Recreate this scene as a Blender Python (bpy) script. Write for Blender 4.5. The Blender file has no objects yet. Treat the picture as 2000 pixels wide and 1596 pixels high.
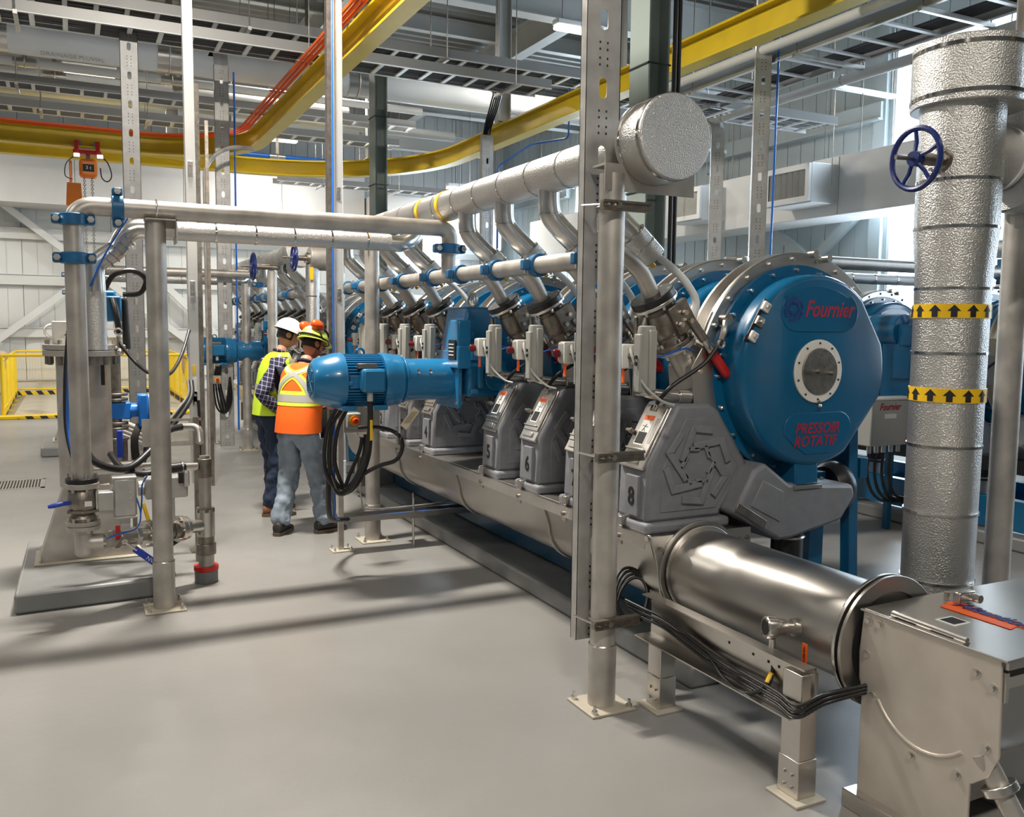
import bpy, bmesh, math, random
from mathutils import Vector, Matrix
random.seed(7)
R = math.radians
sc = bpy.context.scene
# ---------------------------------------------------------------- camera
RT = Vector((0.89659905, -0.44269266, 0.01154797))
UP = Vector((0.030389, 0.08752134, 0.99569901))
FW = Vector((0.44179934, 0.89239186, -0.09192454))
cd = bpy.data.cameras.new('camera'); cam = bpy.data.objects.new('camera', cd)
sc.collection.objects.link(cam); sc.camera = cam
cd.sensor_width = 36.0; cd.sensor_fit = 'HORIZONTAL'; cd.lens = 1740.0 / 2000.0 * 36.0
cd.clip_start = 0.05; cd.clip_end = 200
m = Matrix((RT, UP, -FW)).transposed().to_4x4(); m.translation = Vector((0, 0, 1.8))
cam.matrix_world = m
# ---------------------------------------------------------------- world, exposure
w = bpy.data.worlds.new('World'); sc.world = w; w.use_nodes = True
bg = w.node_tree.nodes['Background']; bg.inputs[0].default_value = (0.70, 0.85, 1.0, 1); bg.inputs[1].default_value = 9.0
sc.view_settings.view_transform = 'Standard'; sc.view_settings.look = 'None'
sc.view_settings.gamma = 1.0; sc.view_settings.use_curve_mapping = False
sc.view_settings.exposure = 0.0
def area(name, loc, size, energy, color, target=None, sy=None):
    l = bpy.data.lights.new(name, 'AREA'); l.energy = energy; l.color = color; l.shape = 'RECTANGLE'
    l.size = size; l.size_y = sy or size
    o = bpy.data.objects.new(name, l); sc.collection.objects.link(o); o.location = loc
    if target is not None: o.rotation_euler = (Vector(target) - Vector(loc)).to_track_quat('-Z', 'Y').to_euler()
    return o
WARM = (1.0, 0.93, 0.83)
# daylight entering at the tall windows of the right wall and the window of the back wall
area('window_daylight', (12.35, 9.4, 3.9), 1.8, 500, (0.72, 0.87, 1.0), (4, 8.2, 1.0), 5.2)
area('window_daylight', (12.35, 19.4, 3.9), 1.8, 450, (0.72, 0.87, 1.0), (4, 14, 1.0), 5.2)
area('window_daylight', (12.35, 2.4, 3.9), 1.8, 120, (0.72, 0.87, 1.0), (4, 3.0, 1.0), 5.2)
area('window_daylight', (9.4, 25.6, 3.0), 2.6, 300, (0.8, 0.92, 1.0), (7, 10, 1.0), 3.2)
LAMPS = [(0.9, 6.85, 6.1, 650), (0.43, 17.4, 6.1, 150), (-4.0, 5.0, 6.1, 100), (-4.0, 13.6, 6.1, 190), (0.1, -1.2, 6.1, 285), (-4.0, -1.5, 6.1, 40),
         (4.6, -1.0, 6.1, 30), (3.9, 16.2, 6.9, 170), (-4, 20.5, 6.1, 330), (4.5, 21.5, 6.1, 240), (7.5, 12.9, 6.6, 140), (9.3, 21.6, 5.35, 150)]
for (x, y, z, e) in LAMPS:
    area('lamp_light', (x, y, z - 0.12), 0.9, e, WARM, (x, y, 0), 0.22)
# ---------------------------------------------------------------- helpers
C = sc.collection
def frame(d):
    d = Vector(d).normalized()
    a = Vector((0, 0, 1)) if abs(d.z) < 0.95 else Vector((1, 0, 0))
    u = a.cross(d).normalized(); v = d.cross(u)
    return u, v, d
class MB:
    def __init__(s): s.v = []; s.f = []; s.M = None
    def add(s, vs, fs):
        n = len(s.v)
        if s.M is not None: vs = [s.M @ Vector(p) for p in vs]
        s.v += [tuple(p) for p in vs]; s.f += [tuple(i + n for i in f) for f in fs]; return s
    def box(s, c, d, rot=None):
        hx, hy, hz = d[0] / 2, d[1] / 2, d[2] / 2
        vs = [Vector((x * hx, y * hy, z * hz)) for z in (-1, 1) for y in (-1, 1) for x in (-1, 1)]
        if rot is not None: vs = [rot @ p for p in vs]
        vs = [p + Vector(c) for p in vs]
        return s.add(vs, [(0, 2, 3, 1), (4, 5, 7, 6), (0, 1, 5, 4), (2, 6, 7, 3), (0, 4, 6, 2), (1, 3, 7, 5)])
    def lim(s, x0, x1, y0, y1, z0, z1):
        return s.box(((x0 + x1) / 2, (y0 + y1) / 2, (z0 + z1) / 2), (x1 - x0, y1 - y0, z1 - z0))
    def bar(s, a, b, w, h, up=(0, 0, 1)):
        a = Vector(a); b = Vector(b); d = (b - a); L = d.length; d.normalize(); up = Vector(up)
        if abs(d.dot(up)) > 0.98: up = Vector((0, 1, 0))
        x = d.cross(up).normalized(); z = x.cross(d)
        return s.box((a + b) / 2, (w, L, h), Matrix((x, d, z)).transposed())
    def cyl(s, a, b, r, n=16, r2=None, cap=True):
        a = Vector(a); b = Vector(b); u, v, d = frame(b - a); r2 = r if r2 is None else r2
        vs = []
        for p, rr in ((a, r), (b, r2)):
            for i in range(n):
                t = 2 * math.pi * i / n; vs.append(p + (u * math.cos(t) + v * math.sin(t)) * rr)
        fs = [(i, (i + 1) % n, n + (i + 1) % n, n + i) for i in range(n)]
        if cap: fs += [tuple(range(n - 1, -1, -1)), tuple(range(n, 2 * n))]
        return s.add(vs, fs)
    def lathe(s, prof, o, d, n=32, u=None):
        """prof: list of (radius, distance along d)"""
        uu, v, d = frame(d); o = Vector(o); vs = []; fs = []
        for (r, h) in prof:
            for i in range(n):
                t = 2 * math.pi * i / n; vs.append(o + d * h + (uu * math.cos(t) + v * math.sin(t)) * max(r, 1e-5))
        for k in range(len(prof) - 1):
            for i in range(n): fs.append((k * n + i, k * n + (i + 1) % n, (k + 1) * n + (i + 1) % n, (k + 1) * n + i))
        fs.append(tuple(range(n - 1, -1, -1))); fs.append(tuple((len(prof) - 1) * n + i for i in range(n)))
        return s.add(vs, fs)
    def ring(s, o, d, r0, r1, h, n=32):
        """annulus of thickness h starting at o"""
        u, v, d = frame(d); o = Vector(o); vs = []
        for (r, q) in ((r0, 0), (r1, 0), (r1, h), (r0, h)):
            for i in range(n):
                t = 2 * math.pi * i / n; vs.append(o + d * q + (u * math.cos(t) + v * math.sin(t)) * r)
        fs = []
        for k in range(4):
            for i in range(n): fs.append((k * n + i, k * n + (i + 1) % n, ((k + 1) % 4) * n + (i + 1) % n, ((k + 1) % 4) * n + i))
        return s.add(vs, fs)
    def tube(s, pts, r, n=8, closed=False, rs=None, cap=True):
        pts = [Vector(p) for p in pts]; m_ = len(pts); vs = []; fs = []; pu = None
        for k, p in enumerate(pts):
            if closed: d = pts[(k + 1) % m_] - pts[k - 1]
            else: d = pts[min(k + 1, m_ - 1)] - pts[max(k - 1, 0)]
            if d.length < 1e-9: d = Vector((0, 0, 1))
            d.normalize()
            if pu is None: u, v, _ = frame(d)
            else:
                u = pu - d * pu.dot(d)
                if u.length < 1e-6: u = frame(d)[0]
                u.normalize(); v = d.cross(u)
            pu = u; rr = rs[k] if rs else r
            for i in range(n):
                t = 2 * math.pi * i / n; vs.append(p + (u * math.cos(t) + v * math.sin(t)) * rr)
        K = m_ if closed else m_ - 1
        for k in range(K):
            a = k * n; b = ((k + 1) % m_) * n
            for i in range(n): fs.append((a + i, a + (i + 1) % n, b + (i + 1) % n, b + i))
        if not closed and cap: fs += [tuple(range(n - 1, -1, -1)), tuple((m_ - 1) * n + i for i in range(n))]
        return s.add(vs, fs)
    def prism(s, poly, axis, a, b):
        """poly of 2D points in the plane normal to axis (x: (y,z), y: (x,z), z: (x,y))"""
        def P(p, t): return {'x': (t, p[0], p[1]), 'y': (p[0], t, p[1]), 'z': (p[0], p[1], t)}[axis]
        n = len(poly); vs = [P(p, a) for p in poly] + [P(p, b) for p in poly]
        fs = [(i, (i + 1) % n, n + (i + 1) % n, n + i) for i in range(n)] + [tuple(range(n - 1, -1, -1)), tuple(range(n, 2 * n))]
        return s.add(vs, fs)
    def ball(s, c, r, n=12, k=8, sc_=(1, 1, 1)):
        vs = []; fs = []; c = Vector(c)
        for j in range(k + 1):
            ph = math.pi * j / k
            for i in range(n):
                t = 2 * math.pi * i / n
                vs.append(c + Vector((math.sin(ph) * math.cos(t) * r * sc_[0], math.sin(ph) * math.sin(t) * r * sc_[1], math.cos(ph) * r * sc_[2])))
        for j in range(k):
            for i in range(n): fs.append((j * n + i, (j + 1) * n + i, (j + 1) * n + (i + 1) % n, j * n + (i + 1) % n))
        return s.add(vs, fs)
    def torus(s, c, d, Rr, r, n=28, k=8, a0=0, a1=360):
        u, v, d = frame(d); c = Vector(c); full = abs(a1 - a0) >= 360
        N = n if full else n + 1
        pts = [c + (u * math.cos(R(a0 + (a1 - a0) * i / n)) + v * math.sin(R(a0 + (a1 - a0) * i / n))) * Rr for i in range(N)]
        return s.tube(pts, r, k, closed=full)
    def build(s, name, mat, parent=None, bevel=0, smooth=True, angle=35, loc=None):
        o = raw(name, s.v, s.f, mat, parent, bevel, smooth, angle, loc)
        return o
WO = {}
STUFFY = set('flange_bolt rim_bolt shell_bolt hub_screw plate_bolt casting_boss bracket_nut port_plug adapter_screw cooling_fins flange_nut tie_rods hinge_knuckle coupling_bolt hose_clamp bonnet_bolt dial_screw muff_arm band pictogram printed_line printed_arrow'.split())
def raw(name, v, f, mat, parent=None, bevel=0, smooth=True, angle=35, loc=None):
    if parent is None:
        if loc is None:
            xs = [p[0] for p in v]; ys = [p[1] for p in v]; zs = [p[2] for p in v]
            loc = ((min(xs) + max(xs)) / 2, (min(ys) + max(ys)) / 2, min(zs))
        org = Vector(loc)
    else: org = WO[parent.name]
    me = bpy.data.meshes.new(name); me.from_pydata([(p[0] - org[0], p[1] - org[1], p[2] - org[2]) for p in v], [], f)
    bm = bmesh.new(); bm.from_mesh(me); bmesh.ops.recalc_face_normals(bm, faces=bm.faces); bm.to_mesh(me); bm.free()
    if smooth:
        me.polygons.foreach_set('use_smooth', [True] * len(me.polygons)); me.set_sharp_from_angle(angle=R(angle))
    me.materials.append(mat)
    o = bpy.data.objects.new(name, me); C.objects.link(o)
    if parent is None: o.location = org
    else: o.parent = parent
    WO[o.name] = org.copy()
    if name in STUFFY: o['kind'] = 'stuff'
    if bevel:
        b = o.modifiers.new('bevel', 'BEVEL'); b.width = bevel; b.segments = 2; b.limit_method = 'ANGLE'; b.angle_limit = R(40)
    return o
def thing(name, label, cat, loc=(0, 0, 0), group=None):
    o = bpy.data.objects.new(name, None); C.objects.link(o); o.location = loc; o.empty_display_size = 0.1
    WO[o.name] = Vector(loc); o['label'] = label; o['category'] = cat
    if group: o['group'] = group
    return o
def tag(o, label, cat, group=None):
    o['label'] = label; o['category'] = cat
    if group: o['group'] = group
    return o
def struct(o, label=None):
    o['kind'] = 'structure'
    if label: o['label'] = label
    return o
def sroot(name, loc=(0, 0, 0)):
    o = bpy.data.objects.new(name, None); C.objects.link(o); o.location = loc; WO[o.name] = Vector(loc); o['kind'] = 'structure'; return o
def clone(mesh_obj, off, parent):
    c = mesh_obj.copy(); C.objects.link(c); c.parent = parent; c.location = Vector(mesh_obj.location) + Vector(off); WO[c.name] = WO[mesh_obj.name]; return c
def dup(root, off, label=None, group=None):
    r = root.copy(); C.objects.link(r); r.location = root.location + Vector(off); WO[r.name] = WO[root.name] + Vector(off)
    if label: r['label'] = label
    if group: r['group'] = group
    for ch in list(root.children):
        c = ch.copy(); C.objects.link(c); c.parent = r; WO[c.name] = WO[r.name]
        for g in list(ch.children):
            d = g.copy(); C.objects.link(d); d.parent = c
    return r
def bend(pts, r, n=6):
    """round the corners of a polyline"""
    pts = [Vector(p) for p in pts]; out = [pts[0]]
    for i in range(1, len(pts) - 1):
        a, b, c = pts[i - 1], pts[i], pts[i + 1]
        d1 = (a - b); d2 = (c - b); q = min(r, d1.length * 0.49, d2.length * 0.49)
        p0 = b + d1.normalized() * q; p1 = b + d2.normalized() * q
        for k in range(n + 1):
            t = k / n; out.append(p0 * (1 - t) ** 2 + b * 2 * t * (1 - t) + p1 * t * t)
    out.append(pts[-1]); return out
def spline(pts, k=6):
    pts = [Vector(p) for p in pts]; out = []
    P = [pts[0]] + pts + [pts[-1]]
    for i in range(1, len(P) - 2):
        for j in range(k):
            t = j / k; a, b, c, d = P[i - 1], P[i], P[i + 1], P[i + 2]
            out.append(0.5 * ((2 * b) + (c - a) * t + (2 * a - 5 * b + 4 * c - d) * t * t + (3 * b - a - 3 * c + d) * t ** 3))
    out.append(pts[-1]); return out
def text(s, size, mat, parent, loc, rx=(1, 0, 0), ry=(0, 0, 1), shear=0, ext=0.001, name='lettering', sx=1.0, bold=0.0, top=False):
    """rx: reading direction, ry: up direction of the letters; loc is in world space"""
    c = bpy.data.curves.new(name, 'FONT'); c.body = s; c.size = size; c.extrude = ext; c.shear = shear; c.align_x = 'CENTER'; c.align_y = 'CENTER'; c.offset = bold
    c.materials.append(mat); c.resolution_u = 3
    q = bpy.data.objects.new('tmp', c); C.objects.link(q); me = bpy.data.meshes.new_from_object(q); bpy.data.objects.remove(q)
    o = bpy.data.objects.new(name, me); C.objects.link(o)
    x = Vector(rx).normalized(); y = Vector(ry).normalized(); z = x.cross(y)
    M = Matrix((x * sx, y, z)).transposed().to_4x4(); M.translation = Vector(loc) - (WO[parent.name] if parent else Vector())
    o.parent = parent; o.matrix_basis = M; WO[o.name] = Vector(loc)
    return o
# ---------------------------------------------------------------- materials
def nodes(name):
    mt = bpy.data.materials.new(name); mt.use_nodes = True; nt = mt.node_tree
    return mt, nt, nt.nodes['Principled BSDF']
def mat(name, col, rough=0.5, metal=0.0, var=0.0, vs=6.0, bump=0.0, bs=40.0, coat=0.0, stretch=None, spec=None, rv=0.0, aniso=0, voro=False, emit=0):
    mt, nt, b = nodes(name)
    b.inputs['Base Color'].default_value = (*col, 1); b.inputs['Roughness'].default_value = rough; b.inputs['Metallic'].default_value = metal
    if coat: b.inputs['Coat Weight'].default_value = coat; b.inputs['Coat Roughness'].default_value = 0.08
    if spec is not None: b.inputs['Specular IOR Level'].default_value = spec
    if emit: b.inputs['Emission Color'].default_value = (*col, 1); b.inputs['Emission Strength'].default_value = emit
    if var or bump or rv:
        tc = nt.nodes.new('ShaderNodeTexCoord'); mp = nt.nodes.new('ShaderNodeMapping'); nt.links.new(tc.outputs['Object'], mp.inputs[0])
        if stretch: mp.inputs['Scale'].default_value = stretch
    if var or rv:
        n = nt.nodes.new('ShaderNodeTexNoise'); n.inputs['Scale'].default_value = vs; n.inputs['Detail'].default_value = 5; nt.links.new(mp.outputs[0], n.inputs['Vector'])
    if var:
        mx = nt.nodes.new('ShaderNodeMixRGB'); mx.blend_type = 'MIX'
        mx.inputs[1].default_value = (*[c * (1 - var) for c in col], 1); mx.inputs[2].default_value = (*[min(1, c * (1 + var)) for c in col], 1)
        rp = nt.nodes.new('ShaderNodeMapRange'); rp.inputs[1].default_value = 0.3; rp.inputs[2].default_value = 0.7
        nt.links.new(n.outputs[0], rp.inputs[0]); nt.links.new(rp.outputs[0], mx.inputs[0]); nt.links.new(mx.outputs[0], b.inputs['Base Color'])
    if rv:
        rr = nt.nodes.new('ShaderNodeMapRange'); rr.inputs[1].default_value = 0.3; rr.inputs[2].default_value = 0.7
        rr.inputs[3].default_value = max(0, rough - rv); rr.inputs[4].default_value = rough + rv; nt.links.new(n.outputs[0], rr.inputs[0]); nt.links.new(rr.outputs[0], b.inputs['Roughness'])
    if bump:
        if voro: n2 = nt.nodes.new('ShaderNodeTexVoronoi'); n2.inputs['Scale'].default_value = bs; out = n2.outputs[0]
        else: n2 = nt.nodes.new('ShaderNodeTexNoise'); n2.inputs['Scale'].default_value = bs; n2.inputs['Detail'].default_value = 3; out = n2.outputs[0]
        nt.links.new(mp.outputs[0], n2.inputs['Vector'])
        bp = nt.nodes.new('ShaderNodeBump'); bp.inputs['Strength'].default_value = bump; bp.inputs['Distance'].default_value = 0.01
        nt.links.new(out, bp.inputs['Height']); nt.links.new(bp.outputs[0], b.inputs['Normal'])
    return mt
steel = mat('brushed_stainless', (0.50, 0.48, 0.45), 0.36, 1.0, var=0.08, vs=3, rv=0.02)
steel_pipe = mat('pickled_stainless_pipe', (0.50, 0.47, 0.43), 0.46, 0.68, var=0.20, vs=7, rv=0.06)
steel_dark = mat('dull_cast_stainless', (0.29, 0.26, 0.225), 0.42, 1.0, var=0.25, vs=25, bump=0.15, bs=90)
steel_bright = mat('polished_stainless', (0.66, 0.63, 0.59), 0.28, 1.0, var=0.06, vs=8)
box_steel = mat('bead_blasted_stainless', (0.62, 0.565, 0.50), 0.45, 0.7, var=0.10, vs=5, rv=0.04)
foil = mat('stucco_aluminium_jacket', (0.60, 0.59, 0.57), 0.33, 0.92, var=0.06, vs=3, bump=0.5, bs=150)
foil_smooth = mat('smooth_aluminium_elbow', (0.62, 0.61, 0.59), 0.28, 1.0, bump=0.05, bs=20)
band = mat('bright_strapping_band', (0.55, 0.54, 0.52), 0.15, 1.0)
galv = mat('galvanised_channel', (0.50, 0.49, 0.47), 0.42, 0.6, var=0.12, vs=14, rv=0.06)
galv_dimmed = mat('dimmed_galvanised_channel', (0.17, 0.17, 0.168), 0.48, 0.4, var=0.12, vs=14)  # galvanised colour darkened to offset strong lamp light on one channel
tray_side_shaded = mat('shaded_cable_ladder_side', (0.27, 0.27, 0.265), 0.5, 0.3, var=0.05, vs=3)  # shade of the unlit rail sides put into the grey
alu = mat('aluminium_profile', (0.80, 0.80, 0.78), 0.38, 0.75, var=0.05, vs=4)
white_paint = mat('white_painted_steel', (0.72, 0.73, 0.73), 0.40, 0.0, var=0.04, vs=2)
grey_beam = mat('pale_grey_painted_steel', (0.42, 0.43, 0.42), 0.5, 0.0, var=0.06, vs=2)
column_paint = mat('grey_green_painted_steel', (0.22, 0.26, 0.24), 0.42, 0.0, var=0.06, vs=2)
deck_m = mat('galvanised_roof_deck', (0.25, 0.25, 0.24), 0.55, 0.3, var=0.1, vs=1)
blue = mat('glossy_blue_paint', (0.002, 0.105, 0.235), 0.25, 0.0, var=0.05, vs=3, coat=0.2)
blue_lit = mat('lit_blue_paint', (0.012, 0.16, 0.35), 0.28, 0.0, var=0.06, vs=6, coat=0.4)  # same blue paint as the drums, stronger light put into the colour
blue_clamp = mat('coupling_blue_paint', (0.012, 0.12, 0.28), 0.38, 0.0, var=0.15, vs=30)
blue_handle = mat('royal_blue_vinyl', (0.012, 0.05, 0.42), 0.35)
blue_line = mat('blue_air_tubing', (0.01, 0.12, 0.50), 0.4)
navy_cast = mat('dark_blue_cast_iron', (0.012, 0.025, 0.14), 0.3)
yellow = mat('yellow_crane_paint', (0.62, 0.44, 0.012), 0.42, 0.0, var=0.08, vs=3)
yellow_rail = mat('safety_yellow_paint', (0.85, 0.58, 0.01), 0.4)
tape_yellow = mat('yellow_marking_tape', (0.82, 0.50, 0.01), 0.4)
orange = mat('orange_lacquer', (0.80, 0.20, 0.012), 0.4)
orange_tag = mat('orange_plastic_tag', (0.85, 0.12, 0.01), 0.5)
red = mat('red_vinyl_grip', (0.50, 0.012, 0.012), 0.35)
red_dark = mat('dark_red_indicator', (0.16, 0.006, 0.012), 0.2)
red_print = mat('red_print', (0.38, 0.008, 0.03), 0.45)
blue_print = mat('dark_blue_print', (0.005, 0.02, 0.16), 0.5)
black = mat('black_rubber', (0.012, 0.012, 0.013), 0.38)
black_matt = mat('black_print', (0.008, 0.008, 0.009), 0.6)
dark_gap = mat('dark_recess', (0.02, 0.02, 0.02), 0.8)
grey_cast = mat('grey_cast_polyurethane', (0.20, 0.205, 0.225), 0.52, 0.0, var=0.08, vs=18, bump=0.12, bs=220)
grey_plastic = mat('light_grey_enclosure', (0.34, 0.34, 0.315), 0.45, 0.0, var=0.05, vs=10)
grey_box = mat('grey_terminal_box', (0.42, 0.42, 0.40), 0.5)
white_plastic = mat('white_plastic', (0.75, 0.73, 0.68), 0.45)
concrete = mat('grey_coated_concrete', (0.20, 0.205, 0.205), 0.38, 0.0, var=0.12, vs=4, bump=0.12, bs=14)
wall_m = mat('white_insulated_wall_panel', (0.66, 0.67, 0.66), 0.45, 0.0, var=0.03, vs=0.7)
wall_r = mat('grey_blue_wall_panel', (0.42, 0.47, 0.48), 0.5, 0.0, var=0.04, vs=0.7)
duct_m = mat('white_duct_wrap', (0.66, 0.66, 0.65), 0.42, 0.0, var=0.04, vs=1.5, bump=0.08, bs=3)
cardboard = mat('tan_wrapping', (0.45, 0.33, 0.22), 0.8, var=0.1, vs=10)
paper = mat('paper_label', (0.75, 0.74, 0.70), 0.6)
cable_m = mat('grey_black_cable', (0.05, 0.05, 0.055), 0.5)
skin = mat('skin', (0.50, 0.24, 0.15), 0.5, bump=0.05, bs=60)
hair_m = mat('dark_hair', (0.015, 0.010, 0.008), 0.6, bump=0.5, bs=90)
lamp_m = mat('lit_lamp_diffuser', (1.0, 0.97, 0.92), 0.5, emit=4.0)
tread = mat('dusty_steel_plate', (0.48, 0.44, 0.36), 0.6, 0.2, var=0.08, vs=2)
def floor_mat():
    mt, nt, b = nodes('grey_epoxy_floor'); N = nt.nodes.new; L = nt.links.new
    tc = N('ShaderNodeTexCoord'); n1 = N('ShaderNodeTexNoise'); n1.inputs['Scale'].default_value = 0.7; n1.inputs['Detail'].default_value = 6; L(tc.outputs['Object'], n1.inputs['Vector'])
    cr = N('ShaderNodeValToRGB'); cr.color_ramp.elements[0].position = 0.35; cr.color_ramp.elements[0].color = (0.225, 0.220, 0.212, 1)
    cr.color_ramp.elements[1].position = 0.68; cr.color_ramp.elements[1].color = (0.275, 0.268, 0.256, 1); L(n1.outputs[0], cr.inputs[0])
    n2 = N('ShaderNodeTexNoise'); n2.inputs['Scale'].default_value = 90; n2.inputs['Detail'].default_value = 2; L(tc.outputs['Object'], n2.inputs['Vector'])
    sp = N('ShaderNodeMapRange'); sp.inputs[1].default_value = 0.69; sp.inputs[2].default_value = 0.74; L(n2.outputs[0], sp.inputs[0])
    mx = N('ShaderNodeMixRGB'); mx.inputs[2].default_value = (0.40, 0.38, 0.34, 1); L(cr.outputs[0], mx.inputs[1])
    mu = N('ShaderNodeMath'); mu.operation = 'MULTIPLY'; mu.inputs[1].default_value = 0.35; L(sp.outputs[0], mu.inputs[0]); L(mu.outputs[0], mx.inputs[0]); L(mx.outputs[0], b.inputs['Base Color'])
    n3 = N('ShaderNodeTexNoise'); n3.inputs['Scale'].default_value = 3; n3.inputs['Detail'].default_value = 4; L(tc.outputs['Object'], n3.inputs['Vector'])
    rr = N('ShaderNodeMapRange'); rr.inputs[3].default_value = 0.28; rr.inputs[4].default_value = 0.46; L(n3.outputs[0], rr.inputs[0]); L(rr.outputs[0], b.inputs['Roughness'])
    n4 = N('ShaderNodeTexNoise'); n4.inputs['Scale'].default_value = 22; n4.inputs['Detail'].default_value = 3; L(tc.outputs['Object'], n4.inputs['Vector'])
    bp = N('ShaderNodeBump'); bp.inputs['Strength'].default_value = 0.10; bp.inputs['Distance'].default_value = 0.01; L(n4.outputs[0], bp.inputs['Height']); L(bp.outputs[0], b.inputs['Normal'])
    return mt
floor_m = floor_mat()
def stripe_mat(name, c1, c2, scale, ang):
    mt, nt, b = nodes(name); N = nt.nodes.new; L = nt.links.new
    tc = N('ShaderNodeTexCoord'); mp = N('ShaderNodeMapping'); mp.inputs['Rotation'].default_value = (0, R(ang), 0); L(tc.outputs['Object'], mp.inputs[0])
    wv = N('ShaderNodeTexWave'); wv.inputs['Scale'].default_value = scale; L(mp.outputs[0], wv.inputs[0])
    cr = N('ShaderNodeValToRGB'); cr.color_ramp.interpolation = 'CONSTANT'; cr.color_ramp.elements[0].color = (*c1, 1); cr.color_ramp.elements[1].position = 0.5; cr.color_ramp.elements[1].color = (*c2, 1)
    L(wv.outputs[0], cr.inputs[0]); L(cr.outputs[0], b.inputs['Base Color']); b.inputs['Roughness'].default_value = 0.5
    return mt
hazard = stripe_mat('hazard_striping', (0.02, 0.02, 0.02), (0.85, 0.58, 0.01), 1.6, 35)
def glass_mat():
    mt = bpy.data.materials.new('window_glass'); mt.use_nodes = True; nt = mt.node_tree; nt.nodes.clear(); N = nt.nodes.new; L = nt.links.new
    o = N('ShaderNodeOutputMaterial'); mx = N('ShaderNodeMixShader'); t = N('ShaderNodeBsdfTransparent'); g = N('ShaderNodeBsdfGlossy'); g.inputs['Roughness'].default_value = 0.02
    mx.inputs[0].default_value = 0.08; L(t.outputs[0], mx.inputs[1]); L(g.outputs[0], mx.inputs[2]); L(mx.outputs[0], o.inputs[0]); return mt
glass = glass_mat()
def split_loose(o):
    """one object for every separate piece of a mesh"""
    me = o.data; adj = [[] for _ in me.vertices]
    for e in me.edges: a, b = e.vertices; adj[a].append(b); adj[b].append(a)
    seen = [-1] * len(adj); n = 0
    for i in range(len(adj)):
        if seen[i] >= 0: continue
        st = [i]; seen[i] = n
        while st:
            k = st.pop()
            for j in adj[k]:
                if seen[j] < 0: seen[j] = n; st.append(j)
        n += 1
    for k in range(n):
        idx = [i for i in range(len(adj)) if seen[i] == k]; mp = {v: i for i, v in enumerate(idx)}
        m2 = bpy.data.meshes.new(o.name); m2.from_pydata([tuple(me.vertices[i].co) for i in idx], [], [tuple(mp[v] for v in p.vertices) for p in me.polygons if seen[p.vertices[0]] == k])
        m2.polygons.foreach_set('use_smooth', [True] * len(m2.polygons)); m2.set_sharp_from_angle(angle=R(35)); m2.materials.append(me.materials[0])
        q = bpy.data.objects.new(o.name.split('.')[0], m2); C.objects.link(q); q.parent = o.parent; WO[q.name] = WO[o.name]
    bpy.data.objects.remove(o)
def bolts(mb, c, d, Rr, n, r=0.012, h=0.014, a0=0):
    u, v, d = frame(d); c = Vector(c)
    for i in range(n):
        t = R(a0) + 2 * math.pi * i / n; p = c + (u * math.cos(t) + v * math.sin(t)) * Rr
        mb.cyl(p, p + d * h, r, 6)
    return mb
# ================================================================ THE ROOM
X0, X1, Y0, Y1, ZC = -14.0, 12.0, -12.0, 25.0, 7.9
struct(MB().lim(X0 - .3, X1 + .3, Y0 - .3, Y1 + .3, -0.3, 0).build('floor', floor_m, smooth=False))
# roof deck: trapezoidal ribs running across the hall
def deck():
    v = []; f = []; y = Y0; k = 0; prof = []
    while y < Y1:
        prof += [(y, ZC), (y + .14, ZC), (y + .17, ZC - .075), (y + .27, ZC - .075), (y + .30, ZC)]; y += .30
    for (a, z) in prof: v += [(X0, a, z), (X1, a, z)]
    f = [(2 * i, 2 * i + 2, 2 * i + 3, 2 * i + 1) for i in range(len(prof) - 1)]
    n = len(v); v += [(X0, Y0, ZC + .2), (X1, Y0, ZC + .2), (X1, Y1 + .3, ZC + .2), (X0, Y1 + .3, ZC + .2)]; f.append((n, n + 1, n + 2, n + 3))
    return v, f
v_, f_ = deck(); struct(raw('ceiling', v_, f_, deck_m, None, smooth=False))
def ibeam(name, a, b, h, w_, mt, tf=.02, tw=.012, parent=None):
    mb = MB(); a = Vector(a); b = Vector(b)
    z = Vector((0, 0, 1))
    mb.bar(a + z * (h / 2 - tf / 2), b + z * (h / 2 - tf / 2), w_, tf); mb.bar(a - z * (h / 2 - tf / 2), b - z * (h / 2 - tf / 2), w_, tf); mb.bar(a, b, tw, h - 2 * tf)
    return mb.build(name, mt, parent, smooth=False)
for x in (-2.7, 4.35, 8.2): struct(ibeam('trim_1', (x, Y0, 7.42), (x, Y1, 7.42), .55, .25, grey_beam))
for y in (-0.9, 6.2, 13.3, 20.4): struct(ibeam('trim_2', (X0, y, 7.15), (X1, y, 7.15), .7, .28, grey_beam))
for y in (2.6, 9.8, 16.8): struct(ibeam('trim_3', (X0, y, 7.62), (X1, y, 7.62), .3, .15, grey_beam))
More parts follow.
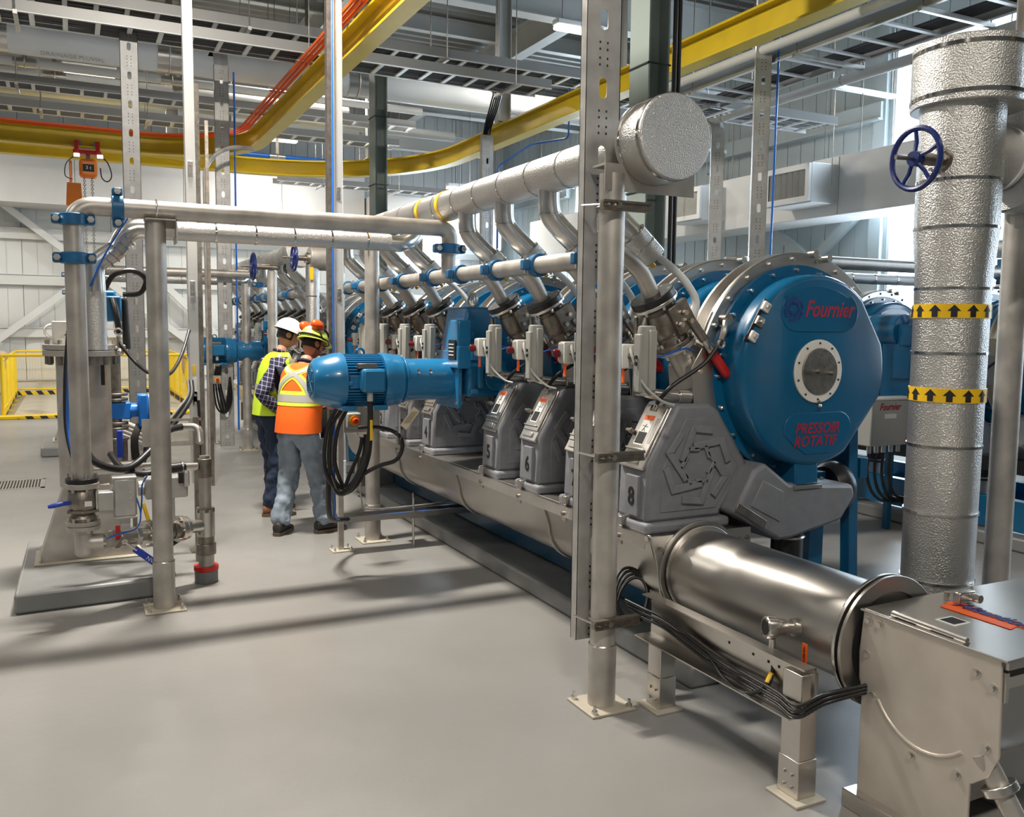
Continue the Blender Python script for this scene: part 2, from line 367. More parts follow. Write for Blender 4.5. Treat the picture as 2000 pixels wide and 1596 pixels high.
# wall built from a backing with openings and separate panels proud of it
def wall(name, axis, pos, a0, a1, z1, openings, mt, sgn, pw=1.0, grooves=3):
    root = sroot(name); T = .18
    def L(mb, u0, u1, za, zb, d0, d1):
        p0, p1 = sorted((pos + sgn * d0, pos + sgn * d1))
        if axis == 'x': mb.lim(p0, p1, u0, u1, za, zb)
        else: mb.lim(u0, u1, p0, p1, za, zb)
    ops = sorted(openings); mb = MB(); cur = a0
    for (o0, o1, za, zb) in ops:
        L(mb, cur, o0, 0, z1, 0, T); L(mb, o0, o1, 0, za, 0, T); L(mb, o0, o1, zb, z1, 0, T); cur = o1
    L(mb, cur, a1, 0, z1, 0, T); mb.build('backing', dark_gap if mt is not wall_r else wall_r, root, smooth=False)
    u = a0; proto = {}
    while u < a1 - 0.01:
        segs = [(0.0, z1)]
        for (o0, o1, za, zb) in ops:
            if u + pw > o0 + .01 and u < o1 - .01: segs = [(0.0, za), (zb, z1)]
        u1 = min(u + pw, a1)
        for (o0, o1, za, zb) in ops:
            if u < o0 - .01 < u1: u1 = o0; segs = [(0.0, z1)]
            if u < o1 - .01 < u1 and u >= o0 - .01: u1 = o1
        for (za, zb) in segs:
            key = (round(u1 - u, 3), round(za, 2), round(zb, 2))
            if key in proto: clone(proto[key], ((0, u - proto[key]['u0'], 0) if axis == 'x' else (u - proto[key]['u0'], 0, 0)), root); continue
            p = MB(); g = (u1 - u) / grooves
            for k in range(grooves): L(p, u + k * g + .009, u + (k + 1) * g - .009, za + .004, zb - .004, -.03, -.001)
            L(p, u + .004, u1 - .004, za + .004, zb - .004, -.018, -.001)
            o = p.build('panel', mt, root, smooth=False); o['u0'] = u; proto[key] = o
        u = u1
    return root
WIN_R = [(1.5, 3.4, 1.2, 6.3), (8.2, 10.5, 1.2, 6.3), (18.2, 20.6, 1.2, 6.3)]
wall('wall_right', 'x', X1, Y0, Y1, ZC, WIN_R, wall_r, 1)
wall('wall_back', 'y', Y1, X0, X1, ZC, [(8.4, 10.6, 1.6, 4.75)], wall_m, 1)
wall('wall_left', 'x', X0, Y0, Y1, ZC, [], wall_m, -1)
wall('wall_front', 'y', Y0, X0, X1, ZC, [], wall_m, -1)
def window(name, axis, pos, u0, u1, z0, z1, nu, nz):
    root = sroot(name)
    def L(a, b, c, d, t=.05):
        mb = MB()
        if axis == 'x': mb.lim(pos + .02, pos + .02 + t, a, b, c, d)
        else: mb.lim(a, b, pos + .02, pos + .02 + t, c, d)
        return mb
    fr = MB()
    for (a, b, c, d) in ((u0, u0 + .06, z0, z1), (u1 - .06, u1, z0, z1), (u0, u1, z0, z0 + .06), (u0, u1, z1 - .06, z1)):
        if axis == 'x': fr.lim(pos - .03, pos + .12, a, b, c, d)
        else: fr.lim(a, b, pos - .03, pos + .12, c, d)
    fr.build('window_frame', white_paint, root, smooth=False)
    for k in range(1, nu): q = u0 + (u1 - u0) * k / nu; L(q - .02, q + .02, z0, z1).build('mullion', white_paint, root, smooth=False)
    for k in range(1, nz): q = z0 + (z1 - z0) * k / nz; L(u0, u1, q - .02, q + .02).build('mullion', white_paint, root, smooth=False)
    for i in range(nu):
        for j in range(nz):
            a = u0 + (u1 - u0) * i / nu; b = u0 + (u1 - u0) * (i + 1) / nu; c = z0 + (z1 - z0) * j / nz; d = z0 + (z1 - z0) * (j + 1) / nz
            L(a + .02, b - .02, c + .02, d - .02, .008).build('pane', glass, root, smooth=False)
for i, (a, b, c, d) in enumerate(WIN_R): window('window_%d' % (i + 1), 'x', X1, a, b, c, d, 1, 3)
window('window_4', 'y', Y1, 8.4, 10.6, 1.6, 4.75, 2, 2)
# girts, rails and braces on the walls
def zgirt(name, y, z, h=.22, d=.16, x0=X0, x1=X1):
    mb = MB(); mb.lim(x0, x1, y - d, y - .031, z - h / 2, z + h / 2); mb.lim(x0, x1, y - d - .03, y - .031, z + h / 2 - .02, z + h / 2)
    return struct(mb.build(name, wall_m, smooth=False))
zgirt('trim_4', Y1, 2.80, .26); zgirt('trim_4', Y1, 1.52, .24); zgirt('trim_4', Y1, 3.90, .26); zgirt('trim_4', Y1, 0.2, .3, .08)
def xgirt(z, h=.26, d=.18, y0=10.6, y1=18.0, m_=wall_r):
    mb = MB(); mb.lim(X1 - d, X1 - .031, y0, y1, z - h / 2, z + h / 2); mb.lim(X1 - d - .05, X1 - .031, y0, y1, z - h / 2 - .03, z - h / 2)
    return struct(mb.build('trim_5', m_, smooth=False))
xgirt(5.35); xgirt(5.35, y0=20.8, y1=Y1); xgirt(5.35, y0=3.6, y1=8.3); xgirt(2.0); xgirt(2.0, y0=3.6, y1=8.3)
struct(MB().lim(X1 - .12, X1 - .031, 10.56, 10.80, 0, ZC).build('trim_6', wall_r, smooth=False))
struct(MB().lim(X1 - .12, X1 - .031, 7.85, 8.10, 0, ZC).build('trim_6', wall_r, smooth=False))
for (a, b) in (((-3.5, 24.72, 6.25), (2.95, 24.72, 1.15)), ((-2.6, 24.72, .5), (2.0, 24.72, 4.2)), ((1.6, 24.72, 3.4), (4.6, 24.72, .3)), ((-7.5, 24.72, .3), (-3.2, 24.72, 4.4))):
    struct(MB().bar(a, b, .16, .16).build('trim_7', wall_m, smooth=False))
for (a, b) in (((11.75, 14.9, 4.9), (11.75, 11.9, 3.0)), ((11.75, 9.2, 4.95), (11.75, 11.9, 3.0)), ((11.75, 16.6, 4.6), (11.75, 18.0, 3.0))):
    struct(MB().bar(a, b, .12, .14).build('trim_8', wall_r, smooth=False))
# grey-green building columns (H sections with straps)
def column(x, y, lab):
    t = thing('building_column', lab, 'column', (x, y, 0))
    mb = MB(); h = .27
    mb.lim(x - .10, x - .085, y - h / 2, y + h / 2, 0, 7.0); mb.lim(x + .085, x + .10, y - h / 2, y + h / 2, 0, 7.0); mb.lim(x - .085, x + .085, y - .008, y + .008, 0, 7.0)
    mb.build('shaft', column_paint, t, smooth=False); MB().lim(x - .12, x + .12, y - .16, y + .16, 0, .03).build('base_plate', column_paint, t, smooth=False)
    for z in (1.9, 2.9, 3.9, 4.9):
        s = MB(); s.lim(x - .11, x + .11, y - .145, y - .137, z, z + .012); s.lim(x - .11, x - .102, y - .145, y + .145, z, z + .012); s.build('strap', dark_gap, t, smooth=False)
    return t
column(4.29, 6.22, 'grey-green steel column with black conduits behind the drum presses')
column(4.27, 13.3, 'grey-green steel column beside the vertical strut, behind the far white pipe')
for k in range(2):
    tag(MB().tube([(4.435 + .045 * k, 6.08, 0), (4.435 + .045 * k, 6.08, 7)], .018, 8).build('conduit', black, loc=(4.435 + .045 * k, 6.08, 0)), 'black vertical conduit running up the near grey-green column', 'conduit', 'black conduits on the near column')
# ---------------------------------------------------------------- ducts
def duct(name, lims, lab, seams, ax, mt=duct_m):
    x0, x1, y0, y1, z0, z1 = lims; t = thing(name, lab, 'duct', ((x0 + x1) / 2, (y0 + y1) / 2, z0)); q = .004
    cuts = [lims[0 if ax == 'x' else 2]] + list(seams) + [lims[1 if ax == 'x' else 3]]
    for a, b in zip(cuts, cuts[1:]):
        mb = MB(); mb.lim(*((a + q, b - q, y0, y1) if ax == 'x' else (x0, x1, a + q, b - q)), z0, z1); mb.build('section', mt, t, .01)
        for q_ in (.12, .88): h_ = MB(); c_ = a + (b - a) * q_; h_.tube([(c_, y0 + .03, z1 - .01), (c_, y0 + .03, ZC)] if ax == 'x' else [(x0 + .03, c_, z1 - .01), (x0 + .03, c_, ZC)], .007, 5); h_.build('hanger_rod', steel_dark, t)
    for c in seams:
        mb = MB(); mb.lim(*((c - q, c + q, y0 + .008, y1 - .008) if ax == 'x' else (x0 + .008, x1 - .008, c - q, c + q)), z0 + .008, z1 - .008); mb.build('seam', dark_gap, t, smooth=False)
    return t
duct('rectangular_duct', (-8.9, 7.2, 23.6, 24.85, 4.5, 5.95), 'wide white wrapped duct along the back wall, behind the yellow beams', [-5, -2.2, .2, 2.6, 5.0], 'x')
d_ = duct('rectangular_duct', (7.25, 10.9, 22.8, 24.4, 3.9, 5.2), 'white wrapped duct elbow bright before the back window', [9.2], 'x')
d_ = duct('rectangular_duct', (10.6, 11.4, 6.2, 20.5, 3.56, 4.45), 'long white wrapped duct with grilles below the grey-blue wall', [7.2, 10.25, 13.1, 16.2], 'y')
def grille(y, lab):
    t = thing('duct_grille', lab, 'grille', (10.5, y, 3.6)); w_ = .95; x = 10.02
    bx = MB(); bx.lim(x + .05, 10.63, y - w_ / 2, y + w_ / 2, 3.72, 4.32); bx.build('outlet_box', duct_m, t, .01)
    fr = MB()
    for a, b, c, d in ((y - w_ / 2, y + w_ / 2, 3.74, 3.82), (y - w_ / 2, y + w_ / 2, 4.22, 4.30), (y - w_ / 2, y - w_ / 2 + .08, 3.82, 4.22), (y + w_ / 2 - .08, y + w_ / 2, 3.82, 4.22)): fr.lim(x, x + .05, a, b, c, d)
    fr.build('frame', white_paint, t, smooth=False); MB().lim(x + .042, x + .048, y - .39, y + .39, 3.82, 4.22).build('opening', dark_gap, t, smooth=False)
    for k in range(6): yy = y - .36 + k * .125; MB().box((x + .02, yy + .05, 4.02), (.012, .09, .40), Matrix.Rotation(R(25), 3, 'Z')).build('blade', grey_plastic, t, smooth=False)
grille(10.75, 'white supply grille on the long duct, beside the tall slotted channel'); grille(13.35, 'white supply grille on the long duct, beside the grey-green column')
grille(16.4, 'white supply grille on the long duct, behind the insulated branches')
# ---------------------------------------------------------------- white overhead pipes, along the hall width
def run(name, a, b, r, mt, lab, cat='pipe', hang=None, jacket=None, group=None, n=20):
    t = thing(name, lab, cat, (Vector(a) + Vector(b)) / 2, group); MB().cyl(a, b, r, n).build('pipe_run', mt, t)
    a = Vector(a); b = Vector(b); d = (b - a).normalized()
    for s in hang or []:
        p = a + d * s; h = MB(); h.torus(p, d, r + .012, .012, 20, 6); h.build('hanger_band', steel_pipe, t)
        h = MB(); h.lim(p.x - .03, p.x + .03, p.y - .004 + (0 if d.x else 0), p.y + .004, p.z + r, ZC); h.build('hanger_strap', steel_dark, t, smooth=False)
        j = MB(); j.ring(p - d * .16, d, r, r + .006, .32, 20); j.build('saddle_jacket', foil_smooth, t)
    for s in jacket or []:
        p = a + d * s; MB().ring(p, d, r, r + .004, .012, n).build('joint_band', band, t)
    return t
run('white_pipe', (X0, 14.2, 5.62), (9.0, 14.2, 5.62), .21, white_paint, 'thickest white overhead pipe, above the lit lamp and yellow beams', hang=[13.2, 15.4, 18.2])
for x_ in (.15, 7.3): text('DRAINAGE PLUVIAL', .10, grey_beam, bpy.data.objects['white_pipe'], (x_, 14.2 - .108, 5.62 - .187), (1, 0, 0), (0, -.866, .5), ext=.001, sx=.9)
run('white_pipe', (X0, 15.8, 5.7), (5.9, 15.8, 5.7), .065, white_paint, 'thin white overhead pipe just behind the lit lamp', hang=[13.5, 15.6, 17.8])
run('white_pipe', (X0, 16.1, 5.58), (4.6, 16.1, 5.58), .11, white_paint, 'medium white overhead pipe below and behind the lit lamp', hang=[13.9, 15.8])
run('grey_pipe', (X0, 16.9, 5.55), (7, 16.9, 5.55), .09, grey_beam, 'pale grey overhead pipe above the farther cable ladder')
tag(ibeam('crane_support_beam', (X0, 19.6, 5.95), (9, 19.6, 5.95), .4, .2, grey_beam), 'pale grey support beam behind the farther cable ladder', 'beam')
run('blue_pipe', (2.3, 9.6, 6.2), (9.5, 9.6, 6.2), .018, blue_line, 'thin blue air pipe high under the roof, above the cable ladders')
run('blue_pipe', (3.2, 19.3, 5.28), (6.3, 19.3, 5.28), .05, blue_line, 'short blue pipe above the farther yellow beam', hang=[.8, 2.6])
# ---------------------------------------------------------------- cable ladders
def ladder(lab, axis, u0, u1, c0, c1, z, pitch=.30, hang=(), cables=None, rail=.12, rw=.05, cr=(0, 1)):
    """ladder tray running along axis from u0 to u1, between cross positions c0..c1"""
    def P(u, c, zz): return (u, c, zz) if axis == 'x' else (c, u, zz)
    t = thing('cable_ladder', lab, 'cable tray', P((u0 + u1) / 2, (c0 + c1) / 2, z)); ax = (0, 0, 1)
    for c in (c0, c1):
        mb = MB(); mb.bar(P(u0, c, z + rail / 2 + .006), P(u1, c, z + rail / 2 + .006), .012, rail - .01); mb.build('side_rail', tray_side_shaded, t, smooth=False); mb = MB(); mb.bar(P(u0, c, z + .003), P(u1, c, z + .003), .032, .008); mb.build('rail_lip', white_paint, t, smooth=False)
    u = u0 + .15; first = None
    while u < u1:
        if first is None:
            mb = MB(); mb.bar(P(u, c0, z + .015), P(u, c1, z + .015), rw, .02); first = mb.build('rung', white_paint, t, smooth=False); fu = u
        else: clone(first, P(u - fu, 0, 0), t)
        u += pitch
    for h in hang:
        mb = MB(); mb.bar(P(h, c0 - .1, z - .03), P(h, c1 + .1, z - .03), .04, .04); mb.build('hanger_strut', galv, t, smooth=False)
        for c in (c0 - .06, c1 + .06): MB().cyl(P(h, c, z - .05), P(h, c, ZC - .1), .007, 6).build('hanger_rod', steel_dark, t)
    if cables:
        mb = MB()
        for k in range(cables):
            c = c0 + .04 + (c1 - c0 - .08) * (cr[0] + (cr[1] - cr[0]) * (k + .5) / cables); w_ = random.uniform(-.01, .01)
            pts = [P(u0 + (u1 - u0) * i / 14, c + random.uniform(-.008, .008), z + .04 + random.uniform(0, .012)) for i in range(15)]; mb.tube(pts, .012, 5)
        o = mb.build('laid_cables', cable_m, t); o['kind'] = 'stuff'
    return t
ladder('lower white cable ladder near the camera, filled with grey cables', 'x', -3.2, 5.75, 10.56, 11.02, 4.9, .31, (-2, -.4, 2.55, 5.2), 14)
ladder('upper white cable ladder near the camera, above the grey cables', 'x', -3.2, 9.2, 10.92, 11.38, 5.2, .31, (-1.1, 1.95, 4.4, 7.2), 10)
ladder('lower white cable ladder just above the yellow beams', 'x', -4.5, 5.4, 15.6, 16.0, 5.0, .33, (-.3, 1.2, 3.2))
ladder('upper white cable ladder just above the yellow beams', 'x', -4.5, 5.6, 15.3, 15.7, 5.28, .33, (-.6,))
ladder('white cable ladder leading towards the daylit tall window', 'y', 3.0, 9.3, 6.75, 7.52, 4.6, .42, (4.1, 5.6, 7.1, 8.8), 6, .12, cr=(.55, .95))
ladder('white cable ladder turning above the bent bright channel', 'x', 6.3, 9.6, 9.35, 9.95, 4.62, .33, (7.3,), 6)
ladder('white cable ladder far back above the small far lamp', 'x', 4.2, 9.5, 20.3, 20.8, 4.95, .35, (5.2, 7.0, 8.8))
run('white_pipe', (7.66, 3.0, 4.52), (7.66, 11.6, 4.52), .055, white_paint, 'white pipe running beside the cable ladder towards the daylit window', jacket=[1.2, 2.9, 4.4, 6.4])
run('white_pipe', (6.62, 3.0, 4.72), (6.62, 9.2, 4.72), .05, white_paint, 'white pipe on the near side of the ladder towards the daylit window')
# ---------------------------------------------------------------- monorail crane beams
def sweep(name, path, secs, mt, parent):
    mb = MB()
    for (cx, cz, w_, h) in secs:
        vs = []; fs = []
        for i, p in enumerate(path):
            d = (Vector(path[min(i + 1, len(path) - 1)]) - Vector(path[max(i - 1, 0)])).normalized(); s = Vector((d.y, -d.x, 0))
            for (a, b) in ((-w_ / 2, -h / 2), (w_ / 2, -h / 2), (w_ / 2, h / 2), (-w_ / 2, h / 2)): vs.append(Vector(p) + s * (cx + a) + Vector((0, 0, cz + b)))
        for i in range(len(path) - 1):
            for k in range(4): fs.append((4 * i + k, 4 * i + (k + 1) % 4, 4 * i + 4 + (k + 1) % 4, 4 * i + 4 + k))
        n = 4 * (len(path) - 1); fs += [(3, 2, 1, 0), (n, n + 1, n + 2, n + 3)]; mb.add(vs, fs)
    return mb.build(name, mt, parent, angle=30)
def arc_path(x, y0, yc, r, x_end, y_t):
    pts = [(x, y0, 0), (x, yc, 0)]
    for k in range(1, 14):
        a = math.pi / 2 * k / 14; pts.append((x - r + r * math.cos(a), yc + (y_t - yc) * math.sin(a), 0))
    pts += [(x - r, y_t, 0), (x_end, y_t, 0)]; return pts
def monorail(path, zb, lab, hangers, busbars=False):
    t = thing('crane_rail', lab, 'crane beam', path[0]); P = [(p[0], p[1], zb) for p in path]; WO[t.name] = Vector(path[0])
    sweep('rail_beam', P, [(0, .012, .19, .024), (0, .14, .014, .24), (0, .268, .19, .024)], yellow, t)
    for (x, y) in hangers:
        mb = MB(); mb.lim(x - .12, x + .12, y - .12, y + .12, zb + .281, zb + .30); mb.build('clamp_plate', yellow, t, smooth=False)
        mb = MB(); mb.lim(x - .1, x + .1, y - .006, y + .006, zb + .30, 6.9); mb.lim(x - .1, x - .09, y - .07, y + .07, zb + .30, 6.9); mb.lim(x + .09, x + .1, y - .07, y + .07, zb + .30, 6.9); mb.build('hanger_post', grey_beam, t, smooth=False)
    if busbars:
        for k in range(3):
            o = sweep('power_bar', P, [(-.15 - .045 * k, .27 + .01 * k, .022, .03)], orange_tag, t)
        for (x, y) in [(2.68, 7.5), (2.68, 9), (2.68, 10.5), (2.68, 12), (2.68, 13.4), (1.0, 15.8), (-1, 15.8)]:
            mb = MB(); s = (0.16, 0) if x == 2.68 else (0, -.0)
            if x == 2.68: mb.lim(x - .28, x - .05, y - .015, y + .015, zb + .285, zb + .30)
            else: mb.lim(x - .015, x + .015, y - .28, y - .05, zb + .285, zb + .30)
            mb.build('bar_bracket', steel_dark, t, smooth=False)
    return t
monorail(arc_path(2.68, -3.0, 14.2, 1.6, X0, 15.8), 4.5, 'nearer yellow crane beam curving left, with orange power bars', [(2.68, 2), (2.68, 6.2), (-1.6, 15.8), (-5, 15.8)], True)
monorail(arc_path(5.88, -3.0, 13.9, 2.9, X0, 16.9), 4.5, 'farther yellow crane beam passing over the presses and curving left', [(5.88, 6.2), (5.88, 9.2), (5.88, 12.3), (5.0, 15.95), (2.6, 16.9), (1.7, 16.9)], False)
# ---------------------------------------------------------------- chain hoist
h = thing('chain_hoist', 'orange electric chain hoist hanging from the yellow crane beam', 'hoist', (.32, 15.8, 3.6))
mb = MB(); mb.lim(.12, .52, 15.68, 15.92, 4.40, 4.46); mb.lim(.14, .2, 15.67, 15.7, 4.4, 4.6); mb.lim(.44, .5, 15.67, 15.7, 4.4, 4.6); mb.build('trolley', red, h, .005)
for x in (.2, .44):
    for y in (15.745, 15.855): MB().cyl((x, y - .03, 4.56), (x, y + .03, 4.56), .045, 14).build('wheel', steel_dark, h)
MB().lim(.20, .46, 15.66, 15.94, 4.05, 4.33).build('motor_housing', orange, h, .05); MB().cyl((.33, 15.94, 4.2), (.33, 16.1, 4.2), .11, 20).build('gear_cover', orange, h)
MB().lim(.25, .41, 15.645, 15.66, 4.13, 4.24).build('nameplate', black_matt, h); text('3 t', .07, white_paint, h, (.33, 15.642, 4.185), ext=.001)
MB().lim(.30, .36, 15.77, 15.83, 4.32, 4.42).build('hook_bracket', steel_dark, h)
bk = MB(); bk.prism([(.02, 3.95), (.22, 3.95), (.24, 3.60), (.0, 3.60)], 'y', 15.7, 15.9); bk.lim(.06, .1, 15.78, 15.82, 3.95, 4.3); bk.build('chain_bag', orange, h, .01)
for x, z0 in ((.27, 2.4), (.38, 2.4)):
    mb = MB(); z = 4.06; k = 0
    while z > z0: mb.torus((x, 15.8, z), (1, 0, 0) if k % 2 else (0, 1, 0), .018, .005, 8, 4); z -= .03; k += 1
    o = mb.build('load_chain', steel_dark, h); o['kind'] = 'stuff'
for x in (.17, .5):
    MB().lim(x - .05, x + .05, 15.66, 15.72, 4.34, 4.40).build('lamp_housing', steel_dark, h); MB().lim(x - .04, x + .04, 15.645, 15.66, 4.345, 4.395).build('work_lamp', lamp_m, h)
mb = MB(); mb.tube(spline([(.47, 15.72, 4.4), (.6, 15.7, 4.3), (.66, 15.7, 4.1), (.6, 15.7, 4.0), (.52, 15.7, 4.05), (.5, 15.7, 4.2)]), .01, 6); mb.tube(spline([(.2, 15.7, 4.4), (.03, 15.68, 4.25), (.0, 15.68, 4.05), (.1, 15.7, 4.0)]), .008, 6); mb.build('power_cable', black, h)
# ---------------------------------------------------------------- lamps
def lamp(x, y, z, lab, L=.86):
    t = thing('ceiling_lamp', lab, 'lamp', (x, y, z)); bd = MB(); bd.lim(x - L / 2, x + L / 2, y - .10, y + .10, z, z + .09); bd.build('housing', white_paint, t, .02)
    MB().lim(x - L / 2 + .01, x + L / 2 - .01, y - .095, y + .095, z - .07, z).build('diffuser', lamp_m, t, .03)
    for s in (-.3, .3): MB().cyl((x + s, y, z + .09), (x + s, y, ZC - .3), .006, 6).build('hanger_wire', steel_dark, t)
    return t
lamp(.43, 17.4, 6.1, 'brightly lit long lamp before the white overhead pipes'); lamp(9.3, 21.6, 5.35, 'small lit lamp far back, above the insulated manifold', 1.1)
lamp(3.9, 16.2, 6.9, 'lit lamp beyond the upper cable ladder, beside the yellow beam'); lamp(7.5, 12.9, 6.6, 'lit lamp above the cable ladders, beside the tall slotted channel')
for (x, y, z, e) in LAMPS:
    if (x, y) in ((.43, 17.4), (3.9, 16.2), (7.5, 12.9), (9.3, 21.6)): continue
    lamp(x, y, z, 'lamp under the roof outside the view', .86)['group'] = 'lamps outside the view'
def tube_lamp(x, y, z, L, lab):
    t = thing('hanging_lamp', lab, 'lamp', (x, y, z)); MB().lim(x, x + L, y - .05, y + .05, z, z + .06).build('housing', white_paint, t, .01)
    for s in (.05, L - .05): MB().cyl((x + s, y, z + .06), (x + s, y, ZC - .3), .006, 6).build('hanger_wire', steel_dark, t); MB().cyl((x + s, y - .045, z - 1.4), (x + s, y - .045, z + .02), .006, 6).build('drop_rod', steel_dark, t)
tube_lamp(10.0, 9.9, 5.3, 1.3, 'unlit white strip lamp beside the daylit tall window'); tube_lamp(9.6, 13.3, 5.0, 1.3, 'unlit white strip lamp behind the tall slotted channel')
# ---------------------------------------------------------------- guard rails round the floor pit
def guard(lab, pts, z=1.07, plate=True):
    t = thing('guard_rail', lab, 'railing', ((pts[0][0] + pts[-1][0]) / 2, (pts[0][1] + pts[-1][1]) / 2, 0))
    for a, b in zip(pts, pts[1:]):
        a = Vector((*a, 0)); b = Vector((*b, 0)); Z = Vector((0, 0, 1)); n = max(1, round((b - a).length / 1.4))
        MB().tube([a + Z * z, b + Z * z], .027, 8).build('top_rail', yellow_rail, t); MB().tube([a + Z * .16, b + Z * .16], .022, 8).build('bottom_rail', yellow_rail, t)
        for k in range(n + 1):
            p = a + (b - a) * k / n; MB().tube([p + Z * .02, p + Z * z], .025, 8).build('post', yellow_rail, t); MB().lim(p.x - .09, p.x + .09, p.y - .06, p.y + .06, .0, .02).build('foot_plate', yellow_rail, t)
        mb = MB(); L_ = (b - a).length; k = 0
        while k * .06 < L_: p = a + (b - a).normalized() * k * .06; mb.tube([p + Z * .17, p + Z * (z - .03)], .0028, 3, cap=False); k += 1
        zz = .2
        while zz < z - .05: mb.tube([a + Z * zz, b + Z * zz], .0028, 3, cap=False); zz += .06
        o = mb.build('wire_mesh', yellow_rail, t); o['kind'] = 'stuff'
        mb = MB(); d = (b - a).normalized(); mb.bar(a + Z * .065, b + Z * .065, .03, .11); mb.build('toe_board', hazard, t, smooth=False)
    return t
guard('yellow meshed guard rail along the far edge of the floor pit', [(-1.2, 24.3), (2.3, 24.3)])
guard('yellow meshed guard rail on the left edge of the floor pit', [(-1.15, 18.9), (-1.2, 24.2)])
guard('yellow meshed guard rail on the right edge of the floor pit', [(2.2, 19.0), (2.25, 24.2)])
g = thing('guard_rail', 'low yellow rail and hazard-striped kerb at the near edge of the pit', 'railing', (.5, 18.7, 0))
MB().tube([(-1.15, 18.75, 1.16), (2.2, 18.75, 1.16)], .027, 8).build('top_rail', yellow_rail, g)
for x in (-1.15, 2.2): MB().tube([(x, 18.75, 0), (x, 18.75, 1.16)], .03, 8).build('post', yellow_rail, g)
MB().lim(-1.3, 2.3, 18.5, 18.8, 0, .06).build('kerb', yellow_rail, g, .01); MB().lim(-.9, 2.1, 18.485, 18.5, .005, .055).build('hazard_strip', hazard, g)
MB().lim(-1.0, 2.15, 18.85, 24.2, 0.005, .03).build('cover_plate', tread, None, .005); o = bpy.data.objects['cover_plate']; tag(o, 'dusty steel cover plates inside the yellow guard rails', 'floor plate')
w_ = thing('wrapped_bundle', 'brown wrapping hung over the left guard rail', 'wrapping', (-1.2, 19.3, .9)); mb = MB()
mb.ball((-1.2, 19.6, 1.12), .2, 12, 8, (.6, 1.6, .5)); mb.ball((-1.22, 19.9, .95), .2, 10, 8, (.4, 1.2, .9)); mb.build('wrapping', cardboard, w_)
w_ = thing('wrapped_bundle', 'brown wrapping hung over the right guard rail', 'wrapping', (2.3, 20.3, .9)); mb = MB()
mb.ball((2.25, 20.4, 1.1), .2, 12, 8, (.6, 1.8, .5)); mb.ball((2.28, 20.9, .85), .25, 10, 8, (.4, 1.4, 1.0)); mb.build('wrapping', cardboard, w_)
# floor drain
t = thing('floor_drain', 'steel floor drain grate set in the grey floor', 'drain', (-.75, 11.1, 0))
fr = MB()
for a in ((-1.3, -.3, 10.78, 10.82), (-1.3, -.3, 11.36, 11.4), (-.34, -.3, 10.78, 11.4), (-.80, -.76, 10.78, 11.4), (-1.3, -1.26, 10.78, 11.4)): fr.lim(a[0], a[1], a[2], a[3], .0, .006)
fr.build('frame', steel_bright, t, smooth=False); MB().lim(-1.28, -.32, 10.8, 11.38, .0, .002).build('sump', dark_gap, t, smooth=False)
x = -1.25; p = None
while x < -.34:
    if p is None: p = MB().lim(x, x + .012, 10.82, 11.36, .001, .005).build('bar', steel_pipe, t, smooth=False); x0_ = x
    elif not (-.82 < x < -.74): clone(p, (x - x0_, 0, 0), t)
    x += .03
# ================================================================ PERFORATED CHANNELS, STRUTS, POSTS
def channel_mesh(w_, z0, z1, pitch, fl, slot_w, slot_h, t=.004, f0=0):
    """C channel: web in the x-z plane at y=0 facing -y, flanges towards +y, real oval slots"""
    mb = MB(); hw = w_ / 2; z = z0; ns = 10
    def oct_(zc):
        pts = []
        for k in range(ns + 2):
            a = math.pi * k / (ns + 1) if False else None
        r = slot_w / 2; hh = slot_h / 2 - r; out = []
        for k in range(6): a = R(0 + 36 * k); out.append((r * math.cos(a), zc + hh + r * math.sin(a)))
        for k in range(6): a = R(180 + 36 * k); out.append((r * math.cos(a), zc - hh + r * math.sin(a)))
        return out
    while z < z1 - .001:
        zb = min(z + pitch, z1)
        if zb - z < pitch * .98: mb.lim(-hw, hw, 0, t, z, zb); break
        zc = (z + zb) / 2; o = oct_(zc)
        rect = [(hw, zc + (zb - zc) * 0), (hw, zb), (hw * .33, zb), (-hw * .33, zb), (-hw, zb), (-hw, zc + .01), (-hw, zc - .01), (-hw, z), (-hw * .33, z), (hw * .33, z), (hw, z), (hw, zc - .01)]
        rect[0] = (hw, zc + .01)
        vs = []; fs = []
        for yy in (0, t):
            vs += [(p[0], yy, p[1]) for p in rect] + [(p[0], yy, p[1]) for p in o]
        for i in range(12):
            j = (i + 1) % 12
            fs += [(i, j, 12 + j, 12 + i), (24 + i, 24 + j, 36 + j, 36 + i), (12 + i, 12 + j, 36 + j, 36 + i)]
        mb.add(vs, fs); z = zb
    mb.lim(-hw, -hw + t, 0, fl, z0, z1); mb.lim(hw - t, hw, 0, fl, z0, z1); mb.lim(-hw, -hw + .015, fl - t, fl, z0, z1); mb.lim(hw - .015, hw, fl - t, fl, z0, z1)
    return mb
def punch(z0, z1, pitch, off):
    mb = MB(); z = z0
    while z < z1 - pitch * .9:
        for dz in off:
            for s in (-.02, .02): mb.lim(s - .004, s + .004, -.0008, 0, z + dz - .005, z + dz + .005)
        z += pitch
    return mb
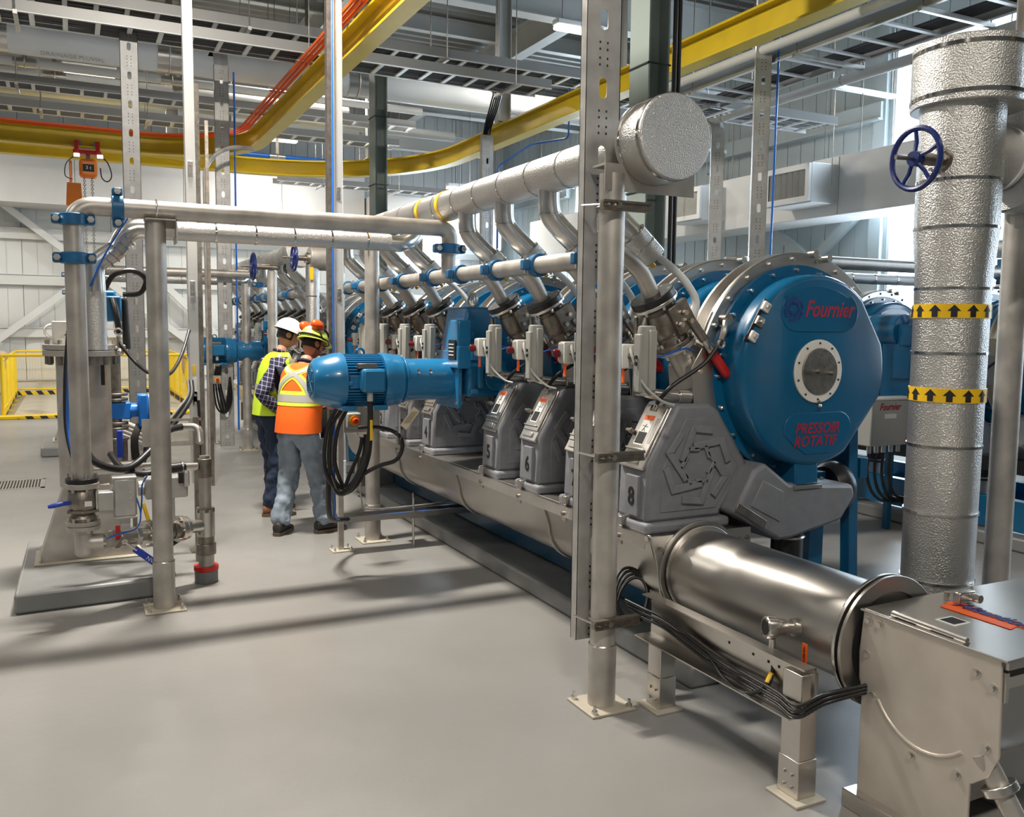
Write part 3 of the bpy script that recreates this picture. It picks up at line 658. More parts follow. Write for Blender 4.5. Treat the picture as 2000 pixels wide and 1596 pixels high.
def channel(x, y, z0, z1, lab, w_=.175, pitch=.30, fl=.06, yaw=0, bent=None, slot=(.042, .085), col=None, group=None):
    t = thing('slotted_channel', lab, 'cable riser', (x, y, z0), group); col = col or galv
    M = Matrix.Translation((x, y, 0)) @ Matrix.Rotation(R(yaw), 4, 'Z')
    mb = channel_mesh(w_, z0, z1, pitch, fl, *slot); mb.v = [tuple(M @ Vector(p)) for p in mb.v]; mb.build('upright', col, t, angle=30)
    mb = punch(z0, z1, pitch, (.02, .05, pitch - .05, pitch - .02)); mb.v = [tuple(M @ Vector(p)) for p in mb.v]; o = mb.build('punched_hole', dark_gap, t, smooth=False); o['kind'] = 'stuff'
    if bent:
        # top sweeps over in a curved piece towards +y or +x
        dx, dy, rise = bent; n = 8; mb = MB(); vs = []; fs = []; L = math.hypot(dx, dy); r = L * .9
        for k in range(n + 3):
            a = min(R(90), R(90) * k / n); q = r * (1 - math.cos(a)) / 1.0; zz = z1 + r * math.sin(a) * .8; extra = max(0, k - n) * .12
            c = Vector((x, y, 0)) + Vector((dx / L, dy / L, 0)) * (q + extra); side = Vector((math.cos(R(yaw)), math.sin(R(yaw)), 0)) * (w_ / 2)
            if abs(dx) > abs(dy): nn = Vector((0, 1, 0)); side = nn * (fl / 2); up_ = Vector((dx / L * math.sin(a) * 0, 0, 0))
            vs += [c - side + Vector((0, 0, zz)), c + side + Vector((0, 0, zz)), c + side + Vector((0, 0, zz - .0)) + Vector((dx / L, dy / L, 0)) * .01, c - side + Vector((dx / L, dy / L, 0)) * .01 + Vector((0, 0, zz))]
        for k in range(n + 2):
            for j in range(4): fs.append((4 * k + j, 4 * k + (j + 1) % 4, 4 * k + 4 + (j + 1) % 4, 4 * k + 4 + j))
        mb.add(vs, fs); mb.build('bent_top', col, t)
    return t
channel(2.225, 3.59, .30, 4.6, 'nearest tall slotted channel clamped to the front post', .185, .305, .05, slot=(.040, .095))
channel(.66, 10.8, .35, 5.0, 'tall slotted channel behind the left pipe post, rising past the lit lamp', .18, .305, .06, col=galv_dimmed)
channel(1.95, 13.0, .06, 5.3, 'tall slotted channel with a blue air line, above the farther blue motor', .19, .305, .06, bent=(0, .35, 0))
channel(5.50, 12.0, 2.2, 4.55, 'slotted channel with black cables at its bent top, behind the big manifold', .19, .305, .06, bent=(.3, .2, 0))
channel(7.66, 9.5, 1.9, 4.35, 'bright slotted channel bending under the cable ladder beyond the front drum', .17, .305, .08, yaw=-35, bent=(0, .3, 0))
channel(6.62, 7.5, 1.6, 7.0, 'tall slotted channel with a blue air line, beyond the front drum and ladder', .165, .33, .08, yaw=-30, slot=(.038, .095))
# black cables dropping into the bent channel
for k in range(5):
    tag(MB().tube(spline([(5.15 + .03 * k, 11.2, 4.96), (5.3 + .03 * k, 11.4, 4.98), (5.42 + .03 * k, 11.75, 4.9), (5.45 + .022 * k, 12.05, 4.5), (5.45 + .02 * k, 12.05, 3.6)]), .012, 6).build('black_cable', black), 'black cable dropping from the ladder into the bent channel', 'cable', 'black cables at the bent channel')
# plain struts running from floor to roof
def strut(x, y, w_, lab, z0=.0, z1=ZC - .3, dark_off=(.055, 0), w2=.035):
    t = thing('vertical_strut', lab, 'strut', (x, y, z0)); mb = MB(); mb.lim(x - w_ / 2, x + w_ / 2, y - .03, y + .03, z0 + .55, z1); mb.build('cable_cover', alu, t, .004)
    mb = MB(); mb.lim(x + dark_off[0] - w2 / 2, x + dark_off[0] + w2 / 2, y - .02, y + .05, z0, z1 if w2 > .036 else 3.6); mb.build('strut_rail', steel_dark, t, smooth=False)
    for z in (1.15, 2.0, 2.9):
        mb = MB(); mb.lim(x - .02, x + .02, y - .036, y - .03, z, z + .12); mb.build('joint_plate', steel_bright, t, .003)
        mb = MB()
        for d in (.03, .09): mb.cyl((x, y - .036, z + d), (x, y - .046, z + d), .010, 10)
        mb.build('bolt_head', steel_bright, t)
    return t
s_ = strut(.853, 7.3, .075, 'bright aluminium strut from floor to roof, left of the two men')
MB().lim(.838, .862, 7.264, 7.27, 1.40, 1.47).build('yellow_sticker', tape_yellow, s_, smooth=False); MB().lim(.838, .866, 7.264, 7.27, 1.17, 1.38).build('paper_sticker', paper, s_, smooth=False)
MB().lim(.80, .98, 7.24, 7.40, 0, .012).build('foot_plate', steel_dark, s_, smooth=False)
s_ = strut(2.19, 8.0, .08, 'bright aluminium strut from floor to roof, behind the near blue motor', dark_off=(-.075, 0), w2=.045)
MB().lim(2.08, 2.26, 7.94, 8.08, 0, .012).build('foot_plate', steel_dark, s_, smooth=False)
def airline(pts, lab, r=.009, g=None, m_=blue_line):
    return tag(MB().tube(bend(pts, .06), r, 6).build('air_line', m_, loc=pts[0]), lab, 'air line', g)
airline([(2.125, 7.94, .3), (2.135, 7.94, 7.0)], 'blue air line on the strut behind the near blue motor')
airline([(2.09, 12.9, .3), (2.10, 12.9, 5.2)], 'blue air line beside the channel above the farther blue motor', .014)
airline([(6.73, 7.42, 1.7), (6.76, 7.42, 7.0)], 'blue air line beside the tall channel beyond the front drum', .012)
airline([(5.62, 11.9, 2.4), (5.62, 11.9, 4.1), (6.0, 11.6, 4.4), (6.5, 11.4, 4.5), (6.5, 11.4, 5.4), (9, 11.4, 5.5)], 'blue air line stepping up beside the bent channel with cables', .014)
airline([(1.5, 9.5, 5.6), (1.5, 9.5, 6.4), (4.0, 9.5, 6.4)], 'blue air line with an elbow high above the upper cable ladder', .02)
tag(MB().tube(bend([(1.66, 12.6, .0), (1.66, 12.6, 3.9), (1.95, 12.6, 4.15), (2.3, 12.6, 4.15)], .3), .03, 8).build('bent_conduit', steel_pipe), 'thin steel conduit bending over at the top, left of the channel above the farther motor', 'conduit')
tag(MB().lim(1.35, 1.385, 10.2, 10.24, 0.0, 3.95).build('thin_strut', steel_dark, smooth=False), 'thin dull steel strut just right of the bright strut', 'strut')
# round posts with base plates
def post(x, y, zt, lab, r=.057, bracket=None, base=True, group=None):
    t = thing('support_post', lab, 'post', (x, y, 0), group)
    MB().cyl((x, y, .3), (x, y, zt), r, 28).build('tube', steel_pipe, t)
    s = MB(); s.cyl((x, y, .01), (x, y, .305), r + .006, 28); s.build('sleeve', steel_pipe, t); MB().torus((x, y, .305), (0, 0, 1), r + .002, .006, 28, 6).build('weld_bead', steel_bright, t)
    MB().box((x, y, .006), (.24, .24, .012), Matrix.Rotation(R(0), 3, 'Z')).build('base_plate', tread, t, .003)
    mb = MB()
    for sx in (-.095, .095):
        for sy in (-.095, .095): mb.cyl((x + sx, y + sy, .012), (x + sx, y + sy, .05), .008, 8); mb.cyl((x + sx, y + sy, .012), (x + sx, y + sy, .028), .015, 6)
    mb.build('anchor_bolt', steel_bright, t)
    if bracket:
        bx0, bx1, by0, by1 = bracket; mb = MB(); mb.lim(bx0, bx1, by0, by1, zt - .008, zt); mb.lim(bx1 - .008, bx1, by0, by1, zt - .14, zt); mb.lim(bx0, bx1, y - .004, y + .004, zt - .1, zt); mb.build('top_bracket', steel_pipe, t, smooth=False)
    return t
post(.482, 5.887, 2.42, 'round steel post at left under the long bare pipe', .060, (.42, .60, 5.80, 5.97))
def front_post(x, y, lab):
    t = post(x, y, 2.49, lab, .060)
    mb = MB(); mb.lim(x - .07, x + .42, y - .05, y - .042, 2.41, 2.52); mb.lim(x - .07, x + .42, y - .05, y + .06, 2.52, 2.53); mb.build('top_bracket', steel_pipe, t, smooth=False)
    return t
fp = front_post(2.222, 3.49, 'nearest round steel post carrying the insulated manifold')
for z in (.43, 1.21, 2.34):
    t = thing('strut_clamp', {.43: 'lowest', 1.21: 'middle', 2.34: 'highest'}[z] + ' strut clamp tying the nearest post to the slotted channel', 'clamp', (2.22, 3.43, z))
    mb = MB(); mb.lim(2.12, 2.37, 3.40, 3.43, z - .02, z + .02); mb.lim(2.12, 2.37, 3.39, 3.40, z + .012, z + .022); mb.lim(2.12, 2.37, 3.39, 3.40, z - .022, z - .012); mb.build('strut', steel_dark, t, smooth=False)
    MB().tube([(2.14, 3.38, z), (2.10, 3.55, z + .01)], .005, 6).build('threaded_rod', steel_bright, t); MB().cyl((2.2, 3.385, z), (2.2, 3.40, z), .014, 6).build('nut', steel_bright, t)
    MB().torus((2.222, 3.49, z), (0, 0, 1), .066, .006, 24, 6).build('pipe_strap', steel_dark, t)
front_post(2.221, 7.09, 'round steel post behind the near blue motor')
post(4.43, 3.05, 4.6, 'tall dull steel post at the right edge beyond the arrowed pipe', .066)
tag(MB().lim(4.30, 4.75, 2.98, 3.12, 2.42, 2.5).build('bracket_arm', steel_pipe, smooth=False), 'steel bracket arm on the post at the right edge', 'bracket')
# ================================================================ ROTARY PRESS UNIT
XC, ZD = 3.48, 1.585        # drum axis
YS = [3.71, 4.28, 4.85, 5.42, 6.60, 7.17, 7.74, 8.31]   # presses 8 .. 1
def circ(cx, cz, r, a0, a1, n):
    return [(cx + r * math.cos(R(a0 + (a1 - a0) * i / n)), cz + r * math.sin(R(a0 + (a1 - a0) * i / n))) for i in range(n + 1)]
def drum_outline(r, ch=True):
    """circle with the straight chamfer at its right side"""
    p = []
    n = 64
    for i in range(n):
        a = 360 * i / n
        if ch and 18 < a < 49: continue
        if ch and 302 < a < 338: continue
        p.append((XC + r * math.cos(R(a)), ZD + r * math.sin(R(a))))
    return p
def loft(mb, outs, ys):
    n = len(outs[0]); vs = []; fs = []
    for o, y in zip(outs, ys): vs += [(p[0], y, p[1]) for p in o]
    for k in range(len(outs) - 1):
        for i in range(n): fs.append((k * n + i, k * n + (i + 1) % n, (k + 1) * n + (i + 1) % n, (k + 1) * n + i))
    fs += [tuple(range(n - 1, -1, -1)), tuple((len(outs) - 1) * n + i for i in range(n))]
    mb.add(vs, fs)
def make_drum(yc, lab, fancy=True, group=None):
    t = thing('rotary_press', lab, 'press', (XC, yc, .12), group)
    # steel rim ring (channel spacer)
    mb = MB(); RX, RZ = XC + .035, ZD - .03
    def ro(r): return [(min(RX + r * q * math.cos(R(a)), XC + .50), RZ + r * q * math.sin(R(a))) for a in range(0, 360, 5) for q in [.80 if (a > 282 or a < 14) else 1]]
    loft(mb, [ro(.60), ro(.648), ro(.655), ro(.655), ro(.618), ro(.618), ro(.655), ro(.655), ro(.648), ro(.60)], [yc + q for q in (-.07, -.07, -.064, -.045, -.045, .045, .045, .064, .07, .07)])
    mb.build('rim_ring', steel, t, angle=30); b = MB()
    for a in range(50, 300, 15): q = (RX + .62 * math.cos(R(a)), RZ + .62 * math.sin(R(a))); b.cyl((q[0], yc - .07, q[1]), (q[0], yc - .083, q[1]), .012, 6)
    b.build('rim_bolt', steel_bright, t)
    for a in (74, 83): q = (XC + .035 + .655 * math.cos(R(a)), ZD - .03 + .655 * math.sin(R(a))); MB().cyl((q[0], yc - .10, q[1]), (q[0], yc - .055, q[1]), .020, 16).build('rim_lug', steel_bright, t)
    # blue half shells
    for s, nm in ((-1, 'front_shell'), (1, 'rear_shell')):
        mb = MB(); f = yc + s * .105
        loft(mb, [drum_outline(.553, False), drum_outline(.558, False), drum_outline(.555, False)], [yc + s * .07, yc + s * .09, f])
        loft(mb, [drum_outline(r) for r in (.50, .502, .498, .485, .47)], [f, yc + s * .20, yc + s * .235, yc + s * .25, yc + s * .256])
        sh_ = mb.build(nm, blue, t, angle=40)
        if s < 0: face = sh_
    b = bolts(MB(), (XC, yc - .105, ZD), (0, -1, 0), .53, 20, .009, .016, 3); b.build('shell_bolt', steel_bright, t)
    fy = yc - .256
    # raised fields on the face
    if fancy:
        mb = MB(); up = circ(XC, ZD, .40, 33, 142, 20); 
        poly = [(XC - .14, ZD + .205), (XC + .17, ZD + .205)] + circ(XC + .17, ZD + .305, .10, -85, 60, 8) + circ(XC - .02, ZD, .44, 60, 122, 10) + circ(XC - .16, ZD + .305, .10, 130, 260, 8)
        mb.prism(poly, 'y', fy - .005, fy + .002); mb.build('upper_field', blue, face, .006, angle=50)
        mb = MB(); poly = circ(XC + .17, ZD - .30, .085, -30, 90, 8) + circ(XC - .13, ZD - .30, .085, 90, 200, 8) + [(XC - .15, ZD - .38), (XC - .06, ZD - .435), (XC + .12, ZD - .435), (XC + .20, ZD - .385)]
        mb.prism(poly, 'y', fy - .005, fy + .002); mb.build('lower_field', blue, face, .006, angle=50)
    # hub
    mb = MB(); mb.ring((XC, fy, ZD), (0, -1, 0), .001, .165, .012, 40); hr = mb.build('hub_ring', white_plastic, t, .003)
    hp_ = MB().cyl((XC + .004, fy - .012, ZD), (XC + .004, fy - .020, ZD), .122, 40).build('hub_plate', steel_dark, t, .003)
    b = bolts(MB(), (XC, fy - .012, ZD), (0, -1, 0), .146, 10, .006, .004, 18); b.build('hub_screw', dark_gap, hr)
    for (q0, q1) in ((-.02, 0), (.075, -.01)): MB().cyl((XC + q0, fy - .02, ZD + q1), (XC + q0, fy - .045, ZD + q1), .011, 6).build('hub_bolt', steel_dark, hp_)
    MB().cyl((XC, fy - .0, ZD - .155), (XC, fy - .03, ZD - .155), .006, 8).ball((XC + .003, fy - .025, ZD - .178), .012, 8, 6).build('grease_fitting', steel_bright, t)
    # bottom nozzle
    mb = MB(); mb.prism([(XC - .11, ZD - .45), (XC + .05, ZD - .47), (XC + .06, ZD - .60), (XC - .10, ZD - .60)], 'y', yc - .24, yc - .08); mb.build('drain_nozzle', blue, t, .01)
    mb = MB(); mb.prism([(XC - .115, ZD - .60), (XC + .08, ZD - .60), (XC + .08, ZD - .62), (XC - .115, ZD - .62)], 'y', yc - .25, yc - .06); mb.build('nozzle_flange', steel, t, .002)
    # adjusting plate at upper left of the shell
    a = 148; c = Vector((XC + .475 * math.cos(R(a)), fy + .03, ZD + .475 * math.sin(R(a)))); rot = Matrix.Rotation(R(-(a - 90)), 3, 'Y')
    mb = MB(); mb.box(c + Vector((0, -.02, 0)), (.05, .010, .24), Matrix.Rotation(R(30), 3, 'Y')); mb.build('gib_plate', black, t, .002)
    for k in (-1, 0, 1):
        q = c + Vector((.075 * k * math.sin(R(30)), -.035, .085 * k * math.cos(R(30)))); MB().box(q, (.045, .02, .05), Matrix.Rotation(R(30), 3, 'Y')).build('clamp_block', white_plastic if k else steel_dark, t, .004); MB().cyl(q + Vector((0, -.01, 0)), q + Vector((0, -.026, 0)), .011, 8).build('clamp_bolt', steel_bright, t)
    q = Vector((XC - .53, yc - .13, ZD + .26)); MB().cyl(q, q + Vector((0, -.05, 0)), .028, 16).build('swivel_cap', steel_dark, t)
    mb = MB(); mb.tube(spline([q + Vector((-.01, -.04, -.0)), q + Vector((-.035, -.06, -.05)), q + Vector((-.05, -.06, -.10))]), .016, 8); mb.torus(q + Vector((-.05, -.06, -.12)), (0, 1, 0), .02, .007, 12, 6); mb.build('hose_fitting', steel_bright, t)
    mb = MB(); mb.tube(spline([q + Vector((-.05, -.06, -.10)), q + Vector((-.14, -.04, -.22)), q + Vector((-.30, 0, -.33)), q + Vector((-.36, .04, -.42))]), .011, 8); mb.build('black_hose', black, t)
    # inlet duct into the ring, lower left
    mb = MB(); mb.prism([(XC - .66, ZD - .22), (XC - .47, ZD - .22), (XC - .46, ZD + .10), (XC - .60, ZD + .16), (XC - .69, ZD + .02)], 'y', yc - .10, yc + .10); mb.build('inlet_plate', steel, t, .004)
    mb = MB()
    for (dx, dz) in ((-.50, .08), (-.50, -.19), (-.63, -.19), (-.64, .0)): mb.cyl((XC + dx, yc - .10, ZD + dz), (XC + dx, yc - .115, ZD + dz), .012, 6)
    mb.build('plate_bolt', steel_bright, t)
    # grey cast filtrate casing
    y0, y1 = yc - .24, yc + .05
    mb = MB(); mb.prism([(2.98, .87), (3.10, 1.08), (3.17, 1.12), (3.34, 1.00), (3.80, .965), (3.82, .90), (3.72, .77), (3.36, .70), (3.28, .70)], 'y', y0, y1); mb.build('filtrate_casing', grey_cast, t, .022)
    mb = MB(); mb.prism([(3.08, .90), (3.155, 1.03), (3.30, .96), (3.28, .80)], 'y', y0 - .006, y0 + .01); mb.build('casing_field', grey_cast, t, .005)
    MB().bar((2.98, y0 - .012, .91), (3.17, y0 - .012, .80), .008, .045, (0, 0, 1)).build('latch_strap', steel_dark, t, .003)
    MB().cyl((3.45, yc - .12, .46), (3.45, yc - .12, .715), .085, 24).build('drain_hose', black, t); mb = MB()
    mb.torus((3.45, yc - .12, .69), (0, 0, 1), .086, .008, 24, 6); mb.torus((3.45, yc - .12, .485), (0, 0, 1), .086, .008, 24, 6); mb.build('hose_clamp', steel_bright, t)
    MB().cyl((3.45, yc - .12, .12), (3.45, yc - .12, .46), .075, 24).build('drain_pipe', steel_pipe, t)
    mb = MB(); mb.lathe([(.05, -.06), (.12, -.05), (.145, -.01), (.148, .03), (.13, .07), (.06, .085)], (3.90, yc + .02, .90), (1, 0, 0), 28); mb.build('rubber_spring', black, t)
    return t
def F_emblem(mb, cx, cz, y0, y1, s):
    """six hooked strokes turned by 60 degrees: a hexagonal knot of letter F shapes"""
    def stroke(path, hw):
        P = [Vector((cx + s * r * math.cos(R(a)), cz + s * r * math.sin(R(a)))) for (a, r) in path]; L = []; Rr = []
        for i, p in enumerate(P):
            d0 = (P[i] - P[i - 1]).normalized() if i else (P[1] - P[0]).normalized(); d1 = (P[i + 1] - P[i]).normalized() if i < len(P) - 1 else d0
            n0 = Vector((-d0.y, d0.x)); n1 = Vector((-d1.y, d1.x)); m_ = (n0 + n1).normalized(); k = hw * s / max(.3, m_.dot(n0)); L.append(p + m_ * k); Rr.append(p - m_ * k)
        for i in range(len(P) - 1): mb.prism([tuple(L[i]), tuple(Rr[i]), tuple(Rr[i + 1]), tuple(L[i + 1])], 'y', y0, y1)
    for k in range(6):
        q = 60 * k
        stroke([(62 + q, 1.02), (99 + q, .99), (167 + q, .52)], .095); stroke([(127 + q, .56), (84 + q, .42)], .055)
    return mb
def make_cover(yc, lab, group=None):
    t = thing('discharge_cover', lab, 'machine cover', (2.8, yc, .78), group)
    y0, y1 = yc - .13, yc + .13
    mb = MB(); mb.prism([(2.515, .835), (2.525, 1.125), (2.69, 1.425), (2.89, 1.42), (2.95, 1.39), (3.155, 1.095), (2.985, .865), (2.985, .835)], 'y', y0, y1); mb.build('shell', grey_cast, t, .022, angle=40)
    mb = MB(); mb.lim(2.50, 3.02, y0 - .03, y1 + .03, .785, .84); mb.build('foot_flange', grey_cast, t, .018)
    f = MB(); f.prism([(2.60, .885), (2.605, 1.105), (2.74, 1.35), (2.87, 1.35), (3.085, 1.095), (2.94, .885)], 'y', y0 - .004, y0 + .01); f.build('sunk_field', grey_cast, t, .003)
    F_emblem(MB(), 2.815, 1.115, y0 - .018, y0 + .0, .190).build('cast_emblem', grey_cast, t, .003)
    # number plate on the front
    MB().lim(2.500, 2.522, yc - .075, yc + .035, .862, 1.065).build('number_plate', grey_cast, t, .004)
    # sloping inspection hatch
    a = Vector((2.535, 0, 1.125)); b = Vector((2.69, 0, 1.41)); d = (b - a).normalized(); n = Vector((-d.z, 0, d.x))
    def Q(u, yy, h=0): return a + d * u + Vector((0, yy, 0)) + n * h
    def plate(nm, u0, u1, ya, yb, h0, h1, mt, bv=.002, par=None):
        vs = [Q(u, yy, h) for h in (h0, h1) for (u, yy) in ((u0, ya), (u1, ya), (u1, yb), (u0, yb))]
        return raw(nm, [tuple(v) for v in vs], [(0, 1, 2, 3), (4, 7, 6, 5), (0, 4, 5, 1), (1, 5, 6, 2), (2, 6, 7, 3), (3, 7, 4, 0)], mt, par or t, bv)
    hp = plate('hatch_plate', -.035, .315, yc - .105, yc + .105, .0, .018, steel_bright, .006); hd_ = plate('hatch_door', .03, .30, yc - .095, yc + .09, .018, .028, steel_bright, .004, hp)
    plate('warning_label', .085, .25, yc - .035, yc + .05, .028, .0295, paper, 0); plate('label_header', .222, .248, yc - .033, yc + .048, .0295, .0305, orange_tag, 0)
    plate('label_text_block', .092, .155, yc - .028, yc + .043, .0295, .0305, black_matt, 0); plate('side_label', .10, .24, yc - .08, yc - .055, .028, .0295, grey_box, 0)
    plate('door_lip', .055, .065, yc - .07, yc + .085, .028, .040, steel, .002); plate('lower_tag', -.012, .018, yc - .05, yc + .06, .018, .030, steel, .003)
    m_ = MB(); c = Q(.145, yc + .085, .035); m_.cyl(c, c + n * .02, .014, 12); m_.cyl(c + Vector((0, -.012, 0)) + n * .02, c + Vector((0, .03, 0)) + n * .02, .009, 8); m_.build('hatch_knob', steel_dark, t)
    m_ = MB()
    for k in (-.02, .0, .02): c = Q(.275, yc + .01 + k, .03); m_.cyl(c, c + d * .03, .007, 8)
    m_.build('hinge_knuckle', steel_dark, t)
    # pictogram strokes on the warning label
    m_ = MB()
    for (u0, v0, u1, v1) in ((.20, .0, .175, .01), (.185, -.02, .19, .03), (.175, .01, .16, -.005), (.175, .01, .16, .02)): m_.tube([Q(u0, yc + v0 * 1.0 + .005, .0298), Q(u1, yc + v1 + .005, .0298)], .0018, 4)
    m_.build('pictogram', black_matt, t)
    # trough clip at the foot
    mb = MB(); mb.lim(2.478, 2.492, yc + .03, yc + .075, .70, .80); mb.lim(2.478, 2.53, yc + .03, yc + .075, .80, .845); mb.build('hold_down_clip', steel, t, .004); MB().cyl((2.478, yc + .052, .745), (2.466, yc + .052, .745), .012, 8).build('clip_bolt', steel_dark, t)
    return t
def make_feed(yc, lab, group=None):
    """feed branch with flange, pinch valve and pull handle"""
    t = thing('feed_valve', lab, 'valve', (2.66, yc, 1.6), group); a = Vector((2.605, yc, 1.965)); d = Vector((.53, 0, -.85)).normalized()
    MB().cyl(a, a + d * .038, .116, 28).build('black_flange', black, t, .004); MB().cyl(a + d * .035, a + d * .052, .120, 28).build('backing_ring', steel_bright, t, .002)
    MB().lathe([(.07, .052), (.088, .07), (.074, .10), (.086, .14), (.086, .20), (.07, .23), (.08, .262)], a, d, 24).build('valve_body', steel_dark, t)
    MB().cyl(a + d * .262, a + d * .284, .106, 28).build('lower_flange', steel_dark, t, .002); MB().cyl(a + d * .288, a + d * .31, .106, 28).build('counter_flange', steel_pipe, t, .002)
    u, v, _ = frame(d); mb = MB()
    for k in range(6):
        th = R(60 * k + 15); p = a + (u * math.cos(th) + v * math.sin(th)) * .092; mb.cyl(p + d * .0, p + d * .075, .009, 6); mb.cyl(p + d * .24, p + d * .33, .009, 6)
    mb.build('flange_bolt', steel_bright, t)
    MB().cyl(a + d * .31, a + d * .50, .062, 24).build('lower_pipe', steel_pipe, t)
    # gear cover and pull handle
    mb = MB(); c = a + d * .15 + Vector((.04, -.09, .02)); mb.box(c, (.12, .04, .15), Matrix.Rotation(R(-32), 3, 'Y')); mb.build('bracket_plate', steel_dark, t, .004)
    mb = MB(); 
    for q in ((0, -.025, .02), (.035, -.025, -.02), (-.02, -.025, -.04)): mb.cyl(c + Vector(q), c + Vector((q[0], q[1] - .02, q[2])), .014, 6)
    mb.build('bracket_nut', steel_bright, t)
    h0 = c + Vector((.05, -.02, -.02)); hd = Vector((.60, -.10, -.79)).normalized()
    MB().cyl(h0, h0 + hd * .12, .024, 14).build('spring_barrel', steel_dark, t); MB().cyl(h0 + hd * .11, h0 + hd * .21, .018, 12).build('labelled_rod', steel_bright, t)
    MB().tube([h0 + hd * .19, h0 + hd * .21, h0 + hd * .335, h0 + hd * .35, h0 + hd * .358], .02, 12, rs=[.020, .025, .025, .020, .010]).build('red_grip', red, t)
    return t
def make_actuator(yc, lab, group=None):
    t = thing('valve_actuator', lab, 'actuator', (2.47, yc - .14, 1.42), group); y = yc - .15; x = 2.48
    mb = MB(); mb.lathe([(.050, 0), (.050, .01), (.046, .015), (.046, .30), (.042, .33), (.034, .335)], (x, y, 1.475), (0, 0, 1), 20); mb.build('cylinder_body', grey_plastic, t)
    mb = MB(); mb.lim(x - .055, x - .03, y - .028, y + .028, 1.49, 1.77); mb.lim(x - .02, x + .02, y - .060, y - .04, 1.50, 1.79); mb.build('side_rib', grey_plastic, t, .006)
    MB().cyl((x - .056, y, 1.66), (x - .064, y, 1.66), .009, 8).cyl((x - .056, y, 1.63), (x - .064, y, 1.63), .009, 8).build('port_plug', dark_gap, t)
    # switch box with red indicator
    q = Vector((2.44, y + .13, 1.66)); MB().box(q, (.08, .075, .12)).build('switch_box', grey_plastic, t, .016); MB().lim(2.40, 2.48, y + .085, y + .10, 1.60, 1.72).build('box_lid', white_plastic, t, .01)
    MB().cyl(q + Vector((-.04, .01, -.005)), q + Vector((-.075, .018, -.005)), .022, 14).build('red_indicator', red_dark, t, .004); MB().cyl(q + Vector((-.075, .018, -.005)), q + Vector((-.079, .019, -.005)), .017, 14).build('indicator_face', black, t)
    MB().lim(2.418, 2.424, y + .10, y + .125, 1.53, 1.60).build('orange_tag', orange_tag, t)
    MB().cyl(q + Vector((.0, -.04, 0)), q + Vector((.03, -.09, 0)), .014, 10).build('connector', steel_dark, t)
    MB().tube(spline([q + Vector((0, -.05, .04)), q + Vector((-.02, -.1, -.0)), q + Vector((.0, -.16, -.12)), q + Vector((.05, -.24, -.2)), q + Vector((.09, -.3, -.22))]), .007, 6).build('grey_lead', grey_box, t)
    # wash water elbow below
    p = [(2.54, yc - .02, 1.60), (2.54, yc - .02, 1.49), (2.60, yc - .03, 1.47), (2.78, yc - .06, 1.455)]
    MB().tube(bend(p, .05), .027, 14).build('elbow_pipe', steel_bright, t); MB().cyl((2.74, yc - .055, 1.457), (2.81, yc - .065, 1.453), .036, 16).build('union_nut', steel_bright, t, .003)
    mb = MB(); mb.box((2.53, yc - .03, 1.63), (.05, .05, .07)); mb.build('pilot_valve', grey_plastic, t, .008)
    MB().tube(spline([(2.56, yc - .05, 1.64), (2.62, yc - .12, 1.67), (2.72, yc - .13, 1.70), (2.80, yc - .1, 1.69)]), .005, 6).build('blue_tube', blue_line, t)
    mb = MB()
    for k in range(4): mb.tube([(2.55 + .015 * k, yc + .05 + .02 * k, 1.45), (2.55 + .015 * k, yc + .05 + .02 * k, 1.85)], .010, 6)
    mb.build('tie_rods', steel_dark, t)
    return t
def make_branch(yc, lab, group=None):
    """insulated branch below the manifold with its rinse hose to the drum"""
    t = thing('insulated_branch', lab, 'pipe branch', (2.45, yc, 2.2), group); y = yc + .14
    p = [Vector((2.40, y, 2.56)), Vector((2.41, y, 2.43)), Vector((2.47, y - .01, 2.35)), Vector((2.58, y - .03, 2.25))]
    MB().tube(spline(p, 5), .060, 20).build('elbow_jacket', foil_smooth, t); a = p[-1]; d = Vector((.62, -.12, -.62)).normalized(); b0 = a - d * .03
    MB().cyl(b0, b0 + d * .17, .070, 24).build('funnel_jacket', foil, t, .004)
    m_ = MB()
    for q in (p[1], p[2]): pass
    m_.ring(b0, d, .066, .073, .008, 24); m_.ring(b0 + d * .08, d, .069, .0725, .004, 24); m_.ring(p[1] - Vector((0, 0, .005)), (0, 0, -1), .055, .063, .006, 24); m_.build('band', band, t)
    e = b0 + d * .17; MB().cyl(e + Vector((.01, 0, .03)), e + Vector((.01, 0, .03)) + d * .05, .018, 12).build('hose_nipple', white_paint, t); MB().cyl(e + Vector((-.02, 0, -.02)), e + Vector((-.02, 0, -.02)) + d * .03, .013, 10).build('yellow_cap', tape_yellow, t)
    s = e + Vector((.01, 0, .03)) + d * .04
    MB().tube(spline([s, s + Vector((.08, -.02, -.06)), (2.86, y - .10, 2.02), (2.90, y - .12, 1.93), (2.86, y - .13, 1.82)], 6), .020, 12).build('white_hose', white_paint, t)
    return t
NUM = {0: '8', 1: '7', 2: '6', 3: '5', 4: '4', 5: '3', 6: '2', 7: '1'}
press0 = make_drum(YS[0], 'nearest blue drum press, lettered on its face')
drums = [press0]; first_covers = []
cov0 = make_cover(YS[0], 'grey cast cover with the numeral eight, nearest on the trough'); feed0 = make_feed(YS[0], 'feed valve with a long red handle above the nearest grey cover')
act0 = make_actuator(YS[0], 'grey valve actuator partly behind the nearest post'); bra0 = make_branch(YS[0], 'insulated branch behind the nearest post, with curved white hose')
unit = [press0, cov0, feed0, act0, bra0]
WORD = {'7': 'seven', '6': 'six', '5': 'five', '4': 'four', '3': 'three', '2': 'two', '1': 'one'}
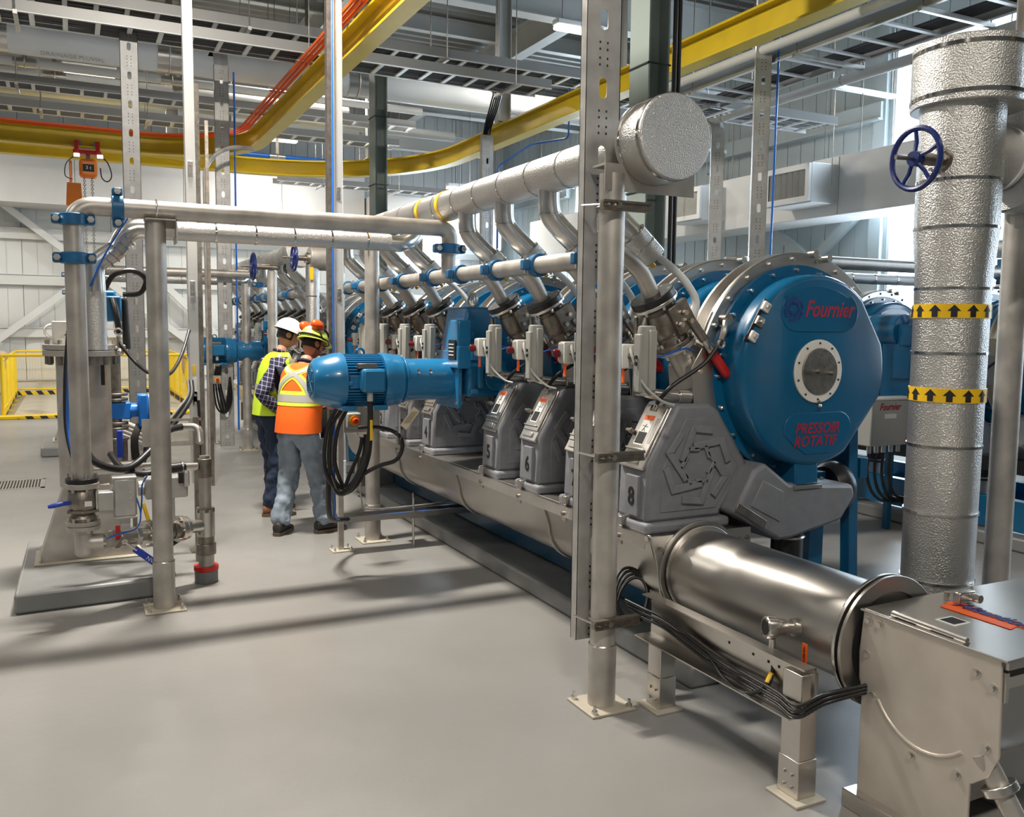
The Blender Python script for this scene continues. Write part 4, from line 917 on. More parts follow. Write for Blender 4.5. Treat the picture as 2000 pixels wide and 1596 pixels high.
WHERE = {1: 'second nearest', 2: 'third nearest', 3: 'fourth nearest, before the gearbox', 4: 'first beyond the gearbox', 5: 'second beyond the gearbox', 6: 'third beyond the gearbox', 7: 'fourth beyond the gearbox, last of the near unit'}
for k in range(1, 8):
    dy = YS[k] - YS[0]; n = NUM[k]
    dup(press0, (0, dy, 0), 'blue drum press with steel rim, %s' % WHERE[k])
    c = dup(cov0, (0, dy, 0), ('grey cast cover with the numeral %s on the long trough' % WORD[n]) if k < 6 else 'grey cast cover, %s' % WHERE[k])
    text(n, .13, black_matt, c, (2.4985, YS[k] - .02, .955), (0, -1, 0), (0, 0, 1), ext=.0015, name='number', sx=.85, bold=.002)
    dup(feed0, (0, dy, 0), 'feed valve on the steel header, %s' % WHERE[k]); dup(act0, (0, dy, 0), 'grey valve actuator with red indicator, %s' % WHERE[k])
    dup(bra0, (0, dy, 0), 'insulated manifold branch with yellow cap, %s' % WHERE[k])
text('8', .13, black_matt, cov0, (2.4985, YS[0] - .02, .955), (0, -1, 0), (0, 0, 1), ext=.0015, name='number', sx=.85, bold=.002)
fy = YS[0] - .256 - .006
LG = press0
for o in list(C.objects):
    if o.parent and o.parent.parent is press0 and o.name.startswith('upper_field'): LGU = press0
LGU = LGD = press0
text('Fournier', .118, red_print, LGU, (XC + .062, fy, ZD + .318), shear=.35, ext=.0008, sx=.82, bold=.0018)
text('PRESSOIR', .080, red_print, LGD, (XC + .012, fy, ZD - .300), shear=.28, ext=.0008, sx=.92, bold=.0012); text('ROTATIF', .080, red_print, LGD, (XC - .0, fy, ZD - .368), shear=.28, ext=.0008, sx=.92, bold=.0012)
F_emblem(MB(), XC - .182, ZD + .318, fy - .0012, fy, .060).build('printed_emblem', blue_print, LG, smooth=False)
# ---- far unit (7 m behind) and right hand unit
FAR = 7.0
for k in range(8):
    dy = YS[k] - YS[0] + FAR; g = 'presses of the unit beyond the two men'
    if k >= 0:
        dup(press0, (0, dy, 0), 'blue drum press in the unit beyond the two men', g)
        dup(cov0, (0, dy, 0), 'grey cast cover in the unit beyond the two men', 'covers of the unit beyond the two men')
        dup(feed0, (0, dy, 0), 'steel feed valve in the unit beyond the two men', 'feed valves of the unit beyond the two men')
        dup(act0, (0, dy, 0), 'grey actuator in the unit beyond the two men', 'actuators of the unit beyond the two men')
        dup(bra0, (0, dy, 0), 'insulated branch in the unit beyond the two men', 'branches of the unit beyond the two men')
for o in list(C.objects):   # the face lettering belongs to the nearest press only
    if o.parent and o.parent.name.startswith('rotary_press.') and o.name.split('.')[0] in ('lettering', 'printed_emblem'): bpy.data.objects.remove(o)
    elif o.parent and o.parent.name.startswith('discharge_cover.') and o.parent.get('group') == 'covers of the unit beyond the two men' and o.name.split('.')[0] == 'number': bpy.data.objects.remove(o)
for k, dy in enumerate((.57 * 1, .57 * 2 + .0, 1.71, 2.89, 3.46, 4.03)):
    lab = {1: 'blue drum press right of the arrowed pipe, in the unit beyond', 3: 'blue drum press left of the arrowed pipe, behind the blue gearbox'}.get(k, 'blue drum press in the unit behind the arrowed pipe')
    dup(press0, (3.95, dy, 0), lab, None if k in (1, 3) else 'drum presses behind the arrowed pipe')
# ---------------------------------------------------------------- trough, base frame, headers (built for a y offset)
def clampc(t, x, y, z, r=.066):
    mb = MB(); mb.ring((x, y - .03, z), (0, 1, 0), r - .018, r, .06, 24); mb.build('coupling', blue_clamp, t, .004)
    mb = MB()
    for s in (-1, 1): mb.box((x + s * (r + .018), y, z), (.045, .05, .06))
    mb.build('coupling_lug', blue_clamp, t, .008); mb = MB()
    for s in (-1, 1): mb.cyl((x + s * (r + .02), y, z - .05), (x + s * (r + .02), y, z + .05), .009, 8)
    mb.build('coupling_bolt', steel_bright, t)
def fixed_unit(dy, near):
    w_ = 'near' if near else 'far'; suf = '' if near else ' of the unit beyond the two men'
    # trough
    t = thing('conveyor_trough', 'long U-shaped stainless trough below the numbered covers' if near else 'stainless trough' + suf, 'trough', (2.8, 6.3 + dy, .3))
    y0, y1 = 3.53 + dy, 9.0 + dy; prof = [(2.505, .785), (2.515, .73)] + [(2.8 - .245 * math.cos(R(a)), .61 - .225 * math.sin(R(a))) for a in range(0, 181, 12)] + [(3.085, .73), (3.095, .785)]
    inner = [(2.8 + (x - 2.8) * .985, z + .004) for (x, z) in prof[::-1]]
    MB().prism(prof + inner, 'y', y0, y1).build('trough_sheet', steel, t, angle=25)
    for x in (2.5, 3.10):
        mb = MB(); mb.lim(x - .02, x + .02, y0, y1, .765, .787); mb.lim(x - .024 if x < 2.8 else x + .020, x - .020 if x < 2.8 else x + .024, y0, y1, .725, .787); mb.build('edge_flange', steel_bright, t, smooth=False)
    MB().lim(2.52, 3.08, y0 + .01, y1 - .01, .775, .786).build('cover_sheet', steel, t, smooth=False)
    for y in (4.62, 6.0, 7.35): 
        mb = MB(); p2 = [(x + (.0), z) for (x, z) in prof]; o2 = [(2.8 + (x - 2.8) * 1.06, .6 + (z - .6) * (1.07 if z < .7 else 1)) for (x, z) in prof[::-1]]; mb.prism(prof + o2, 'y', y + dy, y + dy + .045); mb.build('stiffening_rib', steel, t, .002)
    for k, y in enumerate((3.58, 8.9)):
        mb = MB(); mb.prism([(2.62, .12), (3.02, .12), (3.0, .43), (2.62, .43)], 'y', y + dy, y + dy + .08); mb.build('saddle', steel, t, .003)
    if near:
        mb = MB(); mb.prism([(2.50, .785), (3.13, .785), (3.13, .70), (3.07, .655), (3.04, .50), (2.95, .37), (2.64, .37), (2.57, .50), (2.53, .70)], 'y', 3.515, 3.53); mb.build('end_plate', steel, t, .003)
        mb = MB()
        for (x, z) in ((2.56, .72), (2.62, .62), (3.04, .73), (3.10, .73), (2.98, .62), (2.9, .40), (2.68, .40), (2.62, .5), (2.8, .375)): mb.cyl((x, 3.515, z), (x, 3.50, z), .012, 8)
        mb.build('plate_bolt', steel_dark, t)
    # blue base frame on its own plinth
    t = thing('press_base_frame', 'blue steel base frame under the near row of presses' if near else 'blue steel base frame' + suf, 'frame', (3.4, 6.3 + dy, .12))
    for x in (3.07, 4.05): MB().lim(x - .045, x + .045, 3.62 + dy, 9.0 + dy, .13, .31).build('long_beam', blue, t, .004)
    for y in (3.74, 4.9, 6.0, 7.3, 8.9):
        MB().lim(3.16, 4.05, y + dy - .04, y + dy + .04, .15, .30).build('cross_beam', blue, t, .004); MB().lim(3.72, 3.83, y + dy - .04, y + dy + .04, .30, 1.0).build('upright', blue, t, .004)
        MB().bar((4.10, y + dy, .14), (4.02, y + dy, 1.55), .07, .07).build('raking_leg', blue, t, .004)
    MB().lim(3.19, 3.27, 3.80 + dy, 8.9 + dy, .50, .60).build('shelf_beam', blue, t, .004)
    MB().bar((4.13, 3.7 + dy, 1.0), (4.13, 9.0 + dy, 1.0), .06, .12).build('rail_beam', blue, t, .004)
    struct(MB().lim(2.72, 4.35, 3.45 + dy, 9.3 + dy, 0, .12).build('plinth', concrete, None, .02))
    # feed header
    t = thing('feed_header', 'bare steel header with blue couplings along the presses' if near else 'bare steel header with blue couplings' + suf, 'pipe', (2.42, 6.0 + dy, 2.15)); XH, ZH = 2.42, 2.15
    MB().cyl((XH, YS[0] + .02 + dy, ZH), (XH, YS[7] + .3 + dy, ZH), .050, 22).build('header_pipe', steel_pipe, t)
    for k, y in enumerate(YS):
        a = Vector((XH, y + dy, ZH))
        pts = [a + (Vector((0, .06, 0)) if k == 0 else Vector((0, 0, 0))), a + Vector((.06, 0, -.02)) if k else a + Vector((.01, .0, .0)), a + Vector((.12, 0, -.08)), Vector((2.615, y + dy, 1.95))]
        MB().tube(spline(pts, 6), .043, 18).build('branch_pipe', steel_pipe, t)
    for y in (4.00, 4.57, 5.13, 5.70, 6.22, 6.88, 7.46, 8.02, 8.5): clampc(t, XH, y + dy, ZH)
    MB().tube(bend([(XH, 5.93 + dy, ZH), (XH, 5.93 + dy, 2.30), (XH, 5.92 + dy, 2.47)], .05), .052, 20).build('riser', steel_pipe, t)
    # bare pipe crossing to the tank
    t = thing('bare_steel_pipe', 'long bare steel pipe crossing to the left tank with blue couplings' if near else 'bare steel pipe crossing to the farther tank' + suf, 'pipe', (1.2, 5.9 + dy, 2.47)); y = 5.9 + dy
    P = bend([(.035, y, .86), (.035, y, 2.478), (2.42, y + .0, 2.478), (2.42, y + .02, 2.30)], .13, 8)
    MB().tube(P, .056, 24).build('pipe_run', steel_pipe, t)
    def cpl(c, d):
        u, v, dd = frame(d); c = Vector(c); mb = MB(); mb.ring(c - dd * .033, dd, .05, .078, .066, 24); mb.build('coupling', blue_clamp, t, .005)
        side = Vector((1, 0, 0)) if abs(dd.z) > .5 else Vector((0, 0, 1)); fr_ = Vector((0, -1, 0))
        mb = MB()
        for s in (-1, 1): mb.box(c + side * s * .092, (.05 if abs(dd.z) > .5 else .06, .07, .06 if abs(dd.z) > .5 else .05))
        mb.build('coupling_lug', blue_clamp, t, .012); mb = MB()
        for s in (-1, 1): q = c + side * s * .092; mb.cyl(q - fr_ * .055, q + fr_ * .062, .011, 8); mb.cyl(q + fr_ * .036, q + fr_ * .056, .02, 6)
        mb.build('coupling_bolt', steel_bright, t)
    cpl((.035, y, 2.17), (0, 0, 1)); cpl((.035, y, 2.395), (0, 0, 1)); cpl((.275, y, 2.478), (1, 0, 0)); cpl((2.42, y + .02, 2.34), (0, 0, 1))
    mb = MB(); mb.torus((.49, y, 2.478), (1, 0, 0), .061, .006, 20, 6); mb.build('u_bolt', steel_bright, t)
    # insulated pipe parallel to it, joining the manifold
    t = thing('insulated_pipe', 'slim insulated pipe just behind the long bare pipe' if near else 'slim insulated pipe' + suf, 'pipe', (1.2, 6.25 + dy, 2.4)); y = 6.28 + dy
    MB().cyl((.48, y, 2.395), (2.10, y, 2.395), .062, 24).build('jacket', foil, t); MB().tube(spline([(.15, y, 1.98), (.15, y, 2.14), (.20, y, 2.20), (.28, y, 2.26), (.33, y, 2.35), (.40, y, 2.395), (.50, y, 2.395)], 5), .062, 20).build('elbow_jacket', foil_smooth, t)
    MB().cyl((.15, y, 1.62), (.15, y, 1.99), .062, 24).build('drop_jacket', foil, t); MB().tube(spline([(2.08, y, 2.395), (2.2, y, 2.395), (2.30, y + .05, 2.45), (2.38, y + .12, 2.58)], 5), .06, 20).build('end_elbow', foil_smooth, t)
    for x in (.62, .88, 1.14, 1.40, 1.66, 1.92): MB().ring((x, y, 2.395), (1, 0, 0), .062, .0645, .012, 24).build('band', band, t)
    for k in range(5): MB().ring((.215 + .03 * k, y, 2.185 + .035 * k), (.6, 0, .75), .062, .0645, .008, 24).build('band', band, t)
    # manifold
    t = thing('insulated_manifold', 'large foil-jacketed manifold pipe above the presses, with round end cap' if near else 'large foil-jacketed manifold pipe' + suf, 'pipe', (2.4, 6 + dy, 2.635)); ya = 3.26 + dy
    MB().cyl((2.4, ya + .35, 2.635), (2.4, 8.7 + dy, 2.635), .102, 36).build('jacket', foil, t); MB().cyl((2.4, ya + .2, 2.635), (2.4, ya + .36, 2.635), .075, 28).build('bare_stub', steel_pipe, t)
    MB().cyl((2.4, ya, 2.635), (2.4, ya + .21, 2.635), .188, 48).build('end_cap', foil, t, .006)
    for q in (.02, .165): MB().ring((2.4, ya + q, 2.635), (0, 1, 0), .187, .1905, .016, 48).build('cap_band', band, t)
    y = ya + .55
    while y < 8.6 + dy: MB().ring((2.4, y, 2.635), (0, 1, 0), .1015, .1045, .012, 36).build('band', band, t); y += .36
    if near:
        for yy in (6.25, 5.85): MB().ring((2.4, yy, 2.635), (0, 1, 0), .102, .1055, .05, 36).build('arrow_tape', tape_yellow, t)
fixed_unit(0, True); fixed_unit(FAR, False)
# right hand unit: frame only where it can be seen
t = thing('press_base_frame', 'blue base frame of the unit behind the arrowed pipe', 'frame', (7.3, 6.3, .12))
for x in (7.05, 7.95): MB().lim(x - .045, x + .045, 3.9, 9.0, .14, .40).build('long_beam', blue, t, .004)
for y in (4.2, 5.4, 6.6, 7.9): MB().lim(7.1, 7.9, y - .04, y + .04, .15, .3).build('cross_beam', blue, t); MB().lim(7.6, 7.7, y - .04, y + .04, .3, 1.0).build('upright', blue, t)
MB().lim(7.0, 7.1, 3.9, 9.0, .62, .74).build('rail_beam', black, t)
struct(MB().lim(6.9, 8.3, 3.8, 9.3, 0, .12).build('plinth', concrete, None, .02))
t = thing('bare_steel_pipe', 'bare steel pipe beyond the front drum, running to the blue coupling', 'pipe', (7.2, 5.9, 2.4)); MB().cyl((6.0, 5.9, 2.395), (8.4, 5.9, 2.395), .056, 22).build('pipe_run', steel_pipe, t)
mb = MB(); mb.ring((8.33, 5.9, 2.395), (1, 0, 0), .05, .085, .07, 20); mb.box((8.36, 5.9, 2.5), (.06, .07, .05)); mb.box((8.36, 5.9, 2.29), (.06, .07, .05)); mb.build('coupling', blue_clamp, t, .004)
t = thing('insulated_pipe', 'slim insulated pipe beyond the front drum, below the bare pipe', 'pipe', (7.2, 6.2, 2.3)); MB().cyl((5.6, 6.2, 2.29), (8.6, 6.2, 2.29), .05, 22).build('jacket', foil, t); MB().cyl((8.55, 6.2, 0), (8.55, 6.2, 2.29), .05, 22).build('drop', steel_pipe, t)
for x in (6.3, 6.6, 6.9, 7.2, 7.5, 7.8): MB().ring((x, 6.2, 2.29), (1, 0, 0), .05, .053, .012, 20).build('band', band, t)
for x, y, lab in ((5.72, 5.95, 'insulated riser behind the front drum, right one of two'), (5.5, 6.5, 'insulated riser behind the front drum, left one of two')):
    t = thing('insulated_riser', lab, 'pipe', (x, y, 2.1)); MB().cyl((x, y, 0), (x, y, 2.46), .11, 24).build('jacket', foil, t, .01); MB().ring((x, y, 2.40), (0, 0, 1), .11, .114, .012, 24).build('band', band, t)
t = thing('insulated_manifold', 'foil-jacketed manifold behind the arrowed pipe at the right edge', 'pipe', (8.6, 6, 2.64)); MB().cyl((8.4, 3.2, 2.635), (8.4, 6.9, 2.635), .10, 28).build('jacket', foil, t)
MB().ring((8.4, 5.6, 2.635), (0, 1, 0), .10, .104, .05, 28).build('arrow_tape', tape_yellow, t)
# ---------------------------------------------------------------- gearbox and motor
def gearmotor(dy, near):
    y = 6.0 + dy; lab = 'blue gearbox with a dark nameplate between the fourth and fifth covers' if near else 'blue gearbox of the unit beyond the two men'
    t = thing('drive_gearbox', lab, 'gearbox', (2.75, y, 1.3))
    mb = MB(); mb.lim(2.50, 2.86, y - .26, y + .26, 1.30, 1.66); mb.build('lower_housing', blue_lit, t, .02)
    mb = MB(); mb.prism([(2.46, 1.60), (2.92, 1.60), (2.92, 1.86), (2.86, 1.935), (2.52, 1.935), (2.50, 1.80)], 'y', y - .17, y + .20); mb.build('upper_housing', blue_lit, t, .02)
    MB().lim(2.42, 2.52, y - .25, y - .10, 1.60, 1.84).build('front_block', blue_lit, t, .012); MB().lim(2.415, 2.52, y - .27, y - .06, 1.50, 1.66).build('name_boss', blue_lit, t, .008)
    MB().lim(2.405, 2.417, y - .23, y - .11, 1.56, 1.70).build('nameplate', black_matt, t, .002)
    for k in range(4): MB().lim(2.402, 2.406, y - .215 + .005, y - .125, 1.665 - .025 * k, 1.672 - .025 * k).build('plate_line', paper, t, smooth=False)
    MB().lim(2.44, 2.47, y - .215, y + .215, 1.215, 1.62).build('motor_flange', blue_lit, t, .006)
    mb = MB(); mb.lim(2.50, 2.56, y - .30, y - .26, 1.32, 1.36); mb.lim(2.50, 2.56, y - .30, y - .26, 1.56, 1.62); mb.lim(2.56, 2.60, y - .30, y - .26, 1.36, 1.52); mb.lim(2.48, 2.56, y - .21, y - .17, 1.70, 1.76); mb.build('casting_boss', blue_lit, t, .008)
    MB().cyl((2.72, y - .26, 1.45), (2.72, y - .285, 1.45), .11, 28).build('bearing_cover', blue_lit, t, .006)
    for s in (-.09, .09): MB().torus((2.64 + s * .3, y + s, 1.985), (1, 0, 0), .045, .011, 20, 8).build('eye_bolt', steel_pipe, t); MB().cyl((2.64 + s * .3, y + s, 1.93), (2.64 + s * .3, y + s, 1.945), .02, 10).build('eye_collar', steel_pipe, t)
    b = MB()
    for (yy, zz) in ((-.19, 1.25), (.19, 1.25), (-.19, 1.59), (.19, 1.59)): b.cyl((2.43, y + yy, zz), (2.48, y + yy, zz), .014, 6)
    b.build('flange_bolt', steel_bright, t)
    MB().cyl((2.86, y, 1.5), (3.1, y, 1.5), .14, 28).build('output_shaft_housing', blue_lit, t)
    MB().cyl((XC, y - .2, ZD), (XC, y + .2, ZD), .24, 32).build('main_housing', blue_lit, t, .01); MB().lim(2.95, XC, y - .16, y + .16, 1.4, 1.75).build('neck_housing', blue_lit, t, .01)
    # motor
    zc = 1.415; lab = 'large glossy blue electric motor at waist height by the men' if near else 'smaller-looking blue electric motor left of the men'
    t = thing('electric_motor', lab, 'motor', (1.95, y, 1.2))
    MB().lathe([(.100, 1.445), (.120, 1.447), (.150, 1.475), (.188, 1.60), (.192, 1.63), (.192, 1.66)], (0, y, zc), (1, 0, 0), 40).build('fan_cowl', blue_lit, t, .004); cowl = bpy.data.objects[C.objects[-1].name]
    g_ = MB()
    for r in (.03, .045, .06, .075, .09): g_.torus((1.442, y, zc), (1, 0, 0), r, .003, 28, 5)
    for a in range(0, 180, 45): g_.tube([(1.441, y + .1 * math.cos(R(a)), zc + .1 * math.sin(R(a))), (1.441, y - .1 * math.cos(R(a)), zc - .1 * math.sin(R(a)))], .003, 5)
    g_.build('fan_grille', blue_lit, cowl); MB().cyl((1.446, y, zc), (1.45, y, zc), .098, 28).build('fan_opening', dark_gap, cowl)
    MB().cyl((1.66, y, zc), (1.93, y, zc), .160, 36).build('stator', blue_lit, t)
    f = MB()
    for a in list(range(20, 161, 7)) + list(range(200, 341, 7)):
        c = Vector((1.79, y + .168 * math.cos(R(a)), zc + .168 * math.sin(R(a)))); f.box(c, (.26, .006, .03), Matrix.Rotation(R(a - 90), 3, 'X'))
    o = f.build('cooling_fins', blue_lit, t, smooth=False)
    for s in (-1, 1): MB().box((1.79, y + s * .165, zc), (.24, .02, .09)).build('side_pad', blue_lit, t, .006)
    MB().lathe([(.175, 1.925), (.188, 1.93), (.192, 1.95), (.185, 2.00), (.178, 2.03), (.178, 2.06), (.150, 2.09)], (0, y, zc), (1, 0, 0), 40).build('end_shield', blue_lit, t)
    MB().cyl((2.06, y, zc), (2.45, y, zc), .148, 40).build('adapter_tube', blue_lit, t); MB().cyl((2.085, y, zc), (2.10, y, zc), .165, 40).build('adapter_flange', blue_lit, t, .003)
    b = MB()
    for x in (2.17, 2.26):
        for a in (120, 250): b.cyl((x, y - .148 * abs(math.sin(R(a))), zc + .148 * math.cos(R(a)) * -1), (x, y - .165 * abs(math.sin(R(a))), zc + .165 * math.cos(R(a)) * -1), .009, 8)
    b.build('adapter_screw', steel_bright, t)
    tb = MB().lim(1.735, 1.90, y - .255, y - .15, zc - .07, zc + .09).build('terminal_box', blue_lit, t, .022); MB().lim(1.75, 1.885, y - .262, y - .254, zc - .055, zc + .075).build('terminal_lid', blue_lit, tb, .006)
    MB().lim(1.72, 1.86, y - .20, y - .155, zc + .09, zc + .125).build('nameplate_bracket', steel_dark, t, .004)
    for x in (1.68, 1.90):
        MB().lim(x - .05, x + .05, y - .14, y + .14, 1.215, 1.25).build('foot', blue_lit, t, .006)
    MB().torus((1.80, y + .03, 1.605), (0, 1, 0), .03, .008, 16, 8).build('lifting_eye', blue_lit, t)
    MB().cyl((1.80, y - .205, zc - .07), (1.80, y - .205, zc - .13), .020, 10).build('cable_gland', grey_box, t)
    MB().lim(1.655, 1.69, y - .19, y - .165, 1.39, 1.42).build('cowl_screw_boss', blue_lit, t, .008)
    # stand carrying switch, cables
    t = thing('motor_stand', 'slim steel strut stand below the near blue motor' if near else 'slim steel strut stand below the farther blue motor', 'stand', (1.89, 6.87 + dy, 0)); x, yy = 1.885, 6.86 + dy
    mb = MB(); mb.lim(x - .02, x + .02, yy - .02, yy + .02, .01, 1.25); mb.build('upright', steel_pipe, t, smooth=False); MB().lim(x - .08, x + .10, yy - .07, yy + .07, 0, .01).build('base_plate', tread, t, .002)
    b = MB()
    for sx in (-.06, .07):
        for sy in (-.05, .05): b.cyl((x + sx, yy + sy, .01), (x + sx, yy + sy, .035), .008, 8)
    b.build('anchor_bolt', steel_bright, t); MB().lim(x + .02, x + .30, yy - .06, yy - .05, .95, 1.23).build('back_plate', steel_pipe, t, .002)
gearmotor(0, True); gearmotor(FAR, False)
# ================================================================ RIGHT FOREGROUND
# conveyor tube from the trough to the steel box
t = thing('conveyor_tube', 'large brushed stainless conveyor tube leading to the steel box', 'pipe', (2.8, 2.95, .39))
MB().cyl((2.8, 3.515, .60), (2.8, 2.36, .60), .205, 56).build('tube', steel, t)
MB().ring((2.8, 3.515, .60), (0, -1, 0), .20, .245, .014, 48).build('far_flange', steel, t, .002); MB().ring((2.8, 3.49, .60), (0, -1, 0), .204, .222, .012, 48).build('collar', steel_bright, t, .003)
MB().ring((2.8, 2.375, .60), (0, 1, 0), .20, .262, .014, 56).build('near_flange', steel_bright, t, .002); MB().ring((2.8, 2.345, .60), (0, 1, 0), .20, .262, .014, 56).build('box_flange', steel, t, .002)
b = bolts(MB(), (2.8, 2.389, .60), (0, 1, 0), .238, 12, .011, .016, 10); b.build('flange_bolt', steel_dark, t)
# level instrument on the tube
t = thing('level_sensor', 'small round instrument with a dark glass dial on the tube', 'instrument', (2.6, 2.62, .6)); c = Vector((2.625, 2.62, .60)); d = Vector((-.93, .28, .04)).normalized()
MB().lathe([(.055, 0), (.058, .008), (.056, .014), (.036, .018), (.030, .03), (.030, .055), (.036, .058), (.036, .068), (.026, .072), (.026, .10)], c - d * .02, d, 28).build('clamp_neck', steel_bright, t)
e = c + d * .075; MB().lathe([(.030, 0), (.034, .006), (.036, .04), (.042, .045), (.045, .07), (.045, .085), (.040, .09)], e, d, 28).build('sensor_head', steel_bright, t)
MB().cyl(e + d * .088, e + d * .0915, .031, 24).build('dial_glass', black, t); b = bolts(MB(), e + d * .086, d, .038, 6, .0035, .006); b.build('dial_screw', steel_dark, t)
g0 = e + d * .06 + Vector((0, -.004, -.045)); MB().cyl(g0, g0 + Vector((0, 0, -.055)), .014, 12).build('cable_gland', steel_bright, t)
MB().lim(2.563, 2.567, 2.535, 2.56, .475, .565).build('orange_tag', orange_tag, t); text('LE-530-3021', .014, black_matt, t, (2.562, 2.5475, .52), (0, 0, 1), (0, 1, 0), ext=.0004)
# cable channel on two folded posts
t = thing('cable_channel', 'open steel cable channel on two folded posts before the tube', 'cable tray', (2.43, 2.95, .3))
x = 2.44; mb = MB(); mb.lim(x + .045, x + .05, 2.41, 3.47, .33, .525); mb.lim(x - .01, x + .05, 2.41, 3.47, .520, .526); mb.build('channel_back', steel_bright, t, smooth=False)
mb = MB(); mb.lim(x - .05, x + .05, 2.44, 3.47, .325, .331); mb.build('channel_floor', steel_bright, t, smooth=False)
mb = MB()
for yy in (2.55, 2.60, 2.66, 2.75, 2.9): mb.lim(x + .043, x + .0451, yy - .005, yy + .005, .46, .47)
mb.build('punched_hole', dark_gap, t, smooth=False)
for yy in (3.36, 2.47):
    MB().lim(x - .01, x + .075, yy - .05, yy + .05, .16, .33 if yy > 3 else .50).build('leg', steel_bright, t, .003); MB().lim(x - .014, x + .08, yy - .054, yy + .054, .012, .16).build('foot_sleeve', steel_bright, t, .003)
    MB().lim(x - .05, x + .10, yy - .09, yy + .08, 0, .012).build('base_plate', tread, t, .003)
    b = MB()
    for (dy_, z) in ((-.02, .10), (.02, .10), (-.02, .05), (.02, .05)): b.cyl((x - .014, yy + dy_, z), (x - .022, yy + dy_, z), .008, 8)
    split_loose(b.build('bolt', steel_bright, t))
# black armoured hoses lying in the channel
def hose(pts, r, lab, m_=black, rib=True, k=8, g=None, n=8):
    P = spline(pts, k); mb = MB()
    if rib:
        Q = []; rs = []
        L = 0
        for a, b in zip(P, P[1:]):
            seg = (b - a).length; m_n = max(1, int(seg / (r * .8)))
            for i in range(m_n): Q.append(a + (b - a) * i / m_n); rs.append(r * (1.0 if len(rs) % 2 else .86))
        Q.append(P[-1]); rs.append(r); mb.tube(Q, r, n, rs=rs)
    else: mb.tube(P, r, n)
    return tag(mb.build('cable', m_, loc=tuple(P[0]), angle=60), lab, 'cable', g)
G = 'black hoses in the cable channel'
for k in range(3):
    o = .022 * k
    hose([(2.44 - .01 * k, 3.60, .42 + .02 * k), (2.44, 3.46, .405 + o), (2.45, 3.30, .40 + o), (2.45, 3.0, .355 + o), (2.44, 2.75, .345 + o), (2.43, 2.55, .345 + o), (2.41, 2.42, .345 + o), (2.47, 2.34, .42 + o * .8), (2.62, 2.29, .455 + o * .6)], .0085, 'black armoured hose lying along the open cable channel', g=G)
hose([tuple(g0 + Vector((0, 0, -.05))), tuple(g0 + Vector((.0, -.01, -.10))), (2.45, 2.62, .39), (2.41, 2.70, .33), (2.42, 2.85, .335), (2.45, 3.0, .38), (2.45, 3.2, .41), (2.45, 3.4, .42)], .0085, 'black hose with a yellow sleeve dropping from the round instrument')
MB().cyl((2.475, 2.63, .43), (2.45, 2.625, .395), .011, 10).build('yellow_sleeve', tape_yellow, None); tag(bpy.data.objects['yellow_sleeve'], 'yellow sleeve on the hose below the round instrument', 'sleeve')
for k in range(4):
    a = 90 * k; cen = Vector((2.50, 3.66, .46 - .012 * k))
    pts = [cen + Vector((.10 * math.cos(R(q)) * (1 - .05 * k), .05 * math.sin(R(q * 1)), (.125 - .006 * k) * math.sin(R(q + 12 * k)))) for q in range(0, 361, 24)]
    hose([tuple(p) for p in pts], .0085, 'coil of black hose behind the nearest post', rib=(k % 2 == 0), g='coiled hoses behind the nearest post', k=3)
# steel box at the right edge
t = thing('steel_inlet_box', 'stainless hopper box with orange warning lettering at the right edge', 'machine box', (2.9, 2.05, .07)); xf = 2.62
mb = MB(); prof = [(2.315, .77), (1.765, .765), (1.755, .44), (1.79, .36), (1.84, .315), (1.85, .31), (1.85, .06), (2.31, .06), (2.31, .465), (2.325, .50), (2.33, .60)]
mb.prism(prof, 'x', xf, xf + .01); mb.build('side_plate', box_steel, t, .003)
mb = MB(); mb.prism([(2.30, .765), (1.80, .74)] + [(2.05 - .25 * math.cos(R(a)), .55 - .25 * math.sin(R(a))) for a in range(0, 91, 15)] + [(2.05, .08), (2.30, .08)], 'x', xf + .01, 3.6); mb.build('box_body', steel, t, .002)
mb = MB(); mb.lim(xf + .02, 3.6, 1.765, 1.80, .66, .70); mb.lim(xf + .012, xf + .03, 1.755, 1.80, .62, .72); mb.build('closing_bracket', steel_bright, t, .002)
mb = MB(); mb.prism([(xf - .01, .768), (xf + .30, .774), (3.7, .776), (3.7, .764), (xf - .01, .760)], 'y', 1.74, 2.325); mb.lim(xf + .0, 3.7, 1.74, 1.752, .735, .765); mb.build('lid', steel, t, .002)
# pressed arc and bolts in the side plate
mb = MB(); mb.tube([(xf - .001, 2.04 + .235 * math.cos(R(a)), .60 - .26 * math.sin(R(a))) for a in range(35, 136, 8)], .007, 8); mb.build('pressed_arc', box_steel, t)
b = MB()
for (yy, z) in ((2.29, .73), (2.24, .73), (2.295, .60), (2.26, .45), (2.08, .305), (1.90, .32), (1.80, .455), (1.79, .66), (1.85, .69)): b.cyl((xf, yy, z), (xf - .012, yy, z), .011, 6); b.cyl((xf, yy, z), (xf - .003, yy, z), .017, 16)
split_loose(b.build('bolt', steel_bright, t))
mb = MB(); mb.tube([(xf + .015, 2.20, .782), (xf + .015, 1.90, .778)], .011, 10); mb.lim(xf - .004, xf + .03, 1.90, 2.20, .765, .772); mb.build('hinge', steel_bright, t)
for yy in (1.99, 2.14): MB().lim(xf + .002, xf + .02, yy - .045, yy + .045, .771, .7725).build('hinge_slot', dark_gap, t, smooth=False)
MB().lim(2.745, 2.83, 2.03, 2.11, .770, .7735).build('type_plate', white_paint, t, smooth=False); MB().lim(2.755, 2.82, 2.04, 2.10, .7735, .7743).build('type_print', black_matt, t, smooth=False)
